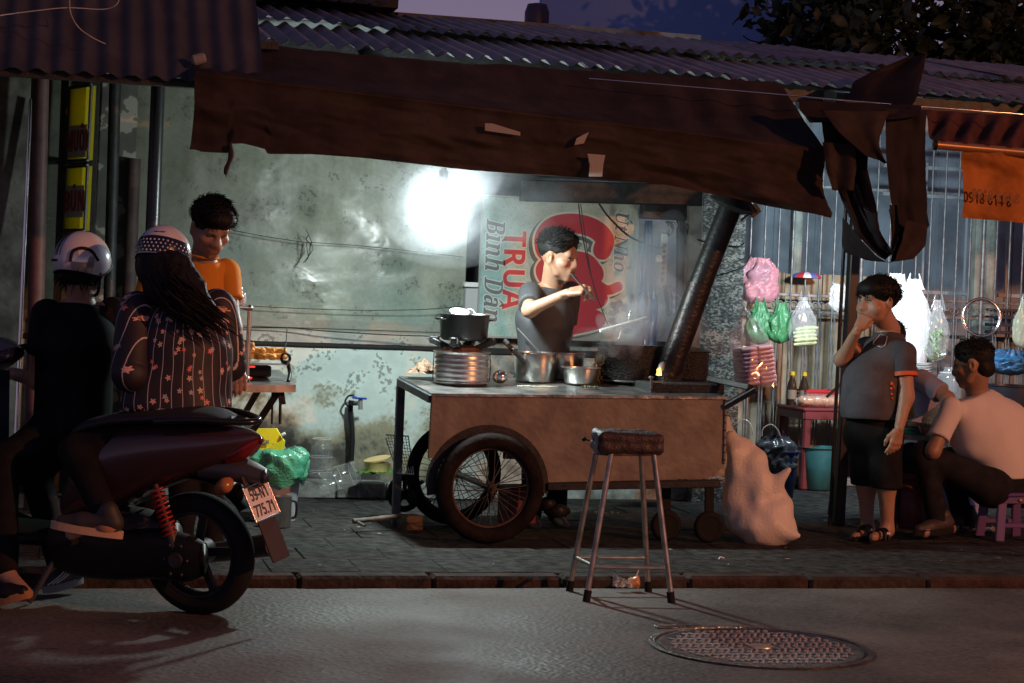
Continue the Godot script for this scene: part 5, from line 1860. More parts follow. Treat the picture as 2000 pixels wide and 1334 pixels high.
	g.bar(Vector3(2.37, 1.069, -9.661), Vector3(2.493, 0.966, -9.732), 0.026, 0.006, Vector3(0, 0, 1), 0.002)
	g.rod(Vector3(2.413, 1.026, -9.67), Vector3(2.517, 0.947, -9.735), 0.012, 8)
	g.rod(Vector3(2.364, 1.077, -9.663), Vector3(2.386, 1.056, -9.657), 0.014, 10)
	one("spatula", g, M.steel_dark, "dark handled spatula standing in the front aluminium pot", "spatula", Vector3(2.482, 0.979, -9.735))
	at = Vector3(2.783, 0.859, -9.98)
	pot("aluminium_pot", "wide aluminium pot standing behind the front one, ladle inside", at, 0.118, 0.15, alu, {"fill": 0.8, "fill_m": mat(0.2, 0.08, 0.03, 0.4), "lip": 0.008})
	g = Geo.new()
	g.rod(Vector3(2.492, 1.139, -9.89), Vector3(2.608, 1.008, -9.807), 0.0045, 6)
	g.rod(Vector3(2.602, 1.013, -9.808), Vector3(2.607, 0.982, -9.755), 0.008, 6)
	one("long_ladle", g, M.steel_dark, "thin long ladle handle rising from the rear aluminium pot", "ladle", Vector3(2.608, 0.994, -9.806))
	at = Vector3(2.804, 0.847, -9.69)
	pot("small_saucepan", "small shiny saucepan with a flared rim before the big black pot", at, 0.098, 0.093, M.alu, {"fill": 0.75, "fill_m": mat(0.3, 0.13, 0.05, 0.4), "lip": 0.014, "taper": 0.88})
	# noodles and greens spilled on the steel
	g = Geo.new()
	for i in 16:
		var s: Vector3 = Vector3(2.502, 0.835, -9.55) + Vector3(rng.randf_range(-0.08, 0.08), 0.004, rng.randf_range(-0.02, 0.03))
		var d := Vector3(rng.randf_range(-0.05, 0.05), 0, rng.randf_range(-0.012, 0.012))
		g.tube(line([s, s + d * 0.6 + Vector3(0, 0.003, 0.006), s + d * 1.4], 4), 0.0022, 5)
	one("noodle_strands", g, mat(0.55, 0.5, 0.38, 0.4), "few pale noodle strands spilled on the steel cart top", "noodles", Vector3(2.502, 0.835, -9.55))
	g = Geo.new()
	for i in 40:
		var s: Vector3 = Vector3(2.797, 0.843, -9.5) + Vector3(rng.randf_range(-0.045, 0.05), 0.004, rng.randf_range(-0.02, 0.02))
		g.ball(s, Vector3(0.012, 0.005, 0.007), 6, Basis(Vector3.UP, rng.randf() * TAU) * Basis(Vector3.RIGHT, rng.randf_range(-0.8, 0.8)))
	one("chopped_greens", g, mat(0.03, 0.05, 0.018, 0.5), "little heap of chopped dark greens before the small saucepan", "greens", Vector3(2.797, 0.843, -9.5))
	# big black pots in the stove block
	at = Vector3(3.119, 0.862, -9.82)
	t = pot("black_stock_pot", "big sooty stock pot, left of the chimney pipe, steaming", at, 0.178, 0.205, soot, {"fill": 0.92, "fill_m": mat(0.05, 0.035, 0.02, 0.3), "lip": 0.01, "taper": 1.0})
	g = Geo.new()
	g.ring(Vector3(0, 0.012, 0), Vector3.UP, 0.188, 0.006, 40, 8)
	local("base_ring", g, M.steel_dark, t)
	at = Vector3(3.455, 0.877, -9.88)
	t = pot("black_stock_pot", "second sooty stock pot half hidden behind the chimney pipe", at, 0.14, 0.165, soot, {"fill": 0.9, "fill_m": mat(0.05, 0.035, 0.02, 0.3), "lip": 0.01, "taper": 1.0})
	g = Geo.new()
	g.lathe([Vector2(0.145, 0.168), Vector2(0.08, 0.185), Vector2(0.02, 0.195), Vector2(0, 0.2)], 32, Transform3D(Basis.IDENTITY, Vector3(0.015, 0, 0)))
	local("lid", g, M.steel_dark, t)
	# bunch of herbs at the pot's left
	g = Geo.new()
	for i in 46:
		var s: Vector3 = Vector3(2.933, 0.949, -9.78) + Vector3(rng.randfn() * 0.012, rng.randf_range(-0.07, 0.07), rng.randfn() * 0.012)
		g.tube(PackedVector3Array([s, s + Vector3(rng.randf_range(-0.02, 0.02), -0.02, 0.01), s + Vector3(rng.randf_range(-0.03, 0.02), -0.045, 0.015)]), [0.002, 0.004, 0.001], 5)
	one("herb_bunch", g, grimy(0.16, 0.13, 0.04, 0.5, 0.6, 0.0, 8.0, 333), "dry bunch of herbs hanging at the left of the big sooty pot", "herbs", Vector3(2.935, 0.893, -9.78))
	# stove block and chimney
	t = thing("stove_block", "black iron stove block with a fire hole under the chimney pipe", "stove", Vector3(3.302, 0.823, -9.55))
	g = Geo.new()
	g.box(Vector3(3.306, 0.856, -9.55), Vector3(0.42, 0.06, 0.34), Basis(Vector3.BACK, 0.01), 0.008)
	g.box(Vector3(3.282, 0.891, -9.62), Vector3(0.12, 0.07, 0.12), Basis.IDENTITY, 0.012)
	put("iron_block", g, soot, t)
	g = Geo.new()
	g.lathe([Vector2(0.0, 0.0), Vector2(0.055, 0.0), Vector2(0.06, 0.006), Vector2(0.0, 0.010)], 28, Transform3D(Basis(Vector3.BACK, -0.06), Vector3(3.416, 0.859, -9.45)))
	put("steel_disc", g, M.chrome, t)
	g = Geo.new()
	g.bar(Vector3(3.105, 0.849, -9.38), Vector3(3.103, 0.909, -9.38), 0.012, 0.012, Vector3(0, 0, 1), 0.002)
	g.ball(Vector3(3.103, 0.911, -9.38), Vector3(0.018, 0.008, 0.018), 10)
	put("valve", g, M.steel_dark, t)
	g = Geo.new()
	for i in 5:
		var s: Vector3 = Vector3(3.188, 0.919, -9.5) + Vector3(rng.randf_range(-0.012, 0.014), 0, rng.randf_range(-0.008, 0.008))
		g.tube(line([s, s + Vector3(0.002, 0.012, 0), s + Vector3(rng.randf_range(-0.004, 0.006), 0.03 + 0.012 * rng.randf(), 0)], 4), [0.008, 0.009, 0.009, 0.008, 0.007, 0.005, 0.004, 0.003, 0.001], 8)
	put("flame", g, glow(1.0, 0.40, 0.06, 7.0), t)
	t = thing("chimney_pipe", "thick black stove pipe leaning to the right with a tilted cap", "chimney", Vector3(3.273, 0.902, -9.62))
	var c0: Vector3 = Vector3(3.272, 0.91, -9.62)
	var c1: Vector3 = Vector3(3.429, 1.402, -9.6)
	var c2: Vector3 = Vector3(3.585, 1.848, -9.58)
	g = Geo.new()
	g.rod(c0, c1 + (c2 - c1) * 0.02, 0.068, 28)
	put("lower_pipe", g, grimy(0.022, 0.016, 0.016, 0.4, 0.42, 0.4, 2.5, 341, 0.3), t)
	g = Geo.new()
	g.rod(c1, c2, 0.064, 28)
	put("upper_pipe", g, grimy(0.016, 0.016, 0.017, 0.5, 0.42, 0.4, 2.5, 342, 0.2), t)
	g = Geo.new()
	var cb := Basis(Vector3.BACK, -0.22) * Basis(Vector3.RIGHT, 0.25)
	g.lathe([Vector2(0.062, -0.05), Vector2(0.135, -0.012), Vector2(0.132, -0.004), Vector2(0.06, 0.04), Vector2(0.0, 0.055)], 28, Transform3D(cb, c2 + Vector3(0.02, 0.02, 0)))
	g.bar(c2 + Vector3(0.10, -0.04, 0.02), c2 + Vector3(0.15, 0.0, 0.02), 0.06, 0.004, Vector3(0, 0, 1))
	put("cap", g, M.iron_black, t)
	g = Geo.new()
	g.tube(line([c2 + Vector3(0.05, -0.08, 0.03), c2 + Vector3(0.08, -0.05, 0.03), c2 + Vector3(0.11, -0.03, 0.03)], 4), 0.006, 6)
	put("cap_stay", g, M.iron_black, t)
	g = Geo.new()
	g.ball(Vector3(3.205, 0.959, -9.53), Vector3(0.018, 0.035, 0.014), 12, Basis(Vector3.BACK, -0.35))
	put("ash_patch", g, mat(0.30, 0.30, 0.30, 0.9), t)
	# hoop, hanging strainer, and the ladle over the pot
	g = Geo.new()
	var hc: Vector3 = Vector3(3.333, 1.191, -9.95)
	g.ring(hc, Vector3(0.12, 0.1, 0.98).normalized(), 0.195, 0.0035, 40, 6, PI * 0.0, PI, Vector3(1, 0, -0.12).normalized())
	one("wire_hoop", g, M.chrome, "thin wire hoop handle arching up out of the steam", "handle", hc)
	t = thing("pot_ladle", "white handled ladle held flat above the steaming sooty pot", "ladle", Vector3(3.062, 1.163, -9.8))
	g = Geo.new()
	g.rod(Vector3(2.913, 1.143, -9.72), Vector3(3.215, 1.221, -9.85), 0.009, 10)
	put("handle", g, M.white_plastic, t)
	g = Geo.new()
	g.ball(Vector3(3.098, 1.144, -9.8), Vector3(0.032, 0.017, 0.03), 16)
	put("bowl", g, M.iron_black, t)
	g = Geo.new()
	g.tube(line([Vector3(3.057, 1.14, -9.8), Vector3(3.052, 1.12, -9.8), Vector3(3.044, 1.098, -9.8)], 4), 0.005, 6)
	put("drip", g, M.white_plastic, t)
	g = Geo.new()
	g.grid(10, 16, func(u, v):
		var p: Vector3 = (Vector3(3.554, 1.418, -10.6)).lerp(Vector3(3.631, 1.415, -10.6), u)
		var q: Vector3 = (Vector3(3.59, 1.23, -10.6)).lerp(Vector3(3.638, 1.25, -10.6), u)
		return p.lerp(q, v) + Vector3(0, 0, 0.025 * sin(PI * u) + 0.004 * sin(u * 30.0) * sin(v * 40.0)))
	one("steel_strainer", g, M.chrome, "bright steel mesh strainer hanging in the steam below the power strip", "strainer", Vector3(3.6, 1.239, -10.6))

func build_stool() -> void:
	var tb := [Vector3(2.376, 0.629, -7.918), Vector3(2.392, 0.64, -7.739), Vector3(2.579, 0.629, -7.899), Vector3(2.577, 0.646, -7.714)]
	var ft := [Vector3(2.30, 0.05, -7.985), Vector3(2.299, 0, -7.718), Vector3(2.668, 0, -7.985), Vector3(2.672, 0, -7.674)]
	ft[0] = Vector3(2.301, 0, -7.995)
	var t := thing("bar_stool", "tall stool with a worn black cushion and four splayed steel legs", "stool", Vector3(2.48, 0, -7.85))
	var lm := grimy(0.42, 0.40, 0.37, 0.55, 0.38, 0.9, 3.0, 351)
	var g: Geo
	for i in 4:
		g = Geo.new()
		g.rod(ft[i] + Vector3(0, 0.01, 0), tb[i], 0.0125, 12)
		var l := put("leg", g, lm, t)
		g = Geo.new()
		g.rod(ft[i] + Vector3(0, 0.0, 0), ft[i] + (tb[i] - ft[i]).normalized() * 0.05, 0.017, 12)
		put("rubber_foot", g, M.rubber, l)
	var at := func(i: int, y: float) -> Vector3: return (ft[i] as Vector3).lerp(tb[i], (y - ft[i].y) / (tb[i].y - ft[i].y))
	for e in [[0, 1, 0.155], [1, 3, 0.150], [0, 2, 0.155], [2, 3, 0.152]]:
		if e[0] == 2:
			continue
		g = Geo.new()
		g.rod(at.call(e[0], e[2]), at.call(e[1], e[2]), 0.0085, 10)
		put("foot_rail", g, lm, t)
	var mid: Vector3 = (tb[0] + tb[1] + tb[2] + tb[3]) / 4.0
	g = Geo.new()
	for e in [[0, 1], [1, 3], [3, 2], [2, 0]]:
		g.bar(tb[e[0]], tb[e[1]], 0.02, 0.02, Vector3.UP, 0.002)
	put("seat_frame", g, M.rust, t)
	var b := Blob.new(mid + Vector3(-0.24, -0.03, -0.24), mid + Vector3(0.24, 0.16, 0.24), 0.007, 0.006)
	var bs := Basis(Vector3.UP, -0.12)
	for s: float in [-1.0, 1.0]:
		for u in 5:
			var z0: float = -0.09 + 0.045 * u
			b.cap(mid + bs * Vector3(-0.115, 0.03 if s < 0 else 0.075, z0), mid + bs * Vector3(0.125, 0.03 if s < 0 else 0.07, z0), 0.027, 0.027)
	b.finish()
	b.rough(noise(14.0, 3, 352), 0.006)
	g = Geo.new()
	b.mesh(g)
	put("cushion", g, grimy(0.040, 0.022, 0.020, 0.45, 0.55, 0.0, 6.0, 353, 0.3), t)
	g = Geo.new()
	for i in 10:
		var p := mid + bs * Vector3(-0.15 + rng.randf_range(-0.008, 0.004), 0.04 + rng.randf_range(-0.03, 0.03), rng.randf_range(0.0, 0.08))
		g.tri(p, p + Vector3(0.02, rng.randf_range(-0.03, 0.0), 0.02), p + Vector3(0.004, 0.03, 0.01))
	put("torn_film", g, mat(0.3, 0.3, 0.3, 0.15), t)
	g = Geo.new()
	g.ball(Vector3(2.304, 0.691, -7.866), Vector3.ONE * 0.011, 8)
	g.rod(Vector3(2.304, 0.691, -7.866), Vector3(2.328, 0.687, -7.859), 0.004, 5)
	put("frame_bolt", g, M.rust, t)

func shell(st: Array, seg := 20, power := 2.6) -> Geo:  # a body along x from stations [x, bottom, top, half width]
	var g := Geo.new()
	var nv := (st.size() - 1) * 6
	g.grid(nv, seg, func(v, u):
		var q: float = v * (st.size() - 1)
		var i := mini(int(q), st.size() - 2)
		var w := q - i
		var c := []
		for k in 4:
			c.append(cubic_interpolate(st[i][k], st[i + 1][k], st[maxi(i - 1, 0)][k], st[mini(i + 2, st.size() - 1)][k], w))
		var a: float = TAU * u
		var ca := cos(a); var sa := sin(a)
		var ex := 2.0 / power
		return Vector3(c[0], (c[1] + c[2]) / 2 + (c[2] - c[1]) / 2 * signf(sa) * pow(absf(sa), ex), c[3] * signf(ca) * pow(absf(ca), ex)))
	for e in 2:  # ends
		var s: Array = st[0] if e == 0 else st[st.size() - 1]
		g.ball(Vector3(s[0], (s[1] + s[2]) / 2, 0), Vector3(0.004, (s[2] - s[1]) / 2, s[3]), 12)
	return g

func build_scooter() -> void:
	var t := thing("motor_scooter", "dark motor scooter carrying two riders, parked at the kerb on the left", "scooter", Vector3(0.625, 0.0, -7.45))
	var hd := Vector3(-0.819, 0, -0.574)
	var rt := hd.cross(Vector3.UP)
	t.basis = Basis(hd, Vector3.UP, rt) * Basis(Vector3.RIGHT, -0.11)
	var body := mat(0.050, 0.022, 0.022, 0.28)
	body.clearcoat_enabled = true
	body.clearcoat = 0.6
	body.clearcoat_roughness = 0.1
	var blue := mat(0.008, 0.012, 0.05, 0.2)
	blue.clearcoat_enabled = true
	var alloy := mat(0.03, 0.03, 0.032, 0.4, 0.5)
	var grey := grimy(0.075, 0.06, 0.055, 0.5, 0.55, 0.4, 5.0, 361)
	var g: Geo
	# rear wheel
	for wx: float in [0.0, 1.27]:
		g = Geo.new()
		var pr := []
		for i in 17:
			var a := TAU * i / 16
			pr.append(Vector2(0.203 + 0.043 * sin(a), -0.05 * cos(a)))
		pr.reverse()
		g.lathe(pr, 64, Transform3D(Basis(Vector3(1, 0, 0), Vector3(0, 0, 1), Vector3(0, -1, 0)), Vector3(wx, 0.244, 0)))
		var ty := local("rear_tyre" if wx == 0.0 else "front_tyre", g, M.rubber, t)
		g = Geo.new()
		g.ring(Vector3(wx, 0.244, 0), Vector3(0, 0, 1), 0.168, 0.014, 48, 8)
		g.ring(Vector3(wx, 0.244, -0.03), Vector3(0, 0, 1), 0.170, 0.008, 48, 6)
		g.ring(Vector3(wx, 0.244, 0.03), Vector3(0, 0, 1), 0.170, 0.008, 48, 6)
		local("rim", g, alloy, ty)
		for i in 5:
			var a := TAU * i / 5 + 0.35
			var d := Vector3(cos(a), sin(a), 0)
			var d2 := Vector3(cos(a + 0.16), sin(a + 0.16), 0)
			g = Geo.new()
			g.bar(Vector3(wx, 0.244, 0) + d * 0.03, Vector3(wx, 0.244, 0) + d2 * 0.165, 0.036, 0.022, Vector3(0, 0, 1), 0.005)
			local("wheel_spoke", g, alloy, ty)
		g = Geo.new()
		g.rod(Vector3(wx, 0.244, -0.06), Vector3(wx, 0.244, 0.06), 0.05, 20)
		g.rod(Vector3(wx, 0.244, -0.085), Vector3(wx, 0.244, 0.085), 0.016, 10)
		local("hub", g, grey, ty)
	# engine and belt case on the near side
	g = shell([[-0.075, 0.18, 0.31, 0.035], [0.0, 0.15, 0.335, 0.05], [0.14, 0.15, 0.35, 0.055], [0.30, 0.13, 0.33, 0.06], [0.48, 0.13, 0.33, 0.07], [0.60, 0.16, 0.33, 0.07]], 20, 3.0)
	g.moved(Transform3D(Basis.IDENTITY, Vector3(0, 0, -0.085)))
	local("belt_case", g, M.black_plastic, t)
	g = shell([[0.10, 0.22, 0.36, 0.06], [0.25, 0.16, 0.40, 0.09], [0.45, 0.15, 0.40, 0.10], [0.58, 0.2, 0.38, 0.08]], 20, 3.0)
	local("engine", g, grey, t)
	g = Geo.new()
	for i in 6:
		var a := TAU * i / 6
		g.ball(Vector3(0.02 + 0.05 * cos(a), 0.245 + 0.065 * sin(a), -0.137), Vector3(0.008, 0.008, 0.005), 8)
	g.rod(Vector3(0.02, 0.245, -0.12), Vector3(0.02, 0.245, -0.142), 0.03, 16)
	local("case_bolt", g, grey, t)
	g = Geo.new()
	g.tube(line([Vector3(0.35, 0.2, 0.1), Vector3(0.1, 0.2, 0.14), Vector3(-0.25, 0.27, 0.14)], 6), PackedFloat32Array(range(13).map(func(q): return 0.025 + 0.002 * q)), 14)
	local("exhaust", g, M.steel_dark, t)
	# shock absorber
	var s0 := Vector3(0.125, 0.53, -0.10)
	var s1 := Vector3(0.035, 0.285, -0.115)
	g = Geo.new()
	g.rod(s0, s1, 0.011, 10)
	g.rod(s0.lerp(s1, 0.62), s1, 0.022, 12)
	var sh := local("shock_absorber", g, grey, t)
	g = Geo.new()
	var hp := PackedVector3Array()
	var ax := (s1 - s0).normalized()
	var hx := ax.cross(Vector3(0, 0, 1)).normalized()
	var hy := ax.cross(hx)
	for i in 110:
		var a := i * 0.55
		hp.append(s0.lerp(s1, 0.08 + 0.72 * i / 110.0) + (hx * cos(a) + hy * sin(a)) * 0.026)
	g.tube(hp, 0.0055, 6)
	local("spring", g, mat(0.38, 0.015, 0.02, 0.4), sh)
	# bodywork
	g = shell([[-0.285, 0.715, 0.735, 0.012], [-0.22, 0.655, 0.755, 0.065], [-0.10, 0.59, 0.768, 0.105], [0.05, 0.53, 0.772, 0.13], [0.20, 0.47, 0.765, 0.145], [0.34, 0.40, 0.74, 0.15], [0.46, 0.36, 0.68, 0.145], [0.55, 0.34, 0.50, 0.13]], 24, 2.4)
	local("rear_fairing", g, body, t)
	g = shell([[-0.29, 0.70, 0.728, 0.02], [-0.24, 0.645, 0.715, 0.066], [-0.17, 0.61, 0.68, 0.07]], 16, 2.4)
	local("tail_light", g, mat(0.16, 0.008, 0.012, 0.15), t)
	g = shell([[-0.16, 0.772, 0.80, 0.07], [-0.05, 0.772, 0.825, 0.11], [0.15, 0.765, 0.815, 0.135], [0.32, 0.745, 0.79, 0.135], [0.46, 0.70, 0.76, 0.11], [0.54, 0.66, 0.71, 0.07]], 20, 2.6)
	local("saddle", g, mat(0.013, 0.013, 0.014, 0.6), t)
	g = Geo.new()
	g.tube(line([Vector3(0.10, 0.785, -0.135), Vector3(-0.08, 0.80, -0.125), Vector3(-0.22, 0.792, -0.07), Vector3(-0.275, 0.788, 0.0), Vector3(-0.22, 0.792, 0.07), Vector3(-0.08, 0.80, 0.125), Vector3(0.10, 0.785, 0.135)], 6), 0.013, 10)
	local("grab_rail", g, M.black_gloss, t)
	# rear mudguard, plate bracket, plate and flap
	g = Geo.new()
	g.grid(20, 8, func(u, v):
		var a: float = lerpf(0.55, 2.5, u)
		var w: float = lerpf(-0.075, 0.075, v)
		var r: float = 0.30 - 2.2 * w * w
		return Vector3(cos(a) * r, 0.27 + sin(a) * r, w))
	local("rear_mudguard", g, M.black_plastic, t)
	g = shell([[-0.305, 0.545, 0.60, 0.04], [-0.2, 0.545, 0.635, 0.07], [-0.05, 0.55, 0.64, 0.08]], 14, 2.6)
	local("tail_bracket", g, mat(0.05, 0.05, 0.055, 0.4), t)
	g = Geo.new()
	g.bar(Vector3(-0.235, 0.58, 0), Vector3(-0.37, 0.25, 0), 0.13, 0.012, Vector3(1, 0, 0), 0.004)
	local("mud_flap", g, mat(0.05, 0.035, 0.033, 0.6), t)
	for q in [-1.0, 1.0]:
		g = Geo.new()
		g.ball(Vector3(-0.18, 0.545, 0.10 * q), Vector3(0.05, 0.03, 0.022), 12, Basis(Vector3.BACK, -0.6))
		local("turn_signal", g, mat(0.40, 0.15, 0.05, 0.25), t)
	var pb := Basis(Vector3(0, 0, 1), Vector3(0.415, 0.91, 0).normalized(), Vector3(-0.91, 0.415, 0).normalized())  # right, up, out of the plate
	var pc := Vector3(-0.285, 0.475, 0)
	g = Geo.new()
	g.box(pc, Vector3(0.19, 0.14, 0.003), pb, 0.0)
	var plate := local("number_plate", g, mat(0.85, 0.82, 0.82, 0.35), t)
	g = Geo.new()
	for e in [[-0.095, -0.07, 0.095, -0.07], [-0.095, 0.07, 0.095, 0.07], [-0.095, -0.07, -0.095, 0.07], [0.095, -0.07, 0.095, 0.07]]:
		g.rod(pc + pb * Vector3(e[0], e[1], 0.002), pc + pb * Vector3(e[2], e[3], 0.002), 0.0045, 8)
	local("plate_frame", g, M.chrome, plate)
	var ink := mat(0.06, 0.06, 0.07, 0.5)
	var pt := t.global_transform * Transform3D(pb, pc)
	lettering("59-N1", sans(true), pt * Transform3D(Basis.IDENTITY, Vector3(0.0, 0.033, 0.003)), 0.13, 0.048, 0.001, ink, plate)
	lettering("775.71", sans(true), pt * Transform3D(Basis.IDENTITY, Vector3(0.0, -0.032, 0.003)), 0.15, 0.048, 0.001, ink, plate)
	# floor, leg shield, front end
	g = shell([[0.50, 0.27, 0.36, 0.13], [0.62, 0.24, 0.31, 0.14], [0.85, 0.24, 0.30, 0.14], [0.98, 0.27, 0.36, 0.13]], 16, 3.5)
	local("floor_board", g, M.black_plastic, t)
	g = Geo.new()
	g.grid(12, 12, func(u, v):
		var w: float = lerpf(-0.17, 0.17, u) * (0.75 + 0.35 * v)
		return Vector3(1.0 + 0.03 * v - 0.9 * w * w, lerpf(0.33, 0.90, v), w))
	g.grid(12, 12, func(u, v):
		var w: float = lerpf(0.17, -0.17, u) * (0.75 + 0.35 * v)
		return Vector3(1.09 - 0.02 * v - 1.4 * w * w, lerpf(0.33, 0.90, v), w))
	local("leg_shield", g, blue, t)
	g = shell([[0.86, 0.96, 1.02, 0.10], [0.93, 0.92, 1.06, 0.14], [1.04, 0.90, 1.05, 0.13], [1.12, 0.92, 0.99, 0.07]], 18, 2.4)
	local("handlebar_cowl", g, blue, t)
	g = Geo.new()
	g.tube(line([Vector3(0.86, 1.0, -0.36), Vector3(0.93, 1.0, -0.2), Vector3(0.96, 0.99, 0), Vector3(0.93, 1.0, 0.2), Vector3(0.86, 1.0, 0.36)], 5), 0.013, 8)
	local("handlebar", g, M.black_plastic, t)
	g = Geo.new()
	for q: float in [-1.0, 1.0]:
		g.rod(Vector3(0.855, 1.0, q * 0.37), Vector3(0.895, 1.0, q * 0.27), 0.019, 10)
		g.rod(Vector3(0.92, 0.985, q * 0.30), Vector3(0.93, 0.975, q * 0.41), 0.006, 6)
	local("grip", g, M.rubber, t)
	g = Geo.new()
	g.rod(Vector3(1.27, 0.244, -0.075), Vector3(1.10, 0.62, -0.07), 0.02, 10)
	g.rod(Vector3(1.27, 0.244, 0.075), Vector3(1.10, 0.62, 0.07), 0.02, 10)
	g.rod(Vector3(1.10, 0.6, 0), Vector3(0.98, 0.98, 0), 0.03, 10)
	local("front_fork", g, M.steel_dark, t)
	g = Geo.new()
	g.grid(16, 8, func(u, v):
		var a: float = lerpf(0.3, 2.7, u)
		var w: float = lerpf(-0.07, 0.07, v)
		var r: float = 0.29 - 2.2 * w * w
		return Vector3(1.27 + cos(a) * r, 0.25 + sin(a) * r, w))
	local("front_mudguard", g, blue, t)
	g = Geo.new()
	g.rod(Vector3(0.47, 0.28, -0.10), Vector3(0.46, 0.29, -0.21), 0.014, 10)
	local("foot_peg", g, M.rubber, t)
	g = Geo.new()
	g.rod(Vector3(0.55, 0.25, -0.12), Vector3(0.66, 0.03, -0.20), 0.011, 8)
	local("side_stand", g, M.steel_dark, t)

var FW := Vector3(0.242, 0, -0.970)  # away from the street side viewer
var RT := Vector3(0.970, 0, 0.242)   # to the right along the street, square to FW

func look(dir: Vector3, pitch := 0.0, roll := 0.0) -> Basis:  # a head's axes: z is the face, y the crown
	var z := dir.normalized()
	var x := Vector3.UP.cross(z).normalized()
	return Basis(x, z.cross(x).normalized() * 1.0, z) * Basis(Vector3.RIGHT, pitch) * Basis(Vector3.BACK, roll)

func span_of(pts: Array, m: float) -> Array:
	var a: Vector3 = pts[0]
	var b: Vector3 = pts[0]
	for p: Vector3 in pts:
		a = a.min(p); b = b.max(p)
	return [a - Vector3.ONE * m, b + Vector3.ONE * m]

func head(g: Geo, at: Vector3, bs: Basis, sc: float, skin: Color, o := {}) -> void:
	var b := Blob.new(at - Vector3.ONE * 0.185 * sc, at + Vector3.ONE * 0.165 * sc, 0.0042 * sc, 0.0075 * sc)
	var w := func(x: float, y: float, z: float) -> Vector3: return at + bs * (Vector3(x, y, z) * sc)
	var chub: float = o.get("chub", 0.0)
	b.ell(w.call(0, 0.032, -0.012), Vector3(0.076, 0.084, 0.094) * sc, bs)
	b.ell(w.call(0, -0.028, 0.026), Vector3(0.060 + chub * 0.012, 0.078, 0.063) * sc, bs)
	b.ell(w.call(0, -0.072, 0.034), Vector3(0.043 + chub * 0.014, 0.034, 0.044) * sc, bs)
	b.cap(w.call(-0.008, -0.098, 0.066), w.call(0.008, -0.098, 0.066), 0.016 * sc, 0.016 * sc)
	b.cap(w.call(-0.034, 0.022, 0.072), w.call(0.034, 0.022, 0.072), 0.014 * sc, 0.014 * sc)
	b.cap(w.call(0, 0.010, 0.086), w.call(0, -0.030, 0.100), 0.008 * sc, 0.011 * sc)
	for s: float in [-1.0, 1.0]:
		b.ell(w.call(s * (0.044 + chub * 0.006), -0.024 - chub * 0.012, 0.056), Vector3(0.022 + chub * 0.008, 0.018 + chub * 0.012, 0.024) * sc, bs)
		b.ell(w.call(s * 0.012, -0.034, 0.091), Vector3(0.009, 0.007, 0.009) * sc, bs)
		b.cap(w.call(s * 0.064, -0.03, 0.0), w.call(s * 0.048, -0.075, 0.025), 0.014 * sc, 0.016 * sc)
		b.ell(w.call(s * 0.079, -0.004, -0.010), Vector3(0.009, 0.031, 0.020) * sc, bs * Basis(Vector3.UP, s * 0.45))
	b.cap(w.call(-0.019, -0.0605, 0.0835), w.call(0.019, -0.0605, 0.0835), 0.0055 * sc, 0.0055 * sc)
	b.cap(w.call(-0.014, -0.0715, 0.0825), w.call(0.014, -0.0715, 0.0825), 0.0065 * sc, 0.0065 * sc)
	b.cap(w.call(0, -0.06, -0.022), at + (o.get("neck", at - Vector3(0, 0.18, 0)) - at) * 0.92, 0.052 * sc, 0.056 * sc)
	b.finish()
	for s: float in [-1.0, 1.0]:
		b.carve(w.call(s * 0.0315, 0.001, 0.092), Vector3(0.019, 0.0115, 0.014) * sc, bs, 0.006)
		b.carve(w.call(s * 0.087, -0.004, -0.004), Vector3(0.006, 0.018, 0.010) * sc, bs, 0.003)
	b.carve(w.call(0, -0.066, 0.0915), Vector3(0.022, 0.0016, 0.006) * sc, bs, 0.002)
	for s: float in [-1.0, 1.0]:  # closed or lowered lids
		var e := Vector3(0.0155, 0.0085, 0.010) * sc
	var first := g.v.size()
	g.col = skin
	b.mesh(g)
	var inv := (bs * sc).inverse()
	for i in range(first, g.v.size()):
		var p := inv * (g.v[i] - at)
		var c := skin
		if p.z > 0.072 and absf(p.x) < 0.027 and p.y < -0.054 and p.y > -0.079:
			c = skin.lerp(Color(0.22, 0.06, 0.05), 0.5)
		elif p.z > 0.05 and absf(p.x) > 0.025 and p.y < -0.005 and p.y > -0.05:
			c = skin * Color(1.08, 0.94, 0.92)
		elif o.get("stubble", 0.0) > 0.0 and p.y < -0.045 and p.z > 0.02:
			c = skin.lerp(Color(0.06, 0.05, 0.045), o.stubble)
		g.c[i] = c
	g.col = skin

func eyes(t: Node3D, at: Vector3, bs: Basis, sc: float, open := 1.0, brow := Color(0.012, 0.01, 0.009)) -> void:
	var g := Geo.new()
	var h := Geo.new()
	var w := func(x: float, y: float, z: float) -> Vector3: return at + bs * (Vector3(x, y, z) * sc)
	for s: float in [-1.0, 1.0]:
		g.col = Color(0.22, 0.20, 0.18)
		g.ball(w.call(s * 0.0315, -0.001, 0.0735), Vector3(0.0135, 0.0085 * open + 0.001, 0.0115) * sc, 14, bs)
		g.col = Color(0.012, 0.008, 0.006)
		g.ball(w.call(s * 0.0315, -0.0015, 0.0790), Vector3(0.0058, 0.0058 * open + 0.0006, 0.0065) * sc, 12, bs)
		h.tube(line([w.call(s * 0.017, 0.003, 0.0835), w.call(s * 0.031, 0.0078 * open + 0.001, 0.0845), w.call(s * 0.046, 0.002, 0.077)], 5), 0.0017 * sc, 5)
		h.tube(line([w.call(s * 0.013, 0.020, 0.0865), w.call(s * 0.030, 0.026, 0.0855), w.call(s * 0.050, 0.020, 0.073)], 6), PackedFloat32Array(range(13).map(func(q): return (0.0036 - 0.00018 * q) * sc)), 6)
	put("eye", g, M.eye, t)
	put("eyebrow", h, M.hair, t)

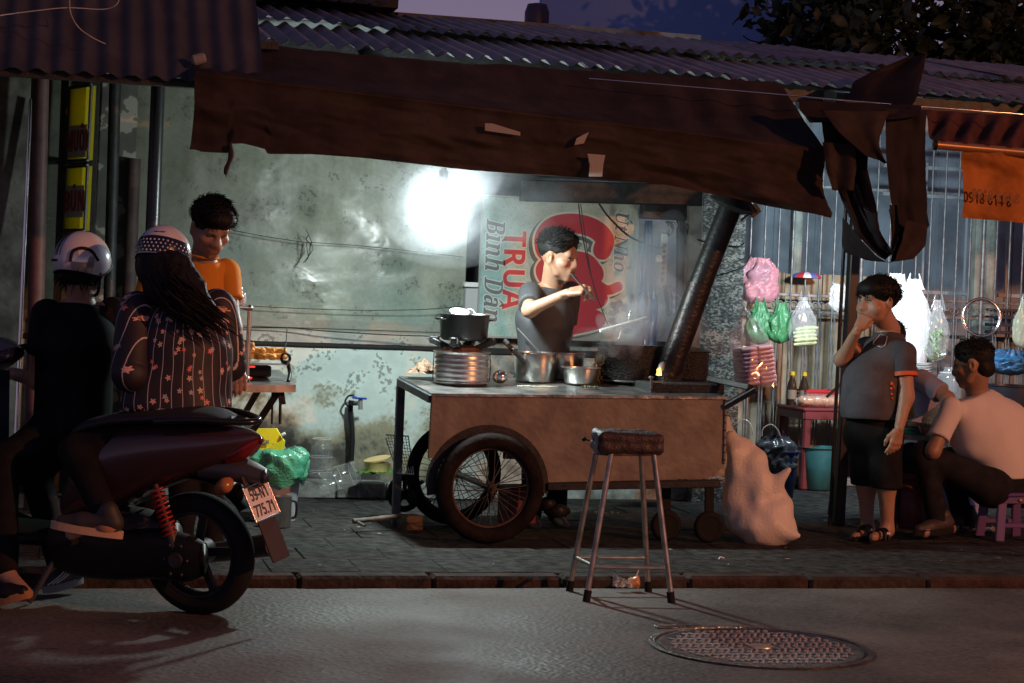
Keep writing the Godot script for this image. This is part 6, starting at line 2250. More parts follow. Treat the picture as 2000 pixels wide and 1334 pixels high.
func tufts(g: Geo, at: Vector3, bs: Basis, sc: float, n: int, r: Vector3, c: Vector3, len: float, low: float, comb: Vector3, front: float) -> void:
	for i in n:
		var d := Vector3(rng.randfn(), rng.randfn(), rng.randfn()).normalized()
		if d.y < low or (d.z > front and d.y < 0.55):
			continue
		var p := c + d * r
		var dir := (d * 0.55 + comb * 0.8 + Vector3(rng.randfn(), rng.randfn(), rng.randfn()) * 0.28).normalized()
		var l := len * rng.randf_range(0.6, 1.3)
		var p1 := p + dir * l * 0.5
		var p2 := p + (dir + comb * 0.5).normalized() * l
		g.tube(PackedVector3Array([at + bs * ((p - d * 0.006) * sc), at + bs * (p1 * sc), at + bs * (p2 * sc)]), [0.0022 * sc, 0.0018 * sc, 0.0004 * sc], 3, false)

func hair(t: Node3D, at: Vector3, bs: Basis, sc: float, adds: Array, carves: Array, n_tufts: int, len: float, comb: Vector3, amp := 0.007, low := 0.0, front := 0.45) -> void:
	var b := Blob.new(at - Vector3.ONE * 0.17 * sc, at + Vector3.ONE * 0.19 * sc, 0.0055 * sc, 0.008 * sc)
	for a in adds:
		b.ell(at + bs * (a[0] * sc), a[1] * sc, bs)
	b.finish()
	for a in carves:
		b.carve(at + bs * (a[0] * sc), a[1] * sc, bs, 0.006)
	b.rough(noise(30.0, 3, 501), amp * sc * 0.5)
	var g := Geo.new()
	b.mesh(g)
	tufts(g, at, bs, sc, n_tufts, adds[0][1], adds[0][0], len, low, comb, front)
	put("hair", g, M.hair, t)

func hand(g: Geo, wrist: Vector3, dir: Vector3, back: Vector3, thumb_side: float, curl: Array, thumb := 0.5, sc := 1.0, spread := 0.0) -> void:
	var x := dir.normalized()
	var y := (back - x * back.dot(x)).normalized()
	var z := x.cross(y) * thumb_side
	var bs := Basis(x, y, z)
	var b := Blob.new(wrist - Vector3.ONE * 0.21 * sc, wrist + Vector3.ONE * 0.21 * sc, 0.0034, 0.0038)
	var w := func(p: Vector3) -> Vector3: return wrist + bs * (p * sc)
	b.cap(w.call(Vector3(-0.025, 0, 0)), w.call(Vector3(0.02, 0, 0)), 0.0245 * sc, 0.024 * sc, y, 1.35)
	for i in 4:
		var kz: float = 0.031 - 0.0205 * i
		b.cap(w.call(Vector3(0.015, 0, kz * 0.6)), w.call(Vector3(0.083 - 0.004 * absf(i - 1), 0, kz)), 0.0145 * sc, 0.0115 * sc)
	for i in 4:
		var kz: float = 0.031 - 0.0205 * i
		var p := Vector3(0.083 - 0.004 * absf(i - 1), 0.001, kz)
		var l: float = [0.072, 0.080, 0.074, 0.058][i]
		var a: float = 0.0
		var d0 := Vector3(1, 0, spread * (1.5 - i) * 0.14)
		for s in 3:
			a += curl[i] * [0.8, 1.1, 0.75][s]
			var d := (Vector3(cos(a), -sin(a), 0) + Vector3(0, 0, d0.z * cos(a))).normalized()
			var q: Vector3 = p + d * l * [0.44, 0.31, 0.25][s]
			b.cap(w.call(p), w.call(q), (0.0090 - 0.0008 * s) * sc, (0.0083 - 0.0009 * s) * sc)
			p = q
	var t0 := Vector3(0.018, -0.006, 0.022)
	var t1 := t0 + Vector3(0.034, -0.010 - 0.010 * thumb, 0.026 - 0.012 * thumb)
	var t2 := t1 + Vector3(0.030, -0.008 - 0.014 * thumb, 0.008 - 0.020 * thumb)
	var t3 := t2 + Vector3(0.024, -0.004 - 0.010 * thumb, -0.002 - 0.014 * thumb)
	b.cap(w.call(t0), w.call(t1), 0.015 * sc, 0.0115 * sc)
	b.cap(w.call(t1), w.call(t2), 0.0105 * sc, 0.0095 * sc)
	b.cap(w.call(t2), w.call(t3), 0.0095 * sc, 0.0075 * sc)
	b.mesh(g)

func shoe(t: Node3D, heel: Vector3, toe: Vector3, upm: Material, solem: Material, up := Vector3.UP, sc := 1.0) -> Node3D:
	var x := (toe - heel).normalized()
	var z := x.cross(up).normalized()
	var y := z.cross(x)
	var l := heel.distance_to(toe)
	var o := func(a: float, b: float, c: float) -> Vector3: return heel + x * (a * l) + y * b * sc + z * c * sc
	var q := span_of([heel, toe], 0.15)
	var b := Blob.new(q[0], q[1], 0.0065, 0.008)
	b.cap(o.call(0.12, 0.055, 0), o.call(0.6, 0.042, 0), 0.036 * sc, 0.036 * sc)
	b.cap(o.call(0.6, 0.038, 0.004), o.call(0.88, 0.032, 0.004), 0.036 * sc, 0.026 * sc)
	b.cap(o.call(0.14, 0.06, 0), o.call(0.22, 0.10, 0), 0.036 * sc, 0.038 * sc)
	b.finish()
	b.cut(o.call(0, 0.018, 0), -y)
	var g := Geo.new()
	b.mesh(g)
	var s := put("shoe", g, upm, t)
	g = Geo.new()
	var pl := PackedVector2Array()
	for i in 26:
		var a := TAU * i / 26
		var px := 0.5 + 0.55 * cos(a)
		var ww: float = 0.036 + 0.010 * px
		pl.append(Vector2(px * l, sin(a) * ww * sc * (1.0 - 0.12 * absf(cos(a)))))
	g.prism(pl, 0.0, 0.030 * sc, Transform3D(Basis(x, -z, y), heel))
	put("sole", g, solem, s)
	return s

func blob_part(called: String, bones: Array, cell: float, soft: float, m: Material, t: Node3D, cuts := [], fold := 0.006, ff := 9.0, squash := Vector3.ONE, finish = null) -> Blob:
	var pts := []
	var rm := 0.0
	for e in bones:
		pts.append(e[0]); pts.append(e[1])
		rm = maxf(rm, maxf(e[2], e[3]))
	var q := span_of(pts, rm + 0.03)
	var b := Blob.new(q[0], q[1], cell, soft)
	for e in bones:
		b.cap(e[0], e[1], e[2], e[3], e[4] if e.size() > 4 else Vector3.ZERO, e[5] if e.size() > 5 else 1.0)
	b.finish()
	for c in cuts:
		b.cut(c[0], c[1])
	if fold > 0.0:
		var nz := noise(ff * 0.75, 3, 511 + called.length())
		nz.fractal_type = FastNoiseLite.FRACTAL_RIDGED
		b.rough(nz, -fold * 1.7, squash)
		b.rough(noise(3.0, 2, 517), fold * 1.2)
	var g := Geo.new()
	b.mesh(g)
	if finish:
		finish.call(g)
	if m:
		put(called, g, m, t)
	return b

func flesh(g: Geo, bones: Array, skin: Color) -> void:
	var pts := []
	var rm := 0.0
	for e in bones:
		pts.append(e[0]); pts.append(e[1])
		rm = maxf(rm, maxf(e[2], e[3]))
	var q := span_of(pts, rm + 0.02)
	var b := Blob.new(q[0], q[1], 0.0125, 0.012)
	for e in bones:
		b.cap(e[0], e[1], e[2], e[3], e[4] if e.size() > 4 else Vector3.ZERO, e[5] if e.size() > 5 else 1.0)
	g.col = skin
	b.mesh(g)

func person(label: String, at: Vector3) -> Node3D:
	return thing("person", label, "person", at)

func trunk(J: Dictionary, f: float, front: Vector3) -> Array:  # the bones of a body
	var o := [
		[J.pelvis, J.chest, 0.115 * f, 0.125 * f, front, 1.3], [J.chest, J.neck + (J.chest - J.neck) * 0.3, 0.12 * f, 0.075 * f, front, 1.15],
		[J.sl, J.sr, 0.048, 0.048], [J.neck + (J.chest - J.neck) * 0.3, J.neck + (J.head - J.neck) * 0.3, 0.055, 0.05],
	]
	for s in ["l", "r"]:
		var k: float = J.get("arm", 1.0)
		o.append([J["s" + s], J["e" + s], 0.047 * k, 0.038 * k])
		o.append([J["e" + s], J["w" + s], 0.037 * k, 0.025 * k])
		var q: float = J.get("leg", 1.0)
		o.append([J["h" + s], J["k" + s], 0.078 * q, 0.053 * q])
		o.append([J["k" + s], J["a" + s], 0.052 * q, 0.034 * q])
		o.append([J["a" + s], J["t" + s], 0.034, 0.026])
	return o

func tee(t: Node3D, J: Dictionary, f: float, front: Vector3, m: Material, hem: Vector3, sleeve: float, puff: float, called := "shirt", extra := [], finish = null, fold := 0.008) -> Blob:
	var up: Vector3 = (J.neck - J.chest).normalized()
	var low: Vector3 = hem - up * 0.05
	var bones := [[low, J.chest, (0.12 + puff) * f, (0.13 + puff) * f, front, 1.25], [J.chest, J.neck + (J.chest - J.neck) * 0.30, (0.128 + puff) * f, 0.088, front, 1.12], [J.sl, J.sr, 0.062, 0.062]]
	bones.append_array(extra)
	var b := blob_part(called, bones, 0.0105, 0.016, m, t, [[hem, Vector3.DOWN if up.y > 0.85 else (low - hem).normalized()], [J.neck - up * 0.008, up]], fold, 7.0, Vector3(1, 0.55, 1), finish)
	for s in ["l", "r"]:
		var a: Vector3 = J["s" + s]
		var e: Vector3 = J["e" + s]
		var q: Vector3 = a.lerp(e, sleeve)
		blob_part("sleeve", [[a, a.lerp(e, sleeve + 0.25), 0.063 + puff * 0.3, 0.058 + puff * 0.3]], 0.0085, 0.01, m, t, [[q, (e - a).normalized()]], fold * 0.8, 12.0, Vector3.ONE, finish)
	return b

func trousers(t: Node3D, J: Dictionary, m: Material, f := 1.0, to := 0.95, called := "trousers") -> void:
	var bones := [[J.hl, J.hr, 0.10 * f, 0.10 * f], [J.pelvis, J.pelvis + (J.chest - J.pelvis) * 0.25, 0.125 * f, 0.12 * f]]
	for s in ["l", "r"]:
		bones.append([J["h" + s], J["k" + s], 0.092 * f, 0.068 * f])
		if to > 0.0:
			bones.append([J["k" + s], (J["k" + s] as Vector3).lerp(J["a" + s], to), 0.067 * f, 0.056 * f])
	blob_part(called, bones, 0.012, 0.014, m, t, [], 0.008, 8.0)

func build_people() -> void:
	M.eye = mat(1, 1, 1, 0.2)
	M.eye.vertex_color_use_as_albedo = true
	var tan_skin := Color(0.36, 0.20, 0.13)
	var brown := Color(0.30, 0.165, 0.105)
	build_rider()
	build_passenger()
	build_vendor(Color(0.31, 0.19, 0.13))
	build_cook(brown)
	build_boy(Color(0.37, 0.21, 0.135))
	build_seated_man(brown)
	build_lilac_person(tan_skin)

func build_rider() -> void:
	var J := {"pelvis": Vector3(0.114, 0.728, -7.918), "chest": Vector3(0.125, 1.036, -7.963), "neck": Vector3(0.134, 1.211, -7.965), "head": Vector3(0.139, 1.36, -7.966), "sl": Vector3(0.001, 1.155, -7.955), "sr": Vector3(0.273, 1.168, -8.032), "el": Vector3(-0.027, 0.881, -7.997), "er": Vector3(0.323, 0.928, -8.138), "wl": Vector3(-0.147, 0.899, -8.193), "wr": Vector3(0.165, 0.946, -8.322),
		"hl": Vector3(0.049, 0.687, -7.892), "hr": Vector3(0.183, 0.679, -8.023), "kl": Vector3(-0.147, 0.555, -7.752), "kr": Vector3(-0.033, 0.495, -8.186), "al": Vector3(-0.13, 0.144, -7.564), "ar": Vector3(0.088, 0.122, -7.973), "tl": Vector3(-0.041, 0.073, -7.478), "tr": Vector3(0.037, 0.04, -7.922)}
	var t := person("rider in black T-shirt and white striped helmet, back turned, on the scooter front", Vector3(-0.024, 0.009, -7.503))
	var skin := Color(0.36, 0.20, 0.13)
	var g := Geo.new()
	flesh(g, trunk(J, 1.0, FW), skin)
	var hb := look(FW * 0.9 + RT * 0.35, 0.08)
	head(g, J.head, hb, 1.0, skin, {"neck": J.neck})
	hand(g, J.wl, (J.wl - J.el), Vector3.UP, 1.0, [0.9, 0.9, 0.9, 0.9], 0.6)
	hand(g, J.wr, (J.wr - J.er), Vector3.UP, -1.0, [0.9, 0.9, 0.9, 0.9], 0.6)
	put("body", g, M.skin, t)
	var black := grimy(0.010, 0.010, 0.011, 0.6, 0.8, 0.0, 3.0, 521)
	tee(t, J, 1.12, FW, black, J.pelvis + Vector3(0, 0.0, 0), 0.62, 0.02)
	trousers(t, J, grimy(0.012, 0.012, 0.013, 0.6, 0.85, 0.0, 3.0, 522))
	shoe(t, Vector3(-0.194, -0.002, -7.546), Vector3(-0.029, 0.061, -7.454), M.black_plastic, mat(0.32, 0.15, 0.06, 0.7))
	var s := shoe(t, Vector3(0.178, 0.044, -7.949), Vector3(0.03, 0.012, -7.882), mat(0.05, 0.05, 0.055, 0.5), mat(0.25, 0.25, 0.25, 0.7))
	g = Geo.new()
	for i in 3:
		var a: Vector3 = Vector3(0.109, 0.109, -7.885) + Vector3(0.018 * i, 0.004 * i, 0.01)
		g.tube(line([a, a + Vector3(-0.03, -0.03, 0.02), a + Vector3(-0.07, -0.06, 0.03)], 4), 0.003, 5)
	put("stripe", g, M.white_plastic, s)
	g = Geo.new()
	var b := Blob.new(J.head - Vector3.ONE * 0.16, J.head + Vector3.ONE * 0.16, 0.006, 0.01)
	b.ell(J.head + hb * Vector3(0, -0.03, -0.025), Vector3(0.088, 0.075, 0.092), hb)
	b.finish()
	b.carve(J.head + hb * Vector3(0, -0.05, 0.09), Vector3(0.085, 0.12, 0.075), hb)
	b.cut(J.head + hb * Vector3(0, -0.075, 0), Vector3.DOWN)
	b.rough(noise(34.0, 3, 523), 0.008)
	b.mesh(g)
	tufts(g, J.head, hb, 1.0, 240, Vector3(0.088, 0.075, 0.092), Vector3(0, -0.03, -0.025), 0.035, -0.9, Vector3(0, -0.9, 0.1), 0.3)
	put("hair", g, M.hair, t)
	helmet("white open face helmet with dark blue stripes on the rider in black", J.head + hb * Vector3(0, 0.018, -0.008), hb, true)

func helmet(label: String, at: Vector3, bs: Basis, striped: bool) -> void:
	var t := thing("helmet", label, "helmet", at)
	var shellm := mat(0.60, 0.58, 0.60, 0.16)
	shellm.clearcoat_enabled = true
	shellm.clearcoat = 0.5
	var navy := mat(0.012, 0.014, 0.045, 0.2)
	var R := Vector3(0.112, 0.128, 0.134) if striped else Vector3(0.108, 0.120, 0.128)
	var surf := func(az: float, el: float, k: float) -> Vector3:  # azimuth 0 is the back of the head
		return at + bs * (Vector3(sin(az) * cos(el), sin(el), -cos(az) * cos(el)) * R * k)
	var rim := func(az: float) -> float:
		if striped:
			return -0.44 + 0.50 * smoothstep(1.3, 2.6, absf(az)) + 0.05 * cos(az * 2.0)
		return -0.06 - 0.20 * smoothstep(0.4, 1.5, absf(az)) + 0.10 * smoothstep(1.8, 2.8, absf(az))
	var g := Geo.new()
	g.grid(56, 22, func(u, v):
		var az: float = lerpf(-PI, PI, u)
		return surf.call(az, lerpf(rim.call(az), PI / 2, v), 1.0), true)
	g.grid(56, 3, func(u, v):
		var az: float = lerpf(PI, -PI, u)
		return surf.call(az, rim.call(az) + 0.002, lerpf(1.0, 0.88, v)), true)
	put("shell", g, shellm, t)
	g = Geo.new()
	var edge := PackedVector3Array()
	for i in 65:
		var az := lerpf(-PI, PI, i / 64.0)
		edge.append(surf.call(az, rim.call(az), 1.0))
	g.tube(edge, 0.0045 if striped else 0.004, 6)
	put("rim_trim", g, M.black_plastic if striped else M.chrome, t)
	if striped:
		for q in [[0.40, 0.15, 0.30], [0.60, 0.04, 0.26], [0.20, 0.04, 0.32]]:
			g = Geo.new()
			g.grid(6, 18, func(u, v):
				var az: float = q[0] + (u - 0.5) * q[1] * (1.0 + v * 0.4)
				return surf.call(az, lerpf(0.10, 1.25, v), 1.006))
			put("stripe", g, navy, t)
		g = Geo.new()
		g.tube(line([surf.call(-0.28, -0.10, 1.01), surf.call(-0.34, 0.22, 1.02), surf.call(-0.62, 0.36, 1.02), surf.call(-0.98, 0.30, 1.02), surf.call(-1.25, 0.02, 1.01)], 6), 0.007, 8)
		put("vent_lip", g, M.black_plastic, t)
		g = Geo.new()
		g.grid(16, 12, func(u, v):
			var az: float = lerpf(-0.32, -1.10, u)
			return surf.call(az, lerpf(-0.42, 0.22 + 0.1 * sin(PI * u), v), 1.012 - 0.02 * sin(PI * u) * v))
		put("vent_plate", g, mat(0.62, 0.56, 0.48, 0.13, 0.6), t)
		var lx := bs * Basis(Vector3.UP, PI - 0.50)
		lettering("SPORT", sans(true), Transform3D(lx.orthonormalized(), surf.call(0.50, -0.06, 1.004)), 0.055, 0.011, 0.003, M.black_plastic, t)
		g = Geo.new()
		for sd: float in [-1.0, 1.0]:
			g.tube(line([surf.call(sd * 1.45, -0.35, 0.97), at + bs * Vector3(sd * 0.085, -0.085, 0.01), at + bs * Vector3(sd * 0.06, -0.13, 0.035), at + bs * Vector3(0, -0.142, 0.05)], 5), 0.007, 6)
		put("chin_strap", g, M.black_plastic, t)
		g = Geo.new()
		g.grid(8, 20, func(u, v):
			var az: float = lerpf(-1.15, -1.75, u)
			return surf.call(az, lerpf(-0.95, -0.30, v), 0.96))
		put("ear_flap", g, M.black_plastic, t)
	else:
		g = Geo.new()
		g.grid(48, 6, func(u, v):
			var az: float = lerpf(-2.2, 2.2, u)
			return surf.call(az, lerpf(rim.call(az) + 0.03, 0.47 + 0.10 * cos(az * 1.5), v), 1.006))
		put("dotted_band", g, navy, t)
		g = Geo.new()
		for r in 4:
			for i in 22:
				var az: float = lerpf(-1.9, 1.9, (i + 0.5 * (r % 2)) / 22.0)
				var el: float = rim.call(az) + 0.085 + r * 0.125
				if el < 0.44 + 0.1 * cos(az * 1.5):
					var nn := (surf.call(az, el, 1.0) - at as Vector3).normalized()
					var zx := Vector3.UP.cross(nn).normalized()
					g.ball(surf.call(az, el, 1.008), Vector3(0.0048, 0.0048, 0.0012), 8, Basis(zx, nn.cross(zx), nn))
		put("dot_print", g, M.white_plastic, t)
		g = Geo.new()
		var lx := bs * Basis(Vector3.UP, PI + 0.25) * Basis(Vector3.RIGHT, -0.75)
		lettering("HELMET", sans(true), Transform3D(lx.orthonormalized(), surf.call(-0.22, 0.74, 1.004)), 0.045, 0.006, 0.002, navy, t)
		g = Geo.new()
		for sd: float in [-1.0, 1.0]:
			g.tube(line([surf.call(sd * 1.3, -0.2, 0.98), at + bs * Vector3(sd * 0.10, -0.075, -0.02), at + bs * Vector3(sd * 0.085, -0.125, 0.03)], 5), 0.006, 6)
		put("chin_strap", g, M.black_plastic, t)
		g = Geo.new()
		g.grid(40, 8, func(u, v):
			var az: float = lerpf(-1.7, 1.7, u)
			var el: float = lerpf(-0.85 + 0.5 * smoothstep(0.9, 1.7, absf(az)) * 0.0 , rim.call(az), v)
			return surf.call(az, el, 0.955))
		put("neck_lining", g, M.black_plastic, t)

func build_passenger() -> void:
	var J := {"pelvis": Vector3(0.516, 0.775, -7.551), "chest": Vector3(0.514, 1.023, -7.598), "neck": Vector3(0.485, 1.223, -7.63), "head": Vector3(0.45, 1.387, -7.673), "sl": Vector3(0.349, 1.19, -7.601), "sr": Vector3(0.672, 1.213, -7.686), "el": Vector3(0.324, 0.945, -7.478), "er": Vector3(0.728, 0.979, -7.708), "wl": Vector3(0.428, 0.863, -7.667), "wr": Vector3(0.663, 0.898, -7.918),
		"hl": Vector3(0.441, 0.734, -7.527), "hr": Vector3(0.597, 0.727, -7.673), "kl": Vector3(0.132, 0.628, -7.561), "kr": Vector3(0.328, 0.594, -7.995), "al": Vector3(0.248, 0.39, -7.392), "ar": Vector3(0.456, 0.353, -7.855), "tl": Vector3(0.12, 0.324, -7.371), "tr": Vector3(0.335, 0.263, -7.883)}
	var t := person("woman passenger in dark striped floral blouse and dotted helmet on the scooter back", Vector3(0.511, 0.077, -7.578))
	var skin := Color(0.40, 0.235, 0.16)
	var g := Geo.new()
	flesh(g, trunk(J, 0.92, FW), skin)
	var hb := look(FW * 0.95 + RT * 0.22, 0.10)
	head(g, J.head, hb, 0.97, skin, {"neck": J.neck})
	hand(g, J.wl, (J.wl - J.el), Vector3.UP, 1.0, [0.5, 0.5, 0.5, 0.5])
	hand(g, J.wr, (J.wr - J.er), Vector3.UP, -1.0, [0.5, 0.5, 0.5, 0.5])
	put("body", g, M.skin, t)
	# blouse print: pale stripes and small flowers on near black
	var W := 512
	var petals := []
	for i in 44:
		petals.append([rng.randf() * W, rng.randf() * W, rng.randf_range(13, 20), rng.randi() % 4, rng.randf() * TAU])
	var im := PackedByteArray()
	var base := Color(0.016, 0.011, 0.017)
	var px := []
	px.resize(W * W)
	px.fill(base)
	for y in W:
		for s in 8:
			var x := int(s * 64 + 20 + 3.0 * sin(y * TAU / W * 2.0 + s))
			for k in 4:
				px[y * W + posmod(x + k, W)] = Color(0.55, 0.50, 0.52)
	for p in petals:
		var c: Color = [Color(0.80, 0.42, 0.34), Color(0.72, 0.48, 0.32), Color(0.70, 0.2, 0.16), Color(0.5, 0.42, 0.5)][p[3]]
		for y in range(-22, 23):
			for x in range(-22, 23):
				var r := Vector2(x, y).length()
				var a := atan2(y, x)
				if r < p[2] * (0.74 + 0.26 * cos(a * 5.0 + p[4])):
					px[posmod(int(p[1]) + y, W) * W + posmod(int(p[0]) + x, W)] = c if r > 3.0 else Color(0.5, 0.35, 0.1)
	var cl := mat(1, 1, 1, 0.62)
	cl.albedo_texture = picture(W, W, func(_x, _y, i): return px[i])
	var ax: Vector3 = J.chest
	var wrap := func(gg: Geo):
		for i in gg.v.size():
			var d: Vector3 = gg.v[i] - ax
			var a := atan2(d.dot(RT), -d.dot(FW))
			gg.t[i] = Vector2(a * 0.19 / 0.36, -d.y / 0.36)
	cl.uv1_scale = Vector3(1, 1, 1)
	tee(t, J, 1.0, FW, cl, J.pelvis + Vector3(0, 0.02, 0), 0.98, 0.055, "blouse", [[Vector3(0.423, 0.818, -7.544), Vector3(0.477, 1.084, -7.577), 0.13, 0.14, FW, 1.15], [Vector3(0.631, 0.819, -7.616), Vector3(0.594, 1.086, -7.651), 0.115, 0.14, FW, 1.15]], wrap, 0.011)
	# lower sleeves
	for s in ["l", "r"]:
		blob_part("cuff", [[J["e" + s], (J["e" + s] as Vector3).lerp(J["w" + s], 0.8), 0.075, 0.05]], 0.009, 0.01, cl, t, [], 0.008, 10.0, Vector3.ONE, wrap)
	trousers(t, J, grimy(0.012, 0.011, 0.012, 0.6, 0.8, 0.0, 3.0, 532), 0.95)
	var sn := shoe(t, Vector3(0.299, 0.311, -7.327), Vector3(0.051, 0.341, -7.389), mat(0.03, 0.025, 0.022, 0.6), mat(0.50, 0.33, 0.22, 0.7))
	g = Geo.new()
	g.ball(Vector3(0.249, 0.353, -7.34), Vector3(0.062, 0.022, 0.046), 14, look(FW))  # orange-brown piece that paints the lamplight on the heel
	put("heel_lamplight", g, mat(0.36, 0.16, 0.09, 0.7), sn)
	# long hair swept to the right
	g = Geo.new()
	var b := Blob.new(Vector3(0.308, 1.091, -7.908) , Vector3(0.674, 1.554, -7.26) , 0.008, 0.014)
	var q := span_of([J.head, Vector3(0.682, 1.136, -7.403), Vector3(0.345, 1.51, -7.65)], 0.13)
	b = Blob.new(q[0], q[1], 0.0085, 0.014)
	b.ell(J.head + hb * Vector3(0, -0.03, -0.03), Vector3(0.092, 0.085, 0.09), hb)
	var path := line([Vector3(0.444, 1.349, -7.581), Vector3(0.477, 1.289, -7.509), Vector3(0.537, 1.231, -7.473), Vector3(0.599, 1.188, -7.477)], 6)
	for i in path.size() - 1:
		var k := float(i) / path.size()
		b.cap(path[i], path[i + 1], 0.078 - 0.034 * k, 0.078 - 0.034 * (k + 0.05), FW, 1.5)
	b.cap(Vector3(0.407, 1.347, -7.57), Vector3(0.409, 1.256, -7.546), 0.05, 0.025)
	b.cap(Vector3(0.506, 1.372, -7.566), Vector3(0.575, 1.293, -7.506), 0.05, 0.035)
	b.finish()
	b.rough(noise(26.0, 3, 533), 0.009, Vector3(1.0, 0.5, 1.0))
	b.mesh(g)
	for i in 260:
		var k := rng.randf()
		var p: Vector3 = along([Vector3(0.428, 1.368, -7.524), Vector3(0.462, 1.288, -7.451), Vector3(0.525, 1.227, -7.414), Vector3(0.598, 1.185, -7.415)], k) + Vector3(rng.randfn() * 0.03, rng.randfn() * 0.028, rng.randfn() * 0.012)
		var d: Vector3 = (along([Vector3(0.428, 1.368, -7.524), Vector3(0.462, 1.288, -7.451), Vector3(0.525, 1.227, -7.414), Vector3(0.642, 1.163, -7.404)], minf(1, k + 0.3)) - along([Vector3(0.428, 1.368, -7.524), Vector3(0.462, 1.288, -7.451), Vector3(0.525, 1.227, -7.414), Vector3(0.598, 1.185, -7.415)], k)).normalized()
		g.tube(PackedVector3Array([p, p + d * 0.06, p + d * 0.12 + Vector3(0, -0.012, 0)]), [0.0035, 0.003, 0.0005], 4, false)
	put("hair", g, M.hair, t)
	helmet("pinkish white half helmet with a dark dotted band on the woman passenger", J.head + hb * Vector3(0, 0.030, -0.006), hb, false)

func build_vendor(skin: Color) -> void:
	var J := {"pelvis": Vector3(0.679, 0.882, -8.708), "chest": Vector3(0.668, 1.224, -8.718), "neck": Vector3(0.69, 1.432, -8.676), "head": Vector3(0.713, 1.565, -8.611), "sl": Vector3(0.474, 1.344, -8.728), "sr": Vector3(0.8, 1.367, -8.729), "el": Vector3(0.407, 1.1, -8.605), "er": Vector3(0.831, 1.113, -8.634), "wl": Vector3(0.462, 0.928, -8.33), "wr": Vector3(0.835, 0.945, -8.444),
		"hl": Vector3(0.615, 0.845, -8.702), "hr": Vector3(0.748, 0.847, -8.731), "kl": Vector3(0.624, 0.461, -8.64), "kr": Vector3(0.762, 0.462, -8.657), "al": Vector3(0.639, 0.096, -8.68), "ar": Vector3(0.778, 0.095, -8.697), "tl": Vector3(0.62, 0.066, -8.53), "tr": Vector3(0.773, 0.065, -8.543)}
	var t := person("young man in orange T-shirt looking down, standing behind the riders", Vector3(0.707, 0.047, -8.662))
	var g := Geo.new()
	flesh(g, trunk(J, 1.0, FW), skin)
	var hb := look(-FW * 0.80 + RT * 0.48, 0.50, 0.0)
	head(g, J.head, hb, 1.06, skin, {"neck": J.neck})
	hand(g, J.wl, (J.wl - J.el), Vector3.UP, -1.0, [0.4, 0.4, 0.4, 0.4])
	hand(g, J.wr, (J.wr - J.er), Vector3.UP, 1.0, [0.4, 0.4, 0.4, 0.4])
	put("body", g, M.skin, t)
	eyes(t, J.head, hb, 1.06, 0.15)
	tee(t, J, 1.08, FW, grimy(0.62, 0.24, 0.03, 0.85, 0.75, 0.0, 2.0, 541), J.pelvis + Vector3(0, -0.02, 0), 0.52, 0.012, "shirt", [], null, 0.010)
	g = Geo.new()
	g.ring(J.neck + Vector3(0, 0.008, 0) - FW * 0.012, (J.neck - J.chest as Vector3).normalized(), 0.067, 0.007, 30, 8)
	put("collar", g, grimy(0.58, 0.21, 0.03, 0.85, 0.75, 0.0, 2.0, 542), t)
	trousers(t, J, grimy(0.02, 0.02, 0.025, 0.6, 0.8, 0.0, 3.0, 543))
	hair(t, J.head, hb, 1.06, [[Vector3(0, 0.048, -0.016), Vector3(0.088, 0.088, 0.104)], [Vector3(0.01, 0.075, 0.055), Vector3(0.068, 0.038, 0.055)]],
		[[Vector3(0, -0.045, 0.115), Vector3(0.075, 0.088, 0.085)], [Vector3(0, -0.10, 0.0), Vector3(0.12, 0.085, 0.14)]], 1700, 0.030, Vector3(0.25, -0.15, 0.75), 0.007, -0.05, 2.0)

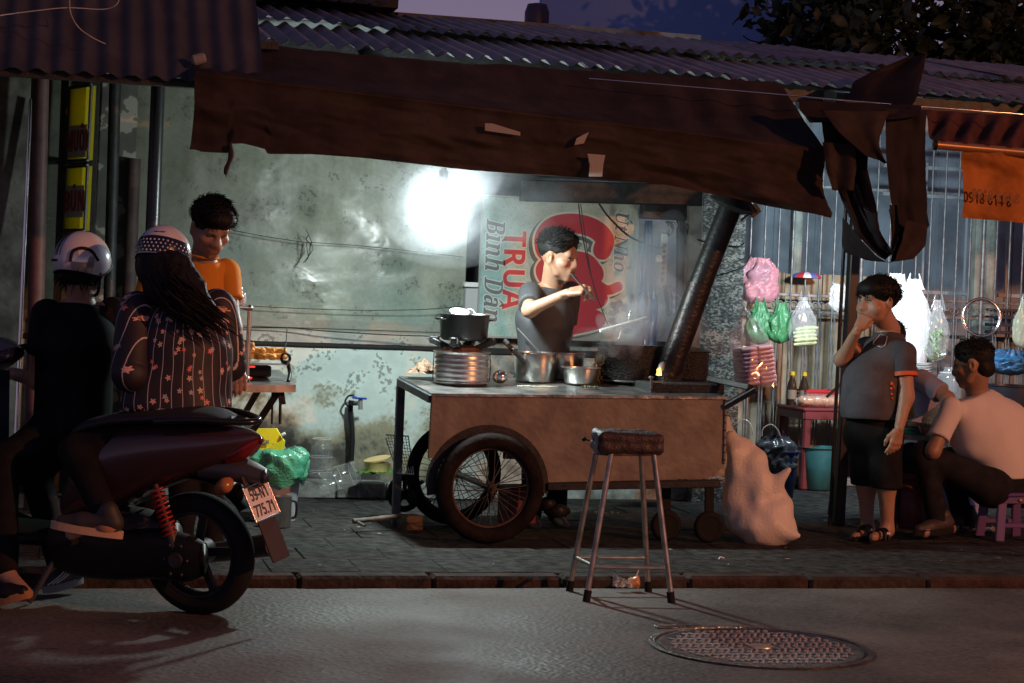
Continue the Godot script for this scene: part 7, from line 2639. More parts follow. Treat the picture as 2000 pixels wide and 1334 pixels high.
func build_cook(skin: Color) -> void:
	var J := {"pelvis": Vector3(2.702, 0.91, -10.06), "chest": Vector3(2.683, 1.196, -10.029), "neck": Vector3(2.705, 1.385, -9.987), "head": Vector3(2.723, 1.535, -9.924), "sl": Vector3(2.849, 1.344, -10.136), "sr": Vector3(2.571, 1.334, -9.937), "el": Vector3(2.842, 1.104, -10.163), "er": Vector3(2.509, 1.24, -9.703), "wl": Vector3(2.786, 0.92, -10.018), "wr": Vector3(2.67, 1.34, -9.52),
		"hl": Vector3(2.78, 0.872, -10.122), "hr": Vector3(2.628, 0.873, -10.016), "kl": Vector3(2.796, 0.489, -10.058), "kr": Vector3(2.619, 0.495, -9.948), "al": Vector3(2.817, 0.082, -10.095), "ar": Vector3(2.647, 0.091, -10.014), "tl": Vector3(2.825, 0.05, -9.938), "tr": Vector3(2.648, 0.056, -9.879)}
	var t := person("cook in black T-shirt stirring with chopsticks behind the cart", Vector3(2.725, 0.04, -10.014))
	var g := Geo.new()
	var fr := (-FW * 0.75 + RT * 0.66).normalized()
	flesh(g, trunk(J, 0.98, fr), skin)
	var hb := look(-FW * 0.52 + RT * 0.855, 0.12, 0.0)
	head(g, J.head, hb, 1.10, skin, {"neck": J.neck, "stubble": 0.12})
	hand(g, J.wr, (RT * 0.9 + Vector3.UP * 0.22 - FW * 0.3), Vector3.UP * 0.8 - FW * 0.5, -1.0, [0.75, 0.85, 0.9, 0.95], 0.9, 1.05)
	hand(g, J.wl, (J.wl - J.el), RT, 1.0, [0.4, 0.4, 0.4, 0.4])
	put("body", g, M.skin, t)
	eyes(t, J.head, hb, 1.10, 0.55)
	tee(t, J, 1.16, fr, grimy(0.035, 0.036, 0.040, 0.7, 0.7, 0.0, 3.0, 551), J.pelvis + Vector3(0, -0.02, 0), 0.75, 0.014, "shirt", [], null, 0.009)
	trousers(t, J, grimy(0.02, 0.02, 0.025, 0.6, 0.8, 0.0, 3.0, 552))
	hair(t, J.head, hb, 1.10, [[Vector3(0, 0.052, -0.020), Vector3(0.087, 0.084, 0.104)], [Vector3(0.0, 0.098, 0.03), Vector3(0.066, 0.034, 0.058)]],
		[[Vector3(0, -0.022, 0.122), Vector3(0.082, 0.100, 0.088)], [Vector3(0, -0.11, 0.0), Vector3(0.12, 0.090, 0.14)]], 1900, 0.030, Vector3(0.0, 0.25, 0.55), 0.008, 0.0, 0.75)
	g = Geo.new()
	g.rod(Vector3(2.666, 1.442, -9.482), Vector3(2.785, 1.307, -9.388), [0.005, 0.0032], 6)
	g.rod(Vector3(2.674, 1.443, -9.48), Vector3(2.78, 1.304, -9.41), [0.005, 0.0032], 6)
	one("chopsticks", g, mat(0.03, 0.02, 0.018, 0.5), "pair of dark cooking chopsticks in the cook's hand", "chopsticks", Vector3(2.731, 1.375, -9.444))

func build_boy(skin: Color) -> void:
	var J := {"pelvis": Vector3(4.422, 0.66, -9.461), "chest": Vector3(4.47, 1.033, -9.457), "neck": Vector3(4.5, 1.196, -9.473), "head": Vector3(4.404, 1.362, -9.439), "sl": Vector3(4.518, 1.084, -9.322), "sr": Vector3(4.443, 1.099, -9.63), "el": Vector3(4.519, 0.85, -9.276), "er": Vector3(4.257, 1.034, -9.551), "wl": Vector3(4.46, 0.678, -9.225), "wr": Vector3(4.272, 1.208, -9.386),
		"hl": Vector3(4.451, 0.632, -9.391), "hr": Vector3(4.394, 0.62, -9.528), "kl": Vector3(4.467, 0.361, -9.36), "kr": Vector3(4.419, 0.338, -9.516), "al": Vector3(4.487, 0.113, -9.371), "ar": Vector3(4.437, 0.089, -9.516), "tl": Vector3(4.371, 0.083, -9.296), "tr": Vector3(4.334, 0.063, -9.449), "arm": 1.05, "leg": 0.96}
	var t := person("plump boy in grey T-shirt with orange cuffs, hand on cheek, standing by the post", Vector3(4.449, 0.05, -9.42))
	var g := Geo.new()
	var fr := (-FW * 0.62 - RT * 0.78).normalized()
	var bones := trunk(J, 1.05, fr)
	flesh(g, bones, skin)
	var hb := look(-FW * 0.50 - RT * 0.87, 0.04, 0.0)
	head(g, J.head, hb, 1.12, skin, {"neck": J.neck, "chub": 1.0})
	hand(g, J.wl, (Vector3.DOWN - RT * 0.18), -FW * 0.8 + RT * 0.5, 1.0, [0.22, 0.26, 0.3, 0.34], 0.3, 0.95, 0.6)
	hand(g, J.wr, (Vector3.UP * 0.75 + RT * 0.45 + FW * 0.1), -RT * 0.4 - FW * 0.8, 1.0, [0.9, 0.95, 1.0, 1.0], 0.6, 0.92)
	put("body", g, M.skin, t)
	eyes(t, J.head, hb, 1.12, 0.5)
	var grey := grimy(0.085, 0.082, 0.092, 0.7, 0.75, 0.0, 2.0, 561)
	var b := tee(t, J, 1.02, fr, grey, Vector3(4.406, 0.717, -9.445), 0.52, 0.012, "shirt", [[Vector3(4.379, 0.767, -9.432), Vector3(4.38, 0.921, -9.435), 0.158, 0.152, fr, 1.05], [Vector3(4.45, 0.796, -9.456), Vector3(4.49, 0.994, -9.451), 0.145, 0.135, fr, 1.1]], null, 0.009)
	var orange := mat(0.62, 0.10, 0.02, 0.6)
	for s in ["l", "r"]:
		var a: Vector3 = J["s" + s]
		var e: Vector3 = J["e" + s]
		var d := (e - a).normalized()
		g = Geo.new()
		g.tube(PackedVector3Array([a.lerp(e, 0.52) - d * 0.018, a.lerp(e, 0.52) + d * 0.004]), 0.0675, 24)
		put("orange_cuff", g, orange, t)
	# emblem outline on the chest and marks on the flank, laid on the cloth
	var press := func(p: Vector3) -> Vector3: return b.hit(p - FW * 0.5, FW) - FW * 0.004
	g = Geo.new()
	var em := []
	for p: Vector3 in [Vector3(4.42, 1.181, -9.41), Vector3(4.45, 1.171, -9.403), Vector3(4.432, 1.123, -9.406), Vector3(4.414, 1.111, -9.41), Vector3(4.381, 1.127, -9.419), Vector3(4.383, 1.138, -9.419), Vector3(4.42, 1.181, -9.41)]:
		em.append(press.call(p))
	g.tube(PackedVector3Array(em), 0.0026, 5)
	put("emblem", g, mat(0.42, 0.42, 0.42, 0.6), t)
	g = Geo.new()
	for p in [[Vector3(4.461, 0.917, -9.395), 0.022], [Vector3(4.469, 0.907, -9.392), 0.012], [Vector3(4.459, 0.892, -9.394), 0.015], [Vector3(4.46, 0.861, -9.394), 0.013], [Vector3(4.463, 0.839, -9.392), 0.012], [Vector3(4.475, 0.896, -9.39), 0.008]]:
		var q: Vector3 = press.call(p[0])
		g.ball(q, Vector3(0.009, p[1] * 0.7, 0.003), 8, look(-FW))
	put("orange_mark", g, orange, t)
	var sh := grimy(0.014, 0.013, 0.013, 0.6, 0.8, 0.0, 3.0, 562)
	blob_part("shorts", [[J.hl, J.hr, 0.11, 0.11], [J.pelvis, Vector3(4.414, 0.767, -9.454), 0.145, 0.14], [J.hl, (J.hl as Vector3).lerp(J.kl, 1.15), 0.092, 0.080], [J.hr, (J.hr as Vector3).lerp(J.kr, 1.15), 0.092, 0.080]], 0.011, 0.014, sh, t, [[Vector3(4.444, 0.347, -9.438), Vector3.DOWN]], 0.008, 8.0)
	g = Geo.new()
	g.grid(4, 12, func(u, v):
		var p: Vector3 = (Vector3(4.394, 0.672, -9.509)).lerp(Vector3(4.458, 0.664, -9.493), u)
		var q: Vector3 = (Vector3(4.416, 0.34, -9.496)).lerp(Vector3(4.465, 0.353, -9.484), u)
		return p.lerp(q, v) - FW * (0.135 + 0.012 * sin(u * PI) - 0.02 * absf(v - 0.4)))
	put("olive_panel", g, grimy(0.10, 0.075, 0.03, 0.6, 0.7, 0.0, 3.0, 563), t)
	# sandals
	for q in [[Vector3(4.529, 0.07, -9.359), Vector3(4.35, 0.066, -9.259)], [Vector3(4.503, 0.044, -9.509), Vector3(4.315, 0.051, -9.391)]]:
		var hl: Vector3 = q[0]
		var to: Vector3 = q[1]
		hl.y = PY; to.y = PY
		var x := (to - hl).normalized()
		var z := x.cross(Vector3.UP)
		g = Geo.new()
		var pl := PackedVector2Array()
		var l := hl.distance_to(to) + 0.02
		for i in 24:
			var a := TAU * i / 24
			pl.append(Vector2((0.5 + 0.54 * cos(a)) * l, sin(a) * 0.042))
		g.prism(pl, 0.002, 0.02, Transform3D(Basis(x, -z, Vector3.UP), hl))
		var so := put("sandal", g, M.rubber, t)
		g = Geo.new()
		for k in [0.52, 0.66]:
			g.tube(line([hl + x * l * k - z * 0.042 + Vector3(0, 0.02, 0), hl + x * l * (k - 0.04) - z * 0.02 + Vector3(0, 0.072, 0), hl + x * l * (k - 0.04) + z * 0.02 + Vector3(0, 0.072, 0), hl + x * l * k + z * 0.042 + Vector3(0, 0.02, 0)], 5), 0.009, 6)
		put("strap", g, M.black_plastic, so)
		g = Geo.new()
		g.box(hl + x * l * 0.5 - z * 0.035 + Vector3(0, 0.058, 0), Vector3(0.02, 0.016, 0.008), look(-FW), 0.002)
		put("buckle", g, M.white_plastic, so)
	hair(t, J.head, hb, 1.12, [[Vector3(0, 0.040, -0.018), Vector3(0.091, 0.090, 0.106)], [Vector3(0.0, 0.062, 0.055), Vector3(0.070, 0.040, 0.050)]],
		[[Vector3(0, -0.060, 0.122), Vector3(0.092, 0.098, 0.09)], [Vector3(0, -0.125, 0.01), Vector3(0.12, 0.090, 0.14)]], 1600, 0.026, Vector3(0.0, -0.75, 0.6), 0.003, -0.2, 2.0)

func build_seated_man(skin: Color) -> void:
	var J := {"pelvis": Vector3(5.336, 0.386, -9.598), "chest": Vector3(5.187, 0.681, -9.621), "neck": Vector3(5.13, 0.87, -9.639), "head": Vector3(5.093, 1.027, -9.631), "sl": Vector3(4.908, 0.775, -9.507), "sr": Vector3(5.432, 0.735, -9.767), "el": Vector3(4.779, 0.543, -9.451), "er": Vector3(5.526, 0.468, -9.841), "wl": Vector3(5.089, 0.688, -9.903), "wr": Vector3(5.358, 0.565, -10.091),
		"hl": Vector3(5.167, 0.345, -9.495), "hr": Vector3(5.49, 0.32, -9.764), "kl": Vector3(4.772, 0.513, -9.535), "kr": Vector3(5.147, 0.452, -9.955), "al": Vector3(4.856, 0.145, -9.506), "ar": Vector3(5.194, 0.115, -9.864), "tl": Vector3(4.731, 0.093, -9.412), "tr": Vector3(5.08, 0.064, -9.789)}
	var t := person("broad man in pale T-shirt eating on a low stool, back turned", Vector3(5.085, 0.069, -9.53))
	var g := Geo.new()
	var fr := (FW * 0.55 - RT * 0.83).normalized()
	flesh(g, trunk(J, 1.2, fr), skin)
	var hb := look(FW * 0.35 - RT * 0.92, 0.18, 0.0)
	head(g, J.head, hb, 1.10, skin, {"neck": J.neck})
	hand(g, J.wl, (J.wl - J.el), -RT, -1.0, [0.7, 0.7, 0.7, 0.7])
	hand(g, J.wr, (J.wr - J.er), Vector3.UP, 1.0, [0.7, 0.7, 0.7, 0.7])
	put("body", g, M.skin, t)
	eyes(t, J.head, hb, 1.02, 0.5)
	tee(t, J, 1.32, fr, grimy(0.66, 0.60, 0.57, 0.85, 0.8, 0.0, 2.0, 571), Vector3(5.325, 0.4, -9.601), 0.70, 0.016, "shirt", [[Vector3(5.381, 0.444, -9.608), Vector3(5.313, 0.687, -9.651), 0.17, 0.15], [Vector3(5.106, 0.601, -9.587), Vector3(5.044, 0.774, -9.576), 0.13, 0.11]], null, 0.012)
	g = Geo.new()
	g.ring(J.neck + Vector3(0.004, -0.012, 0), (J.neck - J.chest as Vector3).normalized(), 0.066, 0.008, 30, 8)
	put("collar", g, grimy(0.62, 0.55, 0.52, 0.85, 0.8, 0.0, 2.0, 572), t)
	trousers(t, J, grimy(0.018, 0.018, 0.02, 0.6, 0.85, 0.0, 3.0, 573), 1.1)
	shoe(t, Vector3(4.944, 0.087, -9.514), Vector3(4.673, 0.082, -9.406), mat(0.045, 0.03, 0.025, 0.6), M.rubber)
	shoe(t, Vector3(5.292, 0.071, -9.89), Vector3(5.034, 0.068, -9.8), mat(0.045, 0.03, 0.025, 0.6), M.rubber)
	hair(t, J.head, hb, 1.10, [[Vector3(0, 0.044, -0.016), Vector3(0.083, 0.084, 0.102)], [Vector3(0.0, 0.090, 0.02), Vector3(0.06, 0.032, 0.06)], [Vector3(0, -0.03, -0.055), Vector3(0.066, 0.05, 0.056)]],
		[[Vector3(0, -0.035, 0.125), Vector3(0.085, 0.098, 0.085)], [Vector3(0, -0.125, 0.03), Vector3(0.12, 0.105, 0.10)]], 1600, 0.018, Vector3(0.0, 0.4, 0.2), 0.006, 0.05, 0.8)

func build_lilac_person(skin: Color) -> void:
	var J := {"pelvis": Vector3(5.213, 0.391, -10.453), "chest": Vector3(5.116, 0.787, -10.445), "neck": Vector3(5.046, 0.991, -10.446), "head": Vector3(4.975, 1.138, -10.467), "sl": Vector3(5.115, 0.907, -10.303), "sr": Vector3(4.979, 0.859, -10.563), "el": Vector3(5.199, 0.809, -10.115), "er": Vector3(4.911, 0.623, -10.41), "wl": Vector3(5.088, 0.746, -10.008), "wr": Vector3(5.001, 0.642, -10.182),
		"hl": Vector3(5.252, 0.399, -10.382), "hr": Vector3(5.174, 0.384, -10.525), "kl": Vector3(4.939, 0.471, -10.039), "kr": Vector3(4.867, 0.458, -10.159), "al": Vector3(5.002, 0.137, -10.067), "ar": Vector3(4.929, 0.122, -10.188), "tl": Vector3(4.928, 0.116, -9.982), "tr": Vector3(4.842, 0.1, -10.106)}
	var t := person("person in lilac T-shirt bent over the low table behind the boy", Vector3(5.094, 0.085, -10.249))
	var g := Geo.new()
	var fr := (-FW * 0.7 + RT * 0.3).normalized()
	flesh(g, trunk(J, 1.0, fr), skin)
	head(g, J.head, look(fr, 0.5), 0.98, skin, {"neck": J.neck})
	hand(g, J.wl, (-RT * 0.6 + Vector3.DOWN * 0.5 - FW * 0.2), Vector3.UP - FW * 0.5, 1.0, [0.8, 0.85, 0.9, 0.9], 0.7)
	hand(g, J.wr, (J.wr - J.er), Vector3.UP, -1.0, [0.6, 0.6, 0.6, 0.6])
	put("body", g, M.skin, t)
	tee(t, J, 1.08, fr, grimy(0.30, 0.28, 0.38, 0.85, 0.8, 0.0, 2.0, 581), Vector3(5.202, 0.471, -10.437), 0.72, 0.014, "shirt", [], null, 0.009)
	trousers(t, J, grimy(0.02, 0.02, 0.05, 0.6, 0.85, 0.0, 3.0, 582))
	hair(t, J.head, look(fr, 0.5), 0.98, [[Vector3(0, 0.045, -0.016), Vector3(0.088, 0.088, 0.104)]], [[Vector3(0, -0.045, 0.115), Vector3(0.075, 0.088, 0.085)]], 120, 0.03, Vector3(0, 0, 0.5))

func film(r: float, g: float, b: float, a: float, rough := 0.2) -> StandardMaterial3D:  # thin see-through plastic
	var m := mat(r, g, b, rough)
	m.transparency = BaseMaterial3D.TRANSPARENCY_ALPHA
	m.albedo_color.a = a
	return m

func cloth_film(r: float, g: float, b: float, back: float) -> StandardMaterial3D:  # thin plastic that lets light through
	var m := mat(r, g, b, 0.28)
	m.backlight_enabled = true
	m.backlight = lin(back, back, back)
	m.heightmap_enabled = true
	m.heightmap_texture = M.bump
	m.heightmap_scale = 0.35
	return tri3(m, 5.0)

func sack(g: Geo, top: Vector3, w: float, h: float, depth: float, sd: int, neck := 0.25, full := 0.55, amp := 0.12, closed_bottom := true) -> void:
	# a hanging bag: gathered at the top, full at the bottom, crumpled all over
	var nf := noise(1.0, 4, sd)
	g.grid(48, 34, func(u, v):
		var a: float = TAU * u
		var k: float = lerpf(neck, 1.0, smoothstep(0.0, full, v))
		if closed_bottom:
			k *= sqrt(maxf(0.0, 1.0 - pow(clampf((v - 0.78) / 0.22, 0, 1), 2.2)))
		var q: float = nf.get_noise_3d(cos(a) * 2.2, v * 2.6, sin(a) * 2.2)
		var pleat: float = 0.10 * sin(a * 11.0 + sd) * (1.0 - smoothstep(0.1, 0.6, v))
		var r: float = k * (1.0 + amp * 2.0 * q + pleat)
		return top + Vector3(cos(a) * r * w / 2.0, -v * h + amp * 0.10 * q, sin(a) * r * depth / 2.0), true)

func bag(label: String, top: Vector3, w: float, h: float, m: Material, sd: int, o := {}) -> Node3D:
	var t := thing("plastic_bag", label, "plastic bag", top - Vector3(0, h, 0))
	var g := Geo.new()
	sack(g, top, w, h, o.get("depth", w * 0.5), sd, o.get("neck", 0.28), o.get("full", 0.55), o.get("amp", 0.12))
	put("pouch", g, m, t)
	if o.get("loops", true):
		for s: float in [-1.0, 1.0]:
			g = Geo.new()
			var e: Vector3 = top + Vector3(s * w * 0.13, -0.02, 0)
			g.grid(6, 12, func(u, v):
				var ww: float = lerpf(w * 0.20, 0.006, sqrt(v))
				return e + Vector3(s * w * 0.10 * (1.0 - v) + (u - 0.5) * ww, -0.05 + 0.11 * v, 0.012 * sin(u * 9.0) * (1.0 - v) + 0.01))
			put("loop_handle", g, m, t)
	return t

func build_food_table() -> void:
	var steel := grimy(0.42, 0.42, 0.42, 0.6, 0.35, 0.9, 2.0, 601)
	var a: Vector3 = Vector3(0.821, 0.83, -9.012)
	var b: Vector3 = Vector3(1.194, 0.834, -9.125)
	var t := thing("vendor_table", "steel topped folding table with a pipe rail, beside the man in orange", "table", Vector3(1.03, 0.199, -9.203))
	var g := Geo.new()
	var c: Vector3 = Vector3(1.184, 0.881, -9.747)
	var d: Vector3 = c + (a - b)
	var th := Vector3(0, -0.036, 0)
	g.quad(a, b, c, d)
	g.quad(a + th, b + th, b, a)
	g.quad(b + th, c + th, c, b)
	g.quad(d + th, c + th, b + th, a + th)
	put("tabletop", g, steel, t)
	for e in [[Vector3(1.121, 0.803, -9.194), Vector3(0.793, 0.216, -9.366)], [Vector3(0.859, 0.795, -9.207), Vector3(0.987, 0.2, -9.524)], [Vector3(1.115, 0.846, -9.712), Vector3(0.807, 0.225, -9.878)]]:
		g = Geo.new()
		g.bar(e[0], e[1], 0.032, 0.022, Vector3(0, 0, 1), 0.003)
		put("leg", g, M.iron_black, t)
	g = Geo.new()
	g.bar(Vector3(1.128, 0.803, -9.192), Vector3(1.14, 0.733, -9.188), 0.03, 0.03, Vector3(0, 0, 1))
	g.rod(Vector3(1.101, 0.796, -9.302), Vector3(1.104, 0.628, -9.297), 0.006, 6)
	g.rod(Vector3(1.14, 0.798, -9.292), Vector3(1.143, 0.63, -9.288), 0.008, 6)
	put("hinge_stay", g, M.iron_black, t)
	t = thing("pipe_rail", "steel pipe guard rail with elbow joints on the vendor table", "rail", Vector3(0.946, 0.856, -9.032))
	g = Geo.new()
	g.rod(Vector3(0.947, 1.202, -9.04), Vector3(0.944, 0.861, -9.033), 0.011, 14)
	put("post", g, M.steel, t)
	g = Geo.new()
	g.rod(Vector3(0.947, 1.202, -9.04), Vector3(0.799, 1.207, -8.974), 0.011, 14)
	g.rod(Vector3(0.944, 0.861, -9.033), Vector3(0.798, 0.87, -8.967), 0.011, 14)
	put("rail", g, M.steel, t)
	for p: Vector3 in [Vector3(0.947, 1.202, -9.04), Vector3(0.944, 0.861, -9.033)]:
		g = Geo.new()
		g.ball(p, Vector3.ONE * 0.017, 14)
		put("elbow_joint", g, M.steel, t)
	for i in 3:
		g = Geo.new()
		g.rod(Vector3(0.885, 1.198, -9.158) + Vector3(-0.014 * i, 0, 0), Vector3(0.887, 0.859, -9.15) + Vector3(-0.014 * i, 0, 0), 0.003, 6)
		put("wire", g, M.steel, t)
	bag("pinkish clear bag resting on the pipe rail behind the woman", Vector3(0.882, 1.303, -9.11), 0.10, 0.10, film(0.7, 0.5, 0.55, 0.3), 611, {"loops": false, "neck": 0.5})
	t = thing("food_tray", "shallow steel tray on the vendor table holding fried cakes", "tray", Vector3(1.055, 0.922, -9.316))
	g = Geo.new()
	g.prism(PackedVector2Array([Vector2(-0.115, 0.018), Vector2(-0.10, 0.0), Vector2(0.10, 0.0), Vector2(0.115, 0.018), Vector2(0.118, 0.018), Vector2(0.103, -0.003), Vector2(-0.103, -0.003), Vector2(-0.118, 0.018)]), -0.09, 0.09, Transform3D(Basis(Vector3.UP, 0.05), Vector3(1.054, 0.927, -9.316)))
	put("dish", g, M.alu, t)
	for i in 9:
		var p: Vector3 = Vector3(1.029, 0.944, -9.323) + Vector3(-0.07 + 0.055 * (i % 4), 0.018 + 0.026 * (i / 4), rng.randf_range(-0.04, 0.04))
		var bl := Blob.new(p - Vector3(0.07, 0.04, 0.06), p + Vector3(0.07, 0.04, 0.06), 0.006, 0.008)
		bl.cap(p + Vector3(-0.03, 0, -0.01), p + Vector3(0.03, 0.004, 0.01), 0.017, 0.015)
		bl.finish()
		bl.rough(noise(60.0, 3, 613 + i), 0.009)
		g = Geo.new()
		bl.mesh(g)
		one("fried_cake", g, grimy(0.60, 0.30, 0.06, 0.55, 0.6, 0.0, 14.0, 614 + i % 3), "golden fried cake heaped on the steel tray", "fried cake", p, "fried cakes on the vendor tray")
	t = thing("table_burner", "black table burner with red glowing strips under the food tray", "burner", Vector3(1.021, 0.859, -9.22))
	g = Geo.new()
	g.box(Vector3(1.024, 0.888, -9.375), Vector3(0.14, 0.055, 0.12), Basis.IDENTITY, 0.006)
	put("case", g, M.black_plastic, t)
	for q in [[Vector3(0.957, 0.916, -9.155), 0.075], [Vector3(0.966, 0.861, -9.151), 0.03]]:
		g = Geo.new()
		g.box(q[0], Vector3(q[1], 0.008, 0.004))
		put("light_strip", g, glow(1.0, 0.03, 0.02, 1.6), t)
	g = Geo.new()
	g.ring(Vector3(1.16, 0.957, -9.291), Vector3(0.2, 0, 1).normalized(), 0.022, 0.008, 20, 8)
	g.tube(line([Vector3(1.17, 0.937, -9.288), Vector3(1.182, 0.886, -9.284), Vector3(1.17, 0.845, -9.234)], 4), 0.01, 8)
	g.tube(line([Vector3(1.175, 1.108, -9.393), Vector3(1.166, 1.045, -9.343), Vector3(1.154, 0.987, -9.293)], 4), 0.003, 5)
	one("hanging_scissors", g, M.black_plastic, "black scissors hung on a hook at the right end of the vendor table", "scissors", Vector3(1.173, 0.842, -9.285))

func build_wall_corner() -> void:
	# tap
	var t := thing("wall_tap", "wall tap with a blue handle above the mouldy wall foot", "tap", Vector3(1.856, 0.588, -11.274))
	var g := Geo.new()
	g.box(Vector3(1.855, 0.663, -11.172), Vector3(0.085, 0.012, 0.022), Basis(Vector3.BACK, -0.05) * Basis(Vector3.UP, 0.3), 0.005)
	g.box(Vector3(1.819, 0.668, -11.182), Vector3(0.03, 0.016, 0.03), Basis.IDENTITY, 0.006)
	put("handle", g, mat(0.02, 0.07, 0.42, 0.35), t)
	g = Geo.new()
	g.rod(Vector3(1.859, 0.656, -11.192), Vector3(1.861, 0.594, -11.19), 0.014, 12)
	g.rod(Vector3(1.86, 0.634, -11.191), Vector3(1.839, 0.622, -11.33), 0.014, 12)
	put("spout", g, mat(0.24, 0.25, 0.25, 0.4, 0.3), t)
	g = Geo.new()
	g.tube(line([Vector3(1.821, 0.642, -11.304), Vector3(1.818, 0.554, -11.303), Vector3(1.834, 0.43, -11.297), Vector3(1.833, 0.273, -11.293)], 5), 0.016, 10)
	g.tube(line([Vector3(1.807, 0.602, -11.286), Vector3(1.782, 0.629, -11.293), Vector3(1.802, 0.666, -11.31), Vector3(1.838, 0.674, -11.301)], 5), 0.006, 8)
	put("riser_pipe", g, M.black_plastic, t)
	# clear jars
	var glass := film(0.72, 0.76, 0.74, 0.06, 0.10)
	var prof := [Vector2(0.0, 0.0), Vector2(0.062, 0.0), Vector2(0.072, 0.012), Vector2(0.072, 0.13), Vector2(0.068, 0.145), Vector2(0.072, 0.16), Vector2(0.066, 0.185), Vector2(0.054, 0.195), Vector2(0.054, 0.225), Vector2(0.058, 0.228), Vector2(0.055, 0.232)]
	var at: Vector3 = Vector3(1.637, 0.181, -11.217)
	g = Geo.new()
	g.lathe(prof, 28)
	t = thing("plastic_jar", "clear plastic jar standing upright on the wall ledge", "jar", at)
	local("jar_wall", g, glass, t)
	g = Geo.new()
	for i in 2:
		g.ring(Vector3(0, 0.03 + 0.09 * i, 0), Vector3.UP, 0.0725, 0.0014, 28, 5)
	g.ring(Vector3(0, 0.23, 0), Vector3.UP, 0.056, 0.003, 28, 5)
	local("moulded_rib", g, film(0.8, 0.82, 0.8, 0.35, 0.15), t)
	at = Vector3(1.822, 0.234, -10.986)
	t = thing("plastic_jar", "clear plastic jar lying on its side on the wall ledge", "jar", at)
	t.basis = Basis(Vector3.BACK, 1.87) * Basis(Vector3.RIGHT, 0.1)
	g = Geo.new()
	g.lathe(prof, 28)
	local("jar_wall", g, glass, t)
	g = Geo.new()
	for i in 2:
		g.ring(Vector3(0, 0.03 + 0.09 * i, 0), Vector3.UP, 0.0725, 0.0014, 28, 5)
	local("moulded_rib", g, film(0.8, 0.82, 0.8, 0.35, 0.15), t)
	# leaf and yellow box
	g = Geo.new()
	var lf: Vector3 = Vector3(1.946, 0.222, -11.037)
	var nf := noise(3.0, 3, 621)
	g.grid(20, 10, func(u, v): return lf + Vector3((u - 0.5) * 0.26, 0.012 + 0.02 * nf.get_noise_2d(u * 2.0, v * 2.0), (0.5 - v) * 0.14 * (0.6 + 0.8 * sin(PI * u))))
	one("banana_leaf", g, grimy(0.07, 0.20, 0.02, 0.6, 0.4, 0.0, 5.0, 622), "bright green leaf lying on the ledge under the yellow box", "leaf", lf)
	t = thing("yellow_food_box", "pale yellow oval food box with its lid tipped up on the ledge", "food box", Vector3(1.951, 0.243, -11.036))
	g = Geo.new()
	g.lathe([Vector2(0, 0), Vector2(0.066, 0.0), Vector2(0.078, 0.05), Vector2(0.082, 0.055), Vector2(0.074, 0.055), Vector2(0.06, 0.008), Vector2(0, 0.008)], 32, Transform3D(Basis.from_scale(Vector3(1.0, 1, 0.7)), Vector3(1.951, 0.234, -11.036)))
	var yl := mat(0.62, 0.47, 0.20, 0.55)
	put("tub", g, yl, t)
	g = Geo.new()
	g.lathe([Vector2(0.0, 0.0), Vector2(0.08, 0.002), Vector2(0.082, 0.012), Vector2(0.0, 0.016)], 32, Transform3D(Basis(Vector3.BACK, 0.22) * Basis(Vector3.RIGHT, 0.15) * Basis.from_scale(Vector3(1.0, 1, 0.7)), Vector3(1.949, 0.302, -11.038)))
	put("lid", g, yl, t)
	# rubbish bin with green liner
	at = Vector3(1.226, 0.063, -10.131)
	at.y = PY
	t = thing("rubbish_bin", "white plastic bin lined with a green bag behind the scooter tail", "bin", at)
	g = Geo.new()
	g.lathe([Vector2(0, 0), Vector2(0.12, 0.0), Vector2(0.15, 0.34), Vector2(0.158, 0.345), Vector2(0.15, 0.35), Vector2(0.115, 0.01), Vector2(0, 0.01)], 36)
	local("tub", g, grimy(0.40, 0.40, 0.42, 0.6, 0.5, 0.0, 3.0, 623), t)
	g = Geo.new()
	var n2 := noise(2.2, 4, 624)
	g.grid(64, 16, func(u, v):
		var an: float = TAU * u
		var q: float = n2.get_noise_3d(cos(an) * 0.9, v * 0.9, sin(an) * 0.9)
		var r: float = 0.150 + 0.012 + 0.022 * sin(PI * v) + 0.05 * q * v
		if v > 0.85:
			r -= 0.05 * (v - 0.85) / 0.15
		return Vector3(cos(an) * r, 0.20 + 0.19 * v + 0.03 * q - 0.09 * v * (1.0 - v) * sin(an * 3.0), sin(an) * r), true)
	local("bin_liner", g, cloth_film(0.06, 0.26, 0.15, 0.15), t)
	t = thing("yellow_pouch", "yellow detergent pouch with blue lettering sticking out of the bin", "pouch", Vector3(1.164, 0.418, -10.206))
	g = Geo.new()
	var yc := [Vector3(1.018, 0.379, -10.241), Vector3(1.073, 0.532, -10.231), Vector3(1.236, 0.541, -10.19), Vector3(1.264, 0.492, -10.182), Vector3(1.281, 0.473, -10.178), Vector3(1.275, 0.411, -10.178)]
	var yo: Vector3 = yc[0]
	var pl := PackedVector2Array()
	for p: Vector3 in yc:
		pl.append(Vector2(p.dot(RT) - yo.dot(RT), p.y - yo.y))
	var yb := Basis(RT, Vector3.UP, -FW)
	g.prism(pl, -0.03, 0.0, Transform3D(yb, yo))
	put("pouch", g, mat(0.72, 0.60, 0.02, 0.4), t)
	g = Geo.new()
	g.rod(Vector3(1.265, 0.507, -10.172), Vector3(1.281, 0.518, -10.168), 0.009, 10)
	put("spout", g, M.white_plastic, t)
	var ink := mat(0.01, 0.02, 0.16, 0.5)
	lettering("TIÊT KIÊM", sans(true), Transform3D(yb * Basis(Vector3.BACK, 0.10), Vector3(1.145, 0.465, -10.201)), 0.104, 0.027, 0.003, ink, t)
	lettering("FES", sans(true), Transform3D(yb * Basis(Vector3.BACK, 0.10), Vector3(1.141, 0.49, -10.203)), 0.022, 0.008, 0.003, ink, t)
	g = Geo.new()
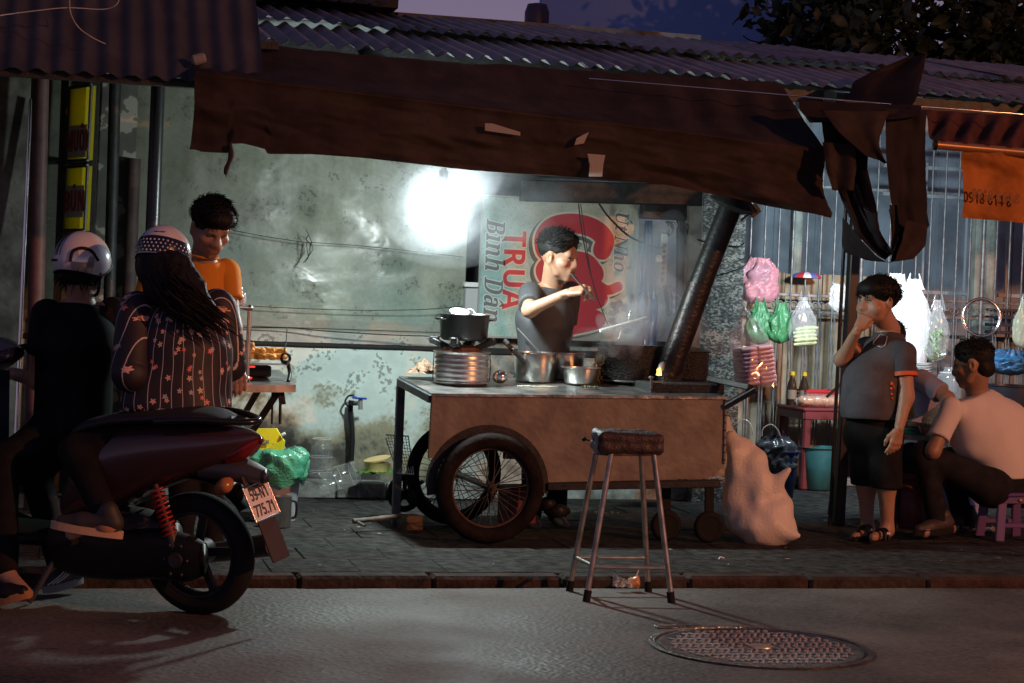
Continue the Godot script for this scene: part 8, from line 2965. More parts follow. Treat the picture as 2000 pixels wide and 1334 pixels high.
	g.rod(Vector3(1.13, 0.482, -10.2), Vector3(1.138, 0.488, -10.198), 0.0018, 5)
	g.ball(Vector3(1.18, 0.451, -10.187), Vector3.ONE * 0.0022, 6)
	put("lettering", g, ink, t)
	g = Geo.new()
	g.tube(PackedVector3Array([Vector3(1.209, 0.46, -10.18), Vector3(1.218, 0.455, -10.178), Vector3(1.223, 0.463, -10.176)]), 0.0018, 5)
	put("tick_mark", g, mat(0.4, 0.03, 0.02, 0.5), t)
	at = Vector3(1.231, 0.052, -9.82)
	at.y = PY
	t = thing("steel_mug", "straight steel mug with a dark handle standing before the bin", "mug", at)
	g = Geo.new()
	g.lathe([Vector2(0, 0), Vector2(0.05, 0), Vector2(0.054, 0.006), Vector2(0.054, 0.155), Vector2(0.058, 0.162), Vector2(0.053, 0.162), Vector2(0.049, 0.01), Vector2(0, 0.01)], 32)
	local("cup", g, M.alu, t)
	g = Geo.new()
	g.tube(line([Vector3(0.054, 0.14, 0), Vector3(0.078, 0.125, 0), Vector3(0.078, 0.06, 0), Vector3(0.054, 0.045, 0)], 6), 0.007, 8)
	local("handle", g, M.black_plastic, t)

func build_hanging_bags() -> void:
	var clear := film(0.8, 0.8, 0.8, 0.16, 0.14)
	# foam boxes stacked sideways in a clear pink bag by the column
	var fm := mat(0.70, 0.42, 0.46, 0.7)
	var o: Vector3 = Vector3(4.318, 0.826, -10.974)
	var bs := Basis(Vector3.BACK, 0.14) * Basis(Vector3.UP, 0.10)
	var proto: MeshInstance3D = null
	for k in 18:
		var p := o + bs * Vector3(-0.056 + 0.114 * (k / 9), 0.014 + 0.0262 * (k % 9), 0.0)
		if proto == null:
			var g := Geo.new()
			g.box(Vector3.ZERO, Vector3(0.110, 0.0245, 0.14), Basis.IDENTITY, 0.006)
			g.box(Vector3(0, 0, 0.072), Vector3(0.085, 0.006, 0.004), Basis.IDENTITY, 0.001)
			proto = one("foam_box", g, fm, "pink foam food box stacked in the clear bag beside the column", "foam box", Vector3.ZERO, "pink foam boxes in the hanging bag")
		else:
			var c := proto.duplicate()
			c.name = numbered("foam_box")
			add_child(c)
		var q: MeshInstance3D = get_child(get_child_count() - 1)
		q.transform = Transform3D(bs * Basis(Vector3.UP, rng.randf_range(-0.05, 0.05)), p + Vector3(rng.randf_range(-0.003, 0.003), 0, 0))
	var g := Geo.new()
	var t := thing("plastic_bag", "tall clear bag round the pink foam boxes, knotted high by the column", "plastic bag", Vector3(4.319, 0.804, -10.974))
	var nf := noise(2.0, 3, 631)
	g.grid(40, 30, func(u, v):
		var a: float = TAU * u
		var top: Vector3 = Vector3(4.228, 1.348, -11.029)
		var bot: Vector3 = Vector3(4.325, 0.804, -10.972)
		var k: float = lerpf(0.10, 1.0, smoothstep(0.0, 0.55, v))
		var n: float = nf.get_noise_3d(cos(a) * 1.2, v * 2.0, sin(a) * 1.2)
		var sq := Vector2(signf(cos(a)) * pow(absf(cos(a)), 0.6), signf(sin(a)) * pow(absf(sin(a)), 0.6))
		return top.lerp(bot, v) + bs * Vector3(sq.x * 0.122 * k * (1 + 0.14 * n), 0, sq.y * 0.088 * k * (1 + 0.2 * n + 0.25 * sin(a * 9.0) * (1.0 - smoothstep(0.2, 0.55, v)))), true)
	put("pouch", g, film(0.75, 0.55, 0.6, 0.12, 0.12), t)
	# bags on the fence
	bag("crumpled pink bag tied high on the fence beside the column", Vector3(4.834, 1.651, -12.307), 0.26, 0.32, cloth_film(0.55, 0.22, 0.26, 0.6), 641, {"neck": 0.55, "full": 0.3, "amp": 0.2, "loops": false})
	bag("bulging green bag hanging on the fence scrolls, left one", Vector3(4.826, 1.346, -12.251), 0.20, 0.29, cloth_film(0.05, 0.24, 0.09, 0.35), 642, {"amp": 0.18})
	bag("bulging green bag hanging on the fence scrolls, right one", Vector3(4.972, 1.345, -12.214), 0.18, 0.28, cloth_film(0.06, 0.26, 0.10, 0.35), 643, {"amp": 0.18})
	bag("clear bag of cucumbers hanging on the fence left of the post", Vector3(5.107, 1.393, -12.13), 0.20, 0.345, clear, 644, {"amp": 0.10, "neck": 0.2})
	for i in 5:
		var p: Vector3 = Vector3(5.12, 1.095, -12.12) + Vector3(rng.randf_range(-0.01, 0.01), -0.028 + 0.026 * i, rng.randf_range(-0.025, 0.025))
		g = Geo.new()
		g.tube(line([p + Vector3(-0.085, -0.006, 0), p + Vector3(0, 0.006, 0.004), p + Vector3(0.085, 0.012, 0)], 5), [0.008, 0.013, 0.016, 0.017, 0.018, 0.018, 0.018, 0.017, 0.016, 0.013, 0.007], 10)
		one("cucumber", g, grimy(0.42, 0.46, 0.22, 0.6, 0.4, 0.0, 6.0, 645), "pale green cucumber lying in the clear bag on the fence", "cucumber", p, "cucumbers in the clear bag")
	bag("empty crumpled clear film caught on the fence at the post", Vector3(5.335, 1.492, -12.075), 0.12, 0.18, film(0.8, 0.8, 0.8, 0.3, 0.2), 646, {"loops": false, "amp": 0.3, "neck": 0.7})
	var wh := cloth_film(0.78, 0.78, 0.78, 0.7)
	bag("glaring white bag on the fence close behind the boy's head", Vector3(5.683, 1.576, -11.887), 0.20, 0.52, wh, 647, {"amp": 0.14, "full": 0.4, "neck": 0.5, "loops": false})
	bag("glaring white bag of foam plates on the fence, larger and further right", Vector3(5.774, 1.544, -11.812), 0.25, 0.66, wh, 648, {"amp": 0.12, "full": 0.35, "neck": 0.3})
	t = thing("foam_plates", "tall stack of white foam plates hanging below the glaring white bag", "foam plates", Vector3(5.782, 0.587, -11.635))
	for i in 22:
		g = Geo.new()
		g.lathe([Vector2(0.0, 0.0), Vector2(0.05, 0.0), Vector2(0.068, 0.012), Vector2(0.07, 0.014), Vector2(0.0, 0.013)], 20, Transform3D(Basis.IDENTITY, Vector3(5.783, 0.603, -11.656) + Vector3(rng.randf_range(-0.002, 0.002), i * 0.017, 0)))
		put("plate", g, M.white_plastic, t)
	bag("clear bag of green herbs hanging right of the white bags", Vector3(5.939, 1.406, -11.768), 0.19, 0.42, clear, 649, {"amp": 0.10, "neck": 0.2})
	g = Geo.new()
	for i in 150:
		var p: Vector3 = Vector3(5.935, 1.117, -11.763) + Vector3(rng.randfn() * 0.032, rng.randfn() * 0.055, rng.randfn() * 0.02)
		var d := Vector3(rng.randfn(), rng.randfn() + 0.8, rng.randfn()).normalized() * 0.03
		g.tri(p - d, p + Vector3(0.012, 0, 0.006), p + d)
	var hb := one("herb_leaves", g, grimy(0.14, 0.27, 0.06, 0.6, 0.5, 0.0, 8.0, 650), "loose green herb leaves filling the clear bag right of the white bags", "herbs", Vector3(5.938, 1.04, -11.761))
	hb.set_meta("kind", "stuff")
	bag("clear bag of pale greens hanging at the right edge of the fence", Vector3(6.494, 1.432, -11.579), 0.16, 0.33, film(0.7, 0.8, 0.6, 0.4, 0.2), 651, {"neck": 0.25})
	g = Geo.new()
	g.ring(Vector3(6.185, 1.298, -11.602), (-FW + Vector3(0, 0.1, 0)).normalized(), 0.128, 0.010, 48, 12)
	g.ring(Vector3(6.185, 1.298, -11.602), (-FW + Vector3(0, 0.1, 0)).normalized(), 0.120, 0.005, 48, 8)
	one("steel_ring", g, M.chrome, "polished steel ring hanging on the fence above the seated man", "ring", Vector3(6.189, 1.176, -11.598))
	t = thing("sun_cap", "flat red and white cap lying on top of the plywood boards", "cap", Vector3(5.352, 1.537, -12.691))
	g = Geo.new()
	var cp: Vector3 = Vector3(5.333, 1.536, -12.644)
	for i in 12:
		var gg := Geo.new()
		var a0 := TAU * i / 12
		gg.grid(3, 6, func(u, v):
			var a: float = a0 + TAU / 12 * u
			return cp + Vector3(cos(a) * 0.115 * cos(v * PI / 2), 0.045 * sin(v * PI / 2), sin(a) * 0.09 * cos(v * PI / 2)))
		put("cap_panel", gg, [mat(0.65, 0.63, 0.62, 0.5), mat(0.5, 0.03, 0.04, 0.5), mat(0.1, 0.13, 0.4, 0.5)][i % 3], t)
	t = thing("water_jug", "clear water jug standing behind the low table, left of the seated man", "jug", Vector3(5.913, 0.703, -11.502))
	g = Geo.new()
	g.lathe([Vector2(0, 0), Vector2(0.08, 0), Vector2(0.085, 0.02), Vector2(0.085, 0.17), Vector2(0.075, 0.2), Vector2(0.04, 0.225), Vector2(0.036, 0.25)], 28, Transform3D(Basis.IDENTITY, Vector3(5.913, 0.703, -11.502)))
	put("jug_wall", g, film(0.75, 0.78, 0.78, 0.14, 0.12), t)
	g = Geo.new()
	g.ring(Vector3(5.907, 0.917, -11.508), Vector3.UP, 0.056, 0.004, 24, 6)
	put("rim", g, film(0.8, 0.82, 0.82, 0.4, 0.1), t)

func build_red_table() -> void:
	var p1: Vector3 = Vector3(5.103, 0.624, -12.05)
	var p2: Vector3 = Vector3(5.099, 0.654, -12.5)
	p2.y = p1.y
	var bk := (p2 - p1).normalized()
	var sd := Vector3(-bk.z, 0, bk.x) * 1.0
	if sd.x < 0:
		sd = -sd
	var L := 0.85
	var D := 0.5
	var red := grimy(0.16, 0.028, 0.034, 0.7, 0.4, 0.0, 2.0, 661)
	var t := thing("red_table", "dark red plastic table with bottles and a bread bag behind the post", "table", Vector3(p1.x, PY, p1.z))
	var bs := Basis(sd, Vector3.UP, -bk)
	var c := p1 + sd * L / 2 + bk * D / 2
	var g := Geo.new()
	g.box(c + Vector3(0, -0.012, 0), Vector3(L, 0.024, D), bs, 0.008)
	put("tabletop", g, red, t)
	g = Geo.new()
	for e in [[sd * 0.012 + bk * D / 2, Vector3(0.014, 0.055, D - 0.03)], [sd * (L - 0.012) + bk * D / 2, Vector3(0.014, 0.055, D - 0.03)], [sd * L / 2 + bk * 0.012, Vector3(L - 0.03, 0.055, 0.014)], [sd * L / 2 + bk * (D - 0.012), Vector3(L - 0.03, 0.055, 0.014)]]:
		g.box(p1 + e[0] + Vector3(0, -0.052, 0), e[1], bs, 0.003)
	put("apron", g, red, t)
	for q in [[0.04, 0.04], [L - 0.04, 0.04], [0.04, D - 0.04], [L - 0.04, D - 0.04]]:
		g = Geo.new()
		var f: Vector3 = p1 + sd * q[0] + bk * q[1]
		g.bar(Vector3(f.x, PY, f.z), f + Vector3(0, -0.03, 0), 0.06, 0.06, sd, 0.012)
		put("leg", g, red, t)
	# bottles of sauce
	for i in 2:
		var at: Vector3 = p1 + sd * [-0.0, 0.075][i] + bk * [0.34, 0.30][i]
		var b := thing("sauce_bottle", ["dark sauce bottle with a yellow cap on the red table, left one", "dark sauce bottle with a yellow cap on the red table, right one"][i], "bottle", at + sd * 0.05, 0.0, "yellow capped sauce bottles")
		g = Geo.new()
		g.lathe([Vector2(0, 0), Vector2(0.032, 0), Vector2(0.035, 0.01), Vector2(0.035, 0.13), Vector2(0.03, 0.155), Vector2(0.016, 0.195), Vector2(0.014, 0.215)], 20)
		local("bottle_glass", g, mat(0.035, 0.018, 0.010, 0.12), b)
		g = Geo.new()
		g.lathe([Vector2(0.0355, 0.045), Vector2(0.0357, 0.11)], 20)
		local("paper_label", g, mat(0.22, 0.16, 0.12, 0.6), b)
		g = Geo.new()
		g.lathe([Vector2(0.0, 0.212), Vector2(0.018, 0.212), Vector2(0.018, 0.238), Vector2(0.0, 0.24)], 18)
		local("cap", g, mat(0.62, 0.42, 0.02, 0.4), b)
	# red basket
	t = thing("red_basket", "small bright red plastic basket on the red table", "basket", p1 + sd * 0.24 + bk * 0.33)
	t.basis = bs
	var rm := mat(0.42, 0.02, 0.025, 0.4)
	g = Geo.new()
	g.box(Vector3(0, 0.006, 0), Vector3(0.22, 0.01, 0.16), Basis.IDENTITY, 0.003)
	local("bottom", g, rm, t)
	for y in [0.03, 0.058, 0.085, 0.108]:
		g = Geo.new()
		var w: float = 0.22 + y * 0.25
		for s: float in [-1.0, 1.0]:
			g.box(Vector3(0, y, s * (0.08 + y * 0.12)), Vector3(w, 0.016, 0.005), Basis.IDENTITY, 0.002)
			g.box(Vector3(s * w / 2, y, 0), Vector3(0.005, 0.016, 0.16 + y * 0.24), Basis.IDENTITY, 0.002)
		local("slat", g, rm, t)
	g = Geo.new()
	for i in 9:
		for s: float in [-1.0, 1.0]:
			g.bar(Vector3(-0.105 + 0.026 * i, 0.005, s * 0.079), Vector3(-0.115 + 0.029 * i, 0.115, s * 0.093), 0.008, 0.004, Vector3(0, 0, 1))
	local("upright", g, rm, t)
	t = thing("white_tub", "white tub with a blue lid on the red table beside the post", "tub", p1 + sd * 0.42 + bk * 0.32)
	g = Geo.new()
	g.lathe([Vector2(0, 0), Vector2(0.065, 0), Vector2(0.075, 0.095), Vector2(0, 0.095)], 28)
	local("tub_wall", g, M.white_plastic, t)
	g = Geo.new()
	g.lathe([Vector2(0, 0.094), Vector2(0.08, 0.094), Vector2(0.08, 0.108), Vector2(0, 0.11)], 28)
	local("lid", g, mat(0.03, 0.10, 0.32, 0.4), t)
	# bread in a clear bag
	for i in 4:
		var at: Vector3 = p1 + sd * (0.075 + 0.085 * i) + bk * 0.11 + Vector3(0, 0.042, 0)
		var b := Blob.new(at - Vector3.ONE * 0.1, at + Vector3.ONE * 0.1, 0.007, 0.012)
		b.cap(at - sd * 0.03, at + sd * 0.035 + Vector3(0, 0.004, 0), 0.038, 0.033)
		b.finish()
		b.rough(noise(20.0, 3, 671 + i), 0.005)
		g = Geo.new()
		b.mesh(g)
		one("bread_roll", g, grimy(0.52, 0.22, 0.09, 0.6, 0.5, 0.0, 7.0, 671 + i), "orange brown bread roll in the clear bag on the red table", "bread roll", at - Vector3(0, 0.04, 0), "bread rolls in the clear bag")
	t = thing("plastic_bag", "long clear bag of bread rolls lying on the red table", "plastic bag", p1 + sd * 0.2 + bk * 0.11)
	g = Geo.new()
	var nf := noise(5.0, 3, 675)
	g.grid(40, 20, func(u, v):
		var a: float = TAU * v
		var k: float = 1.0 - 0.75 * pow(absf(u - 0.5) * 2.0, 4.0)
		var n: float = nf.get_noise_3d(u * 3.0, cos(a), sin(a))
		return p1 + sd * (-0.02 + 0.46 * u) + bk * (0.11 + 0.052 * cos(a) * k * (1 + 0.25 * n)) + Vector3(0, 0.048 + 0.046 * sin(a) * k * (1 + 0.3 * n), 0))
	put("pouch", g, film(0.85, 0.8, 0.78, 0.14, 0.1), t)
	t = thing("kitchen_knife", "kitchen knife leaning over the bread bag on the red table", "knife", p1 + sd * 0.36 + bk * 0.1)
	g = Geo.new()
	g.bar(Vector3(5.176, 0.713, -11.84), Vector3(5.238, 0.778, -11.826), 0.022, 0.003, Vector3(0, 0, 1))
	put("blade", g, M.chrome, t)
	g = Geo.new()
	g.bar(Vector3(5.238, 0.778, -11.826), Vector3(5.281, 0.822, -11.817), 0.02, 0.014, Vector3(0, 0, 1), 0.004)
	put("handle", g, M.black_plastic, t)
	# buckets and sacks on the ground
	var at: Vector3 = Vector3(5.247, 0.118, -12.119)
	at.y = PY
	pot("teal_bucket", "teal plastic bucket standing under the red table", at, 0.135, 0.30, grimy(0.05, 0.20, 0.22, 0.7, 0.4, 0.0, 2.5, 681), {"category": "bucket", "taper": 0.8, "lip": 0.01, "fill": 0.9, "fill_m": mat(0.03, 0.07, 0.08, 0.4)})
	at = Vector3(4.683, 0.107, -11.486)
	at.y = PY
	pot("blue_basin", "deep dark blue basin left of the red table leg", at, 0.15, 0.32, mat(0.012, 0.02, 0.09, 0.35), {"category": "basin", "taper": 0.8, "lip": 0.012})
	bag("shiny black bag of rubbish stuffed in the dark blue basin", Vector3(4.65, 0.471, -11.399), 0.27, 0.24, mat(0.05, 0.05, 0.055, 0.22), 682, {"neck": 0.5, "full": 0.3, "amp": 0.2})
	g = Geo.new()
	g.tube(line([Vector3(4.534, 0.471, -11.377), Vector3(4.539, 0.518, -11.377), Vector3(4.586, 0.55, -11.365), Vector3(4.629, 0.521, -11.354), Vector3(4.65, 0.475, -11.348)], 6), 0.004, 6)
	g.tube(line([Vector3(4.395, 0.528, -11.464), Vector3(4.426, 0.57, -11.457), Vector3(4.472, 0.551, -11.445), Vector3(4.5, 0.472, -11.437)], 6), 0.005, 6)
	one("bag_handles", g, film(0.5, 0.5, 0.5, 0.5, 0.2), "clear looped bag handles standing up above the blue basin", "handles", Vector3(4.572, 0.479, -11.367))
	var wv := grimy(0.86, 0.79, 0.70, 0.9, 0.45, 0.0, 4.0, 683, 0.25, 0.03)
	at = Vector3(3.736, 0.062, -9.299)
	at.y = PY
	var q := [Vector3(3.601, 0.018, -9.538), Vector3(3.839, 0.671, -9.08)]
	var b := Blob.new(Vector3(q[0].x - 0.06, 0.0, at.z - 0.30), Vector3(q[1].x + 0.10, 0.72, at.z + 0.26), 0.0075, 0.022)
	b.cap(Vector3(3.639, 0.191, -9.378), Vector3(3.627, 0.518, -9.408), 0.095, 0.075)
	b.cap(Vector3(3.733, 0.146, -9.301), Vector3(3.688, 0.481, -9.372), 0.11, 0.07)
	b.cap(Vector3(3.845, 0.121, -9.273), Vector3(3.824, 0.31, -9.313), 0.06, 0.045)
	b.cap(Vector3(3.754, 0.324, -9.3), Vector3(3.848, 0.445, -9.259), 0.045, 0.008)
	b.cap(Vector3(3.601, 0.532, -9.394), Vector3(3.574, 0.606, -9.423), 0.045, 0.02)
	b.cap(Vector3(3.821, 0.11, -9.227), Vector3(3.885, 0.107, -9.17), 0.03, 0.008)
	b.finish()
	b.cut(Vector3(0, PY, 0), Vector3.DOWN)
	b.rough(noise(4.0, 2, 688), 0.030)
	for k in 2:
		var rid := noise([3.2, 8.0][k], 2, 684 + k)
		rid.fractal_type = FastNoiseLite.FRACTAL_RIDGED
		rid.domain_warp_enabled = true
		rid.domain_warp_amplitude = 0.25
		rid.domain_warp_frequency = 2.0
		b.rough(rid, [-0.022, -0.010][k], [Vector3(1.0, 0.45, 1.0), Vector3(0.6, 1.0, 0.8)][k])
	g = Geo.new()
	b.mesh(g)
	wv.backlight_enabled = true
	wv.backlight = lin(0.3, 0.26, 0.22)
	one("woven_sack", g, wv, "large crumpled pale plastic sack standing at the right end of the cart", "sack", at)
	g = Geo.new()
	var c2: Vector3 = Vector3(3.822, 0.581, -10.062)
	b = Blob.new(c2 - Vector3(0.2, 0.25, 0.16), c2 + Vector3(0.2, 0.25, 0.16), 0.009, 0.02)
	b.cap(Vector3(3.762, 0.403, -10.073), Vector3(3.782, 0.647, -10.073), 0.10, 0.03)
	b.cap(Vector3(3.836, 0.479, -10.056), Vector3(3.797, 0.624, -10.069), 0.07, 0.02)
	b.finish()
	b.rough(noise(8.0, 4, 686), 0.018)
	b.mesh(g)
	one("white_sack", g, grimy(0.62, 0.62, 0.6, 0.8, 0.6, 0.0, 3.0, 687), "white sack peeping out behind the right end of the cart", "sack", Vector3(c2.x, PY, c2.z))
	g = Geo.new()
	g.bar(Vector3(4.715, 0.514, -10.559), Vector3(4.634, 0.07, -10.467), 0.03, 0.03, Vector3(0, 0, 1), 0.003)
	one("slanting_pole", g, M.iron_black, "thin dark slanting pole just left of the black post", "pole", Vector3(4.634, 0.07, -10.467))

func build_right_table() -> void:
	var t := thing("low_table", "low steel folding table between the two eaters", "table", Vector3(5.119, 0.141, -10.038))
	var a: Vector3 = Vector3(4.81, 0.588, -9.97)
	var b: Vector3 = Vector3(5.203, 0.587, -9.924)
	var c: Vector3 = Vector3(5.597, 0.602, -10.548)
	var g := Geo.new()
	var d := c + a - b
	var th := Vector3(0, -0.02, 0)
	g.quad(a, b, c, d)
	g.quad(a + th, b + th, b, a)
	g.quad(b + th, c + th, c, b)
	g.quad(d + th, a + th, a, d)
	g.quad(d + th, c + th, b + th, a + th)
	put("tabletop", g, grimy(0.40, 0.40, 0.40, 0.7, 0.35, 0.9, 2.0, 691), t)
	for e in [[a, 0.02], [b, -0.02], [c, -0.02], [d, 0.02]]:
		g = Geo.new()
		var p: Vector3 = e[0] + Vector3(e[1], -0.02, 0)
		g.rod(Vector3(p.x, PY, p.z), p, 0.012, 8)
		put("leg", g, M.iron_black, t)
	t = thing("green_tray", "mint green plastic food tray on the low steel table", "tray", Vector3(5.02, 0.588, -10.176))
	g = Geo.new()
	g.lathe([Vector2(0, 0.004), Vector2(0.075, 0.004), Vector2(0.09, 0.035), Vector2(0.10, 0.037), Vector2(0.10, 0.031), Vector2(0.094, 0.030), Vector2(0.078, 0.0), Vector2(0, 0)], 8, Transform3D(Basis.from_scale(Vector3(0.85, 1, 0.7)), Vector3(5.026, 0.588, -10.174)))
	put("dish", g, mat(0.10, 0.48, 0.36, 0.4), t)
	g = Geo.new()
	for i in 14:
		g.ball(Vector3(5.026, 0.612, -10.175) + Vector3(rng.randf_range(-0.05, 0.05), rng.randf_range(0, 0.015), rng.randf_range(-0.04, 0.04)), Vector3(0.016, 0.008, 0.012), 7)
	put("leftovers", g, grimy(0.12, 0.16, 0.05, 0.6, 0.5, 0.0, 9.0, 692), t)
	g = Geo.new()
	for i in 26:
		var s: Vector3 = Vector3(4.94, 0.773, -10.097) + Vector3(rng.randfn() * 0.014, rng.randf_range(-0.01, 0.01), rng.randfn() * 0.01)
		g.tube(line([s, s + Vector3(rng.randfn() * 0.01, -0.035, rng.randfn() * 0.008), s + Vector3(rng.randfn() * 0.014, -0.085, rng.randfn() * 0.01)], 4), 0.003, 5)
	one("lifted_noodles", g, mat(0.58, 0.38, 0.10, 0.4), "yellow noodles lifted beside the boy's forearm", "noodles", Vector3(4.943, 0.701, -10.094))
	# blue lattice basket
	t = thing("blue_basket", "pale blue lattice plastic basket on the ground by the seated man's feet", "basket", Vector3(5.357, 0.059, -10.183))
	var q0: Vector3 = Vector3(5.244, 0.312, -10.217)
	var q1: Vector3 = Vector3(5.508, 0.275, -10.253)
	var q2: Vector3 = Vector3(5.482, 0.057, -10.204)
	var q3: Vector3 = Vector3(5.303, 0.063, -10.145)
	var lb := mat(0.30, 0.33, 0.62, 0.45)
	for i in 13:
		g = Geo.new()
		var y := (i + 0.5) / 13.0
		for k in 10:
			var x0 := k / 10.0
			var p0 := q0.lerp(q1, x0).lerp(q3.lerp(q2, x0), y + (0.03 if k % 2 else -0.03))
			var x1 := (k + 1) / 10.0
			var p3 := q0.lerp(q1, x1).lerp(q3.lerp(q2, x1), y + (-0.03 if k % 2 else 0.03))
			g.bar(p0, p3, 0.011, 0.005, -FW)
		put("lattice_strip", g, lb, t)
	for k in 11:
		g = Geo.new()
		var x := k / 10.0
		g.bar(q0.lerp(q1, x), q3.lerp(q2, x), 0.005, 0.004, -FW)
		put("upright", g, lb, t)
	g = Geo.new()
	g.rod(q0, q1, 0.008, 8)
	put("rim", g, lb, t)
	g = Geo.new()
	g.rod(q3, q2, 0.008, 8)
	put("foot_rim", g, lb, t)
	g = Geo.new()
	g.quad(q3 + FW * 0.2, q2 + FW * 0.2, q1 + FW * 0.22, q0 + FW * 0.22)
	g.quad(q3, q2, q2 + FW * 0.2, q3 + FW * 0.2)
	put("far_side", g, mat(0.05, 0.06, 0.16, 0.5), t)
	# purple stool under the man
	t = thing("plastic_stool", "small purple plastic stool under the man in the pale T-shirt", "stool", Vector3(5.312, 0.042, -9.524))
	var pm := mat(0.11, 0.06, 0.20, 0.4)
	var s0: Vector3 = Vector3(5.304, 0.311, -9.532)
	g = Geo.new()
	g.box(s0, Vector3(0.24, 0.02, 0.24), Basis(Vector3.UP, 0.1), 0.008)
	put("seat", g, pm, t)
	for e in [[-1, 1], [1, 1], [-1, -1], [1, -1]]:
		g = Geo.new()
		var tp := s0 + Vector3(e[0] * 0.095, -0.006, e[1] * 0.095)
		var ft := Vector3(s0.x + e[0] * 0.115, PY, s0.z + e[1] * 0.115)
		g.bar(ft, tp, 0.055, 0.022, Vector3(0, 0, 1), 0.005)
		put("leg", g, pm, t)
	for s: float in [-1.0, 1.0]:
		g = Geo.new()
		g.box(Vector3(s0.x, PY + 0.09, s0.z + s * 0.108), Vector3(0.2, 0.025, 0.012), Basis.IDENTITY, 0.003)
		put("cross_rail", g, pm, t)
		g = Geo.new()
		g.box(s0 + Vector3(0, -0.03, s * 0.105), Vector3(0.2, 0.04, 0.012), Basis.IDENTITY, 0.004)
		put("cross_rail", g, pm, t)
	g = Geo.new()
	g.ball(s0 + Vector3(0.005, -0.03, 0.113), Vector3(0.016, 0.012, 0.003), 12)
	put("round_sticker", g, mat(0.6, 0.3, 0.12, 0.4), t)
	t = thing("plastic_stool", "dark red round plastic stool behind the boy's legs", "stool", Vector3(4.935, 0.029, -10.082))
	var f: Vector3 = Vector3(4.929, 0.028, -10.083)
	f.y = PY
	g = Geo.new()
	g.lathe([Vector2(0.135, 0.0), Vector2(0.14, 0.01), Vector2(0.12, 0.30), Vector2(0.105, 0.32), Vector2(0.0, 0.325)], 32, Transform3D(Basis.IDENTITY, f))
	put("shell", g, mat(0.12, 0.02, 0.03, 0.4), t)
	g = Geo.new()
	g.ring(f + Vector3(0, 0.02, 0), Vector3.UP, 0.142, 0.007, 32, 6)
	g.ring(f + Vector3(0, 0.29, 0), Vector3.UP, 0.124, 0.006, 32, 6)
	put("rim", g, mat(0.14, 0.025, 0.035, 0.4), t)
	bag("blue plastic bag lining the dark tub at the right edge", Vector3(6.263, 1.086, -11.32), 0.34, 0.16, cloth_film(0.03, 0.14, 0.30, 0.2), 695, {"neck": 0.4, "full": 0.5, "amp": 0.25, "loops": false})
	var at: Vector3 = Vector3(6.272, 0.518, -11.305)
	pot("dark_tub", "dark tub on the ground at the right edge under the blue bag", Vector3(at.x, PY, at.z), 0.19, 0.80, mat(0.02, 0.02, 0.028, 0.4), {"category": "tub", "taper": 0.85})
	g = Geo.new()
	var nf := noise(4.0, 3, 697)
	g.grid(16, 10, func(u, v): return Vector3((Vector3(5.313, 0.042, -9.884)).x + (u - 0.5) * 0.28, PY + 0.004 + 0.03 * absf(nf.get_noise_2d(u * 2.0, v * 2.0)), (Vector3(5.313, 0.042, -9.884)).z + (v - 0.5) * 0.14))
	one("plastic_scrap", g, film(0.6, 0.6, 0.62, 0.5, 0.2), "crumpled clear plastic scrap on the ground by the purple stool", "plastic scrap", Vector3(5.313, 0.042, -9.884))

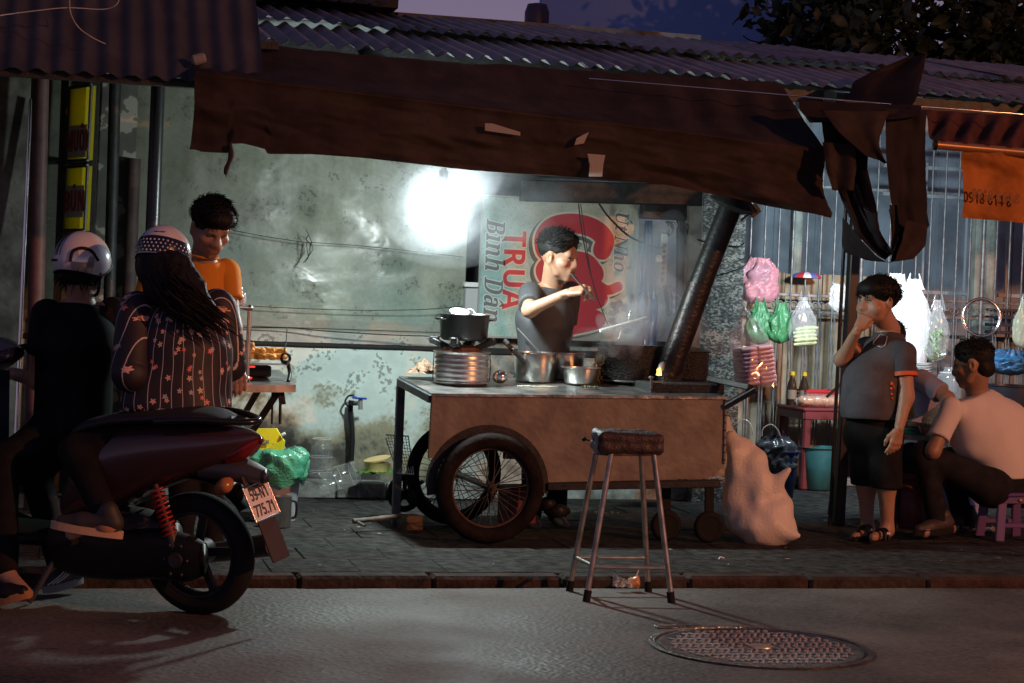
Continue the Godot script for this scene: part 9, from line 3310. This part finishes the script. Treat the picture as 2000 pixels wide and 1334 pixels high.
func build_small_things() -> void:
	var at: Vector3 = Vector3(2.558, 0.012, -7.992)
	var t := thing("drink_cup", "crushed orange drink cup with a straw lying between the stool legs", "cup", at)
	var g := Geo.new()
	var nf := noise(9.0, 3, 701)
	g.grid(20, 8, func(u, v):
		var a: float = TAU * u
		return at + Vector3(0.018 + 0.045 * v, 0.028, 0) + Vector3(0.01 * nf.get_noise_2d(u * 3.0, v), cos(a), sin(a) * 0.9) * (0.020 + 0.010 * v) * (1.0 + 0.4 * nf.get_noise_2d(cos(a), sin(a) + v)), true)
	put("cup_wall", g, cloth_film(0.66, 0.30, 0.10, 0.3), t)
	g = Geo.new()
	g.rod(at + Vector3(0.045, 0.03, 0), at + Vector3(0.062, 0.085, 0.0), 0.0028, 6)
	put("straw", g, M.white_plastic, t)
	g = Geo.new()
	g.grid(10, 8, func(u, v): return at + Vector3(-0.055 + 0.07 * u, 0.012 + 0.05 * v * (1.0 - 0.5 * u) + 0.02 * nf.get_noise_2d(u * 2.0, v * 2.0), 0.03 * nf.get_noise_2d(u * 3.0 + 7, v * 3.0)))
	put("lid_film", g, film(0.6, 0.6, 0.6, 0.45, 0.2), t)
	g = Geo.new()
	var w: Vector3 = Vector3(3.256, 0.055, -8.629)
	g.tube(line([w + Vector3(-0.02, 0.003, 0.01), w + Vector3(-0.008, 0.012, 0), w + Vector3(0.014, 0.006, -0.008)], 5), 0.0035, 6)
	one("paper_twist", g, M.white_plastic, "tiny white twist of paper on the paving right of the bar stool", "paper scrap", w)
	# scattered litter
	g = Geo.new()
	for i in 70:
		var p := Vector3(rng.randf_range(0.2, 6.0), PY + 0.006, rng.randf_range(-11.0, -8.4))
		var s := rng.randf_range(0.006, 0.02)
		var d := Vector3(rng.randf_range(-1, 1), 0, rng.randf_range(-1, 1)).normalized() * s
		g.tri(p - d, p + Vector3(d.z, 0.004, -d.x) * 0.4, p + d)
	var li := put("litter_scraps", g, mat(0.34, 0.33, 0.30, 0.7))
	li.set_meta("kind", "stuff")
	tag(li, "small pale litter scraps strewn over the dark paving", "litter")
	for q in [[Vector3(5.453, 0.06, -12.537), "withered leaves lying at the ledge under the red table"], [Vector3(3.218, 0.06, -10.486), "few scraps of greens on the paving behind the stool legs"]]:
		g = Geo.new()
		for i in 14:
			var p: Vector3 = q[0] + Vector3(rng.randf_range(-0.08, 0.08), rng.randf_range(0, 0.01), rng.randf_range(-0.04, 0.04))
			var d := Vector3(rng.randfn(), 0.2 * rng.randfn(), rng.randfn()).normalized() * 0.016
			g.tri(p - d, p + Vector3(d.z, 0.3 * d.x, -d.x) * 0.5, p + d)
		one("leaf_scraps", g, grimy(0.20, 0.20, 0.07, 0.5, 0.6, 0.0, 6.0, 705), q[1], "scraps", q[0])
	# pale step along the fence foot
	t = thing("fence_step", "low pale concrete step along the foot of the iron fence", "step", Vector3(5.6, PY, -12.4))
	for i in 8:
		g = Geo.new()
		g.box(Vector3(4.4 + i * 0.42, PY + 0.03, -12.47), Vector3(0.41, 0.06 + rng.randf_range(-0.004, 0.004), 0.2), Basis.IDENTITY, 0.008)
		put("block", g, M.concrete, t)

func puff(parent: Node3D, at: Vector3, size: Vector3, density: float, c := Color(0.95, 0.97, 1.0)) -> void:
	var f := FogVolume.new()
	f.name = "puff"
	f.shape = RenderingServer.FOG_VOLUME_SHAPE_ELLIPSOID
	f.size = size
	var m := FogMaterial.new()
	m.density = density
	m.albedo = c
	f.material = m
	parent.add_child(f, true)
	f.global_position = at
	f.rotation = Vector3(0, 0, rng.randf_range(-0.7, 0.7))

func build_smoke_and_halo() -> void:
	var b := Vector3(1.966, 1.808, -9.479)
	var t := thing("smoke_halo", "cooking fumes with haze added as a glare halo round the bare bulb", "smoke_halo", b)
	t.set_meta("kind", "stuff")
	puff(t, b + Vector3(0.03, 0.0, 0.0), Vector3(0.95, 0.74, 0.8), 0.035)  # nested puffs added to imitate the bulb's glare; real wisps drift off right
	puff(t, b + Vector3(-0.02, -0.03, 0.0), Vector3(0.62, 0.52, 0.6), 0.07)
	puff(t, b + Vector3(0.03, 0.03, 0.0), Vector3(0.60, 0.36, 0.4), 0.16)
	puff(t, b + Vector3(-0.03, -0.06, 0.0), Vector3(0.34, 0.34, 0.34), 0.15)
	puff(t, b + Vector3(0.18, 0.08, -0.05), Vector3(0.36, 0.20, 0.34), 0.16)
	for i in 16:
		puff(t, b + Vector3(0.25 + 0.6 * rng.randf(), rng.randfn() * 0.09, -0.15 - 0.3 * rng.randf()), Vector3(0.3, 0.16, 0.2) * rng.randf_range(0.5, 1.4), 0.10)
	t = thing("steam", "steam rising from the big sooty stock pot past the chimney pipe", "steam", Vector3(3.118, 1.082, -9.733))
	t.set_meta("kind", "stuff")
	var path := [Vector3(3.047, 1.077, -9.647), Vector3(3.126, 1.195, -9.682), Vector3(3.235, 1.31, -9.76), Vector3(3.317, 1.454, -9.846), Vector3(3.301, 1.596, -9.905), Vector3(3.229, 1.737, -9.977)]
	for i in 64:
		var k := rng.randf()
		var p := along(path, k * k * 0.9) + Vector3(rng.randfn() * 0.075, rng.randfn() * 0.035, rng.randfn() * 0.04)
		var s := lerpf(0.09, 0.30, k * k) * rng.randf_range(0.6, 1.3)
		puff(t, p, Vector3(s * 0.8, s * 1.3, s * 0.8), lerpf(4.0, 0.7, sqrt(k)))
	for i in 16:
		puff(t, Vector3(2.885, 1.09, -9.688) + Vector3(rng.randfn() * 0.05, rng.randfn() * 0.03, 0), Vector3(0.09, 0.07, 0.08) * rng.randf_range(0.5, 1.3), 0.6)
	for i in 18:
		puff(t, Vector3(3.405, 1.189, -9.767) + Vector3(rng.randfn() * 0.06, rng.randfn() * 0.06, 0), Vector3(0.10, 0.15, 0.1) * rng.randf_range(0.5, 1.3), 1.6)
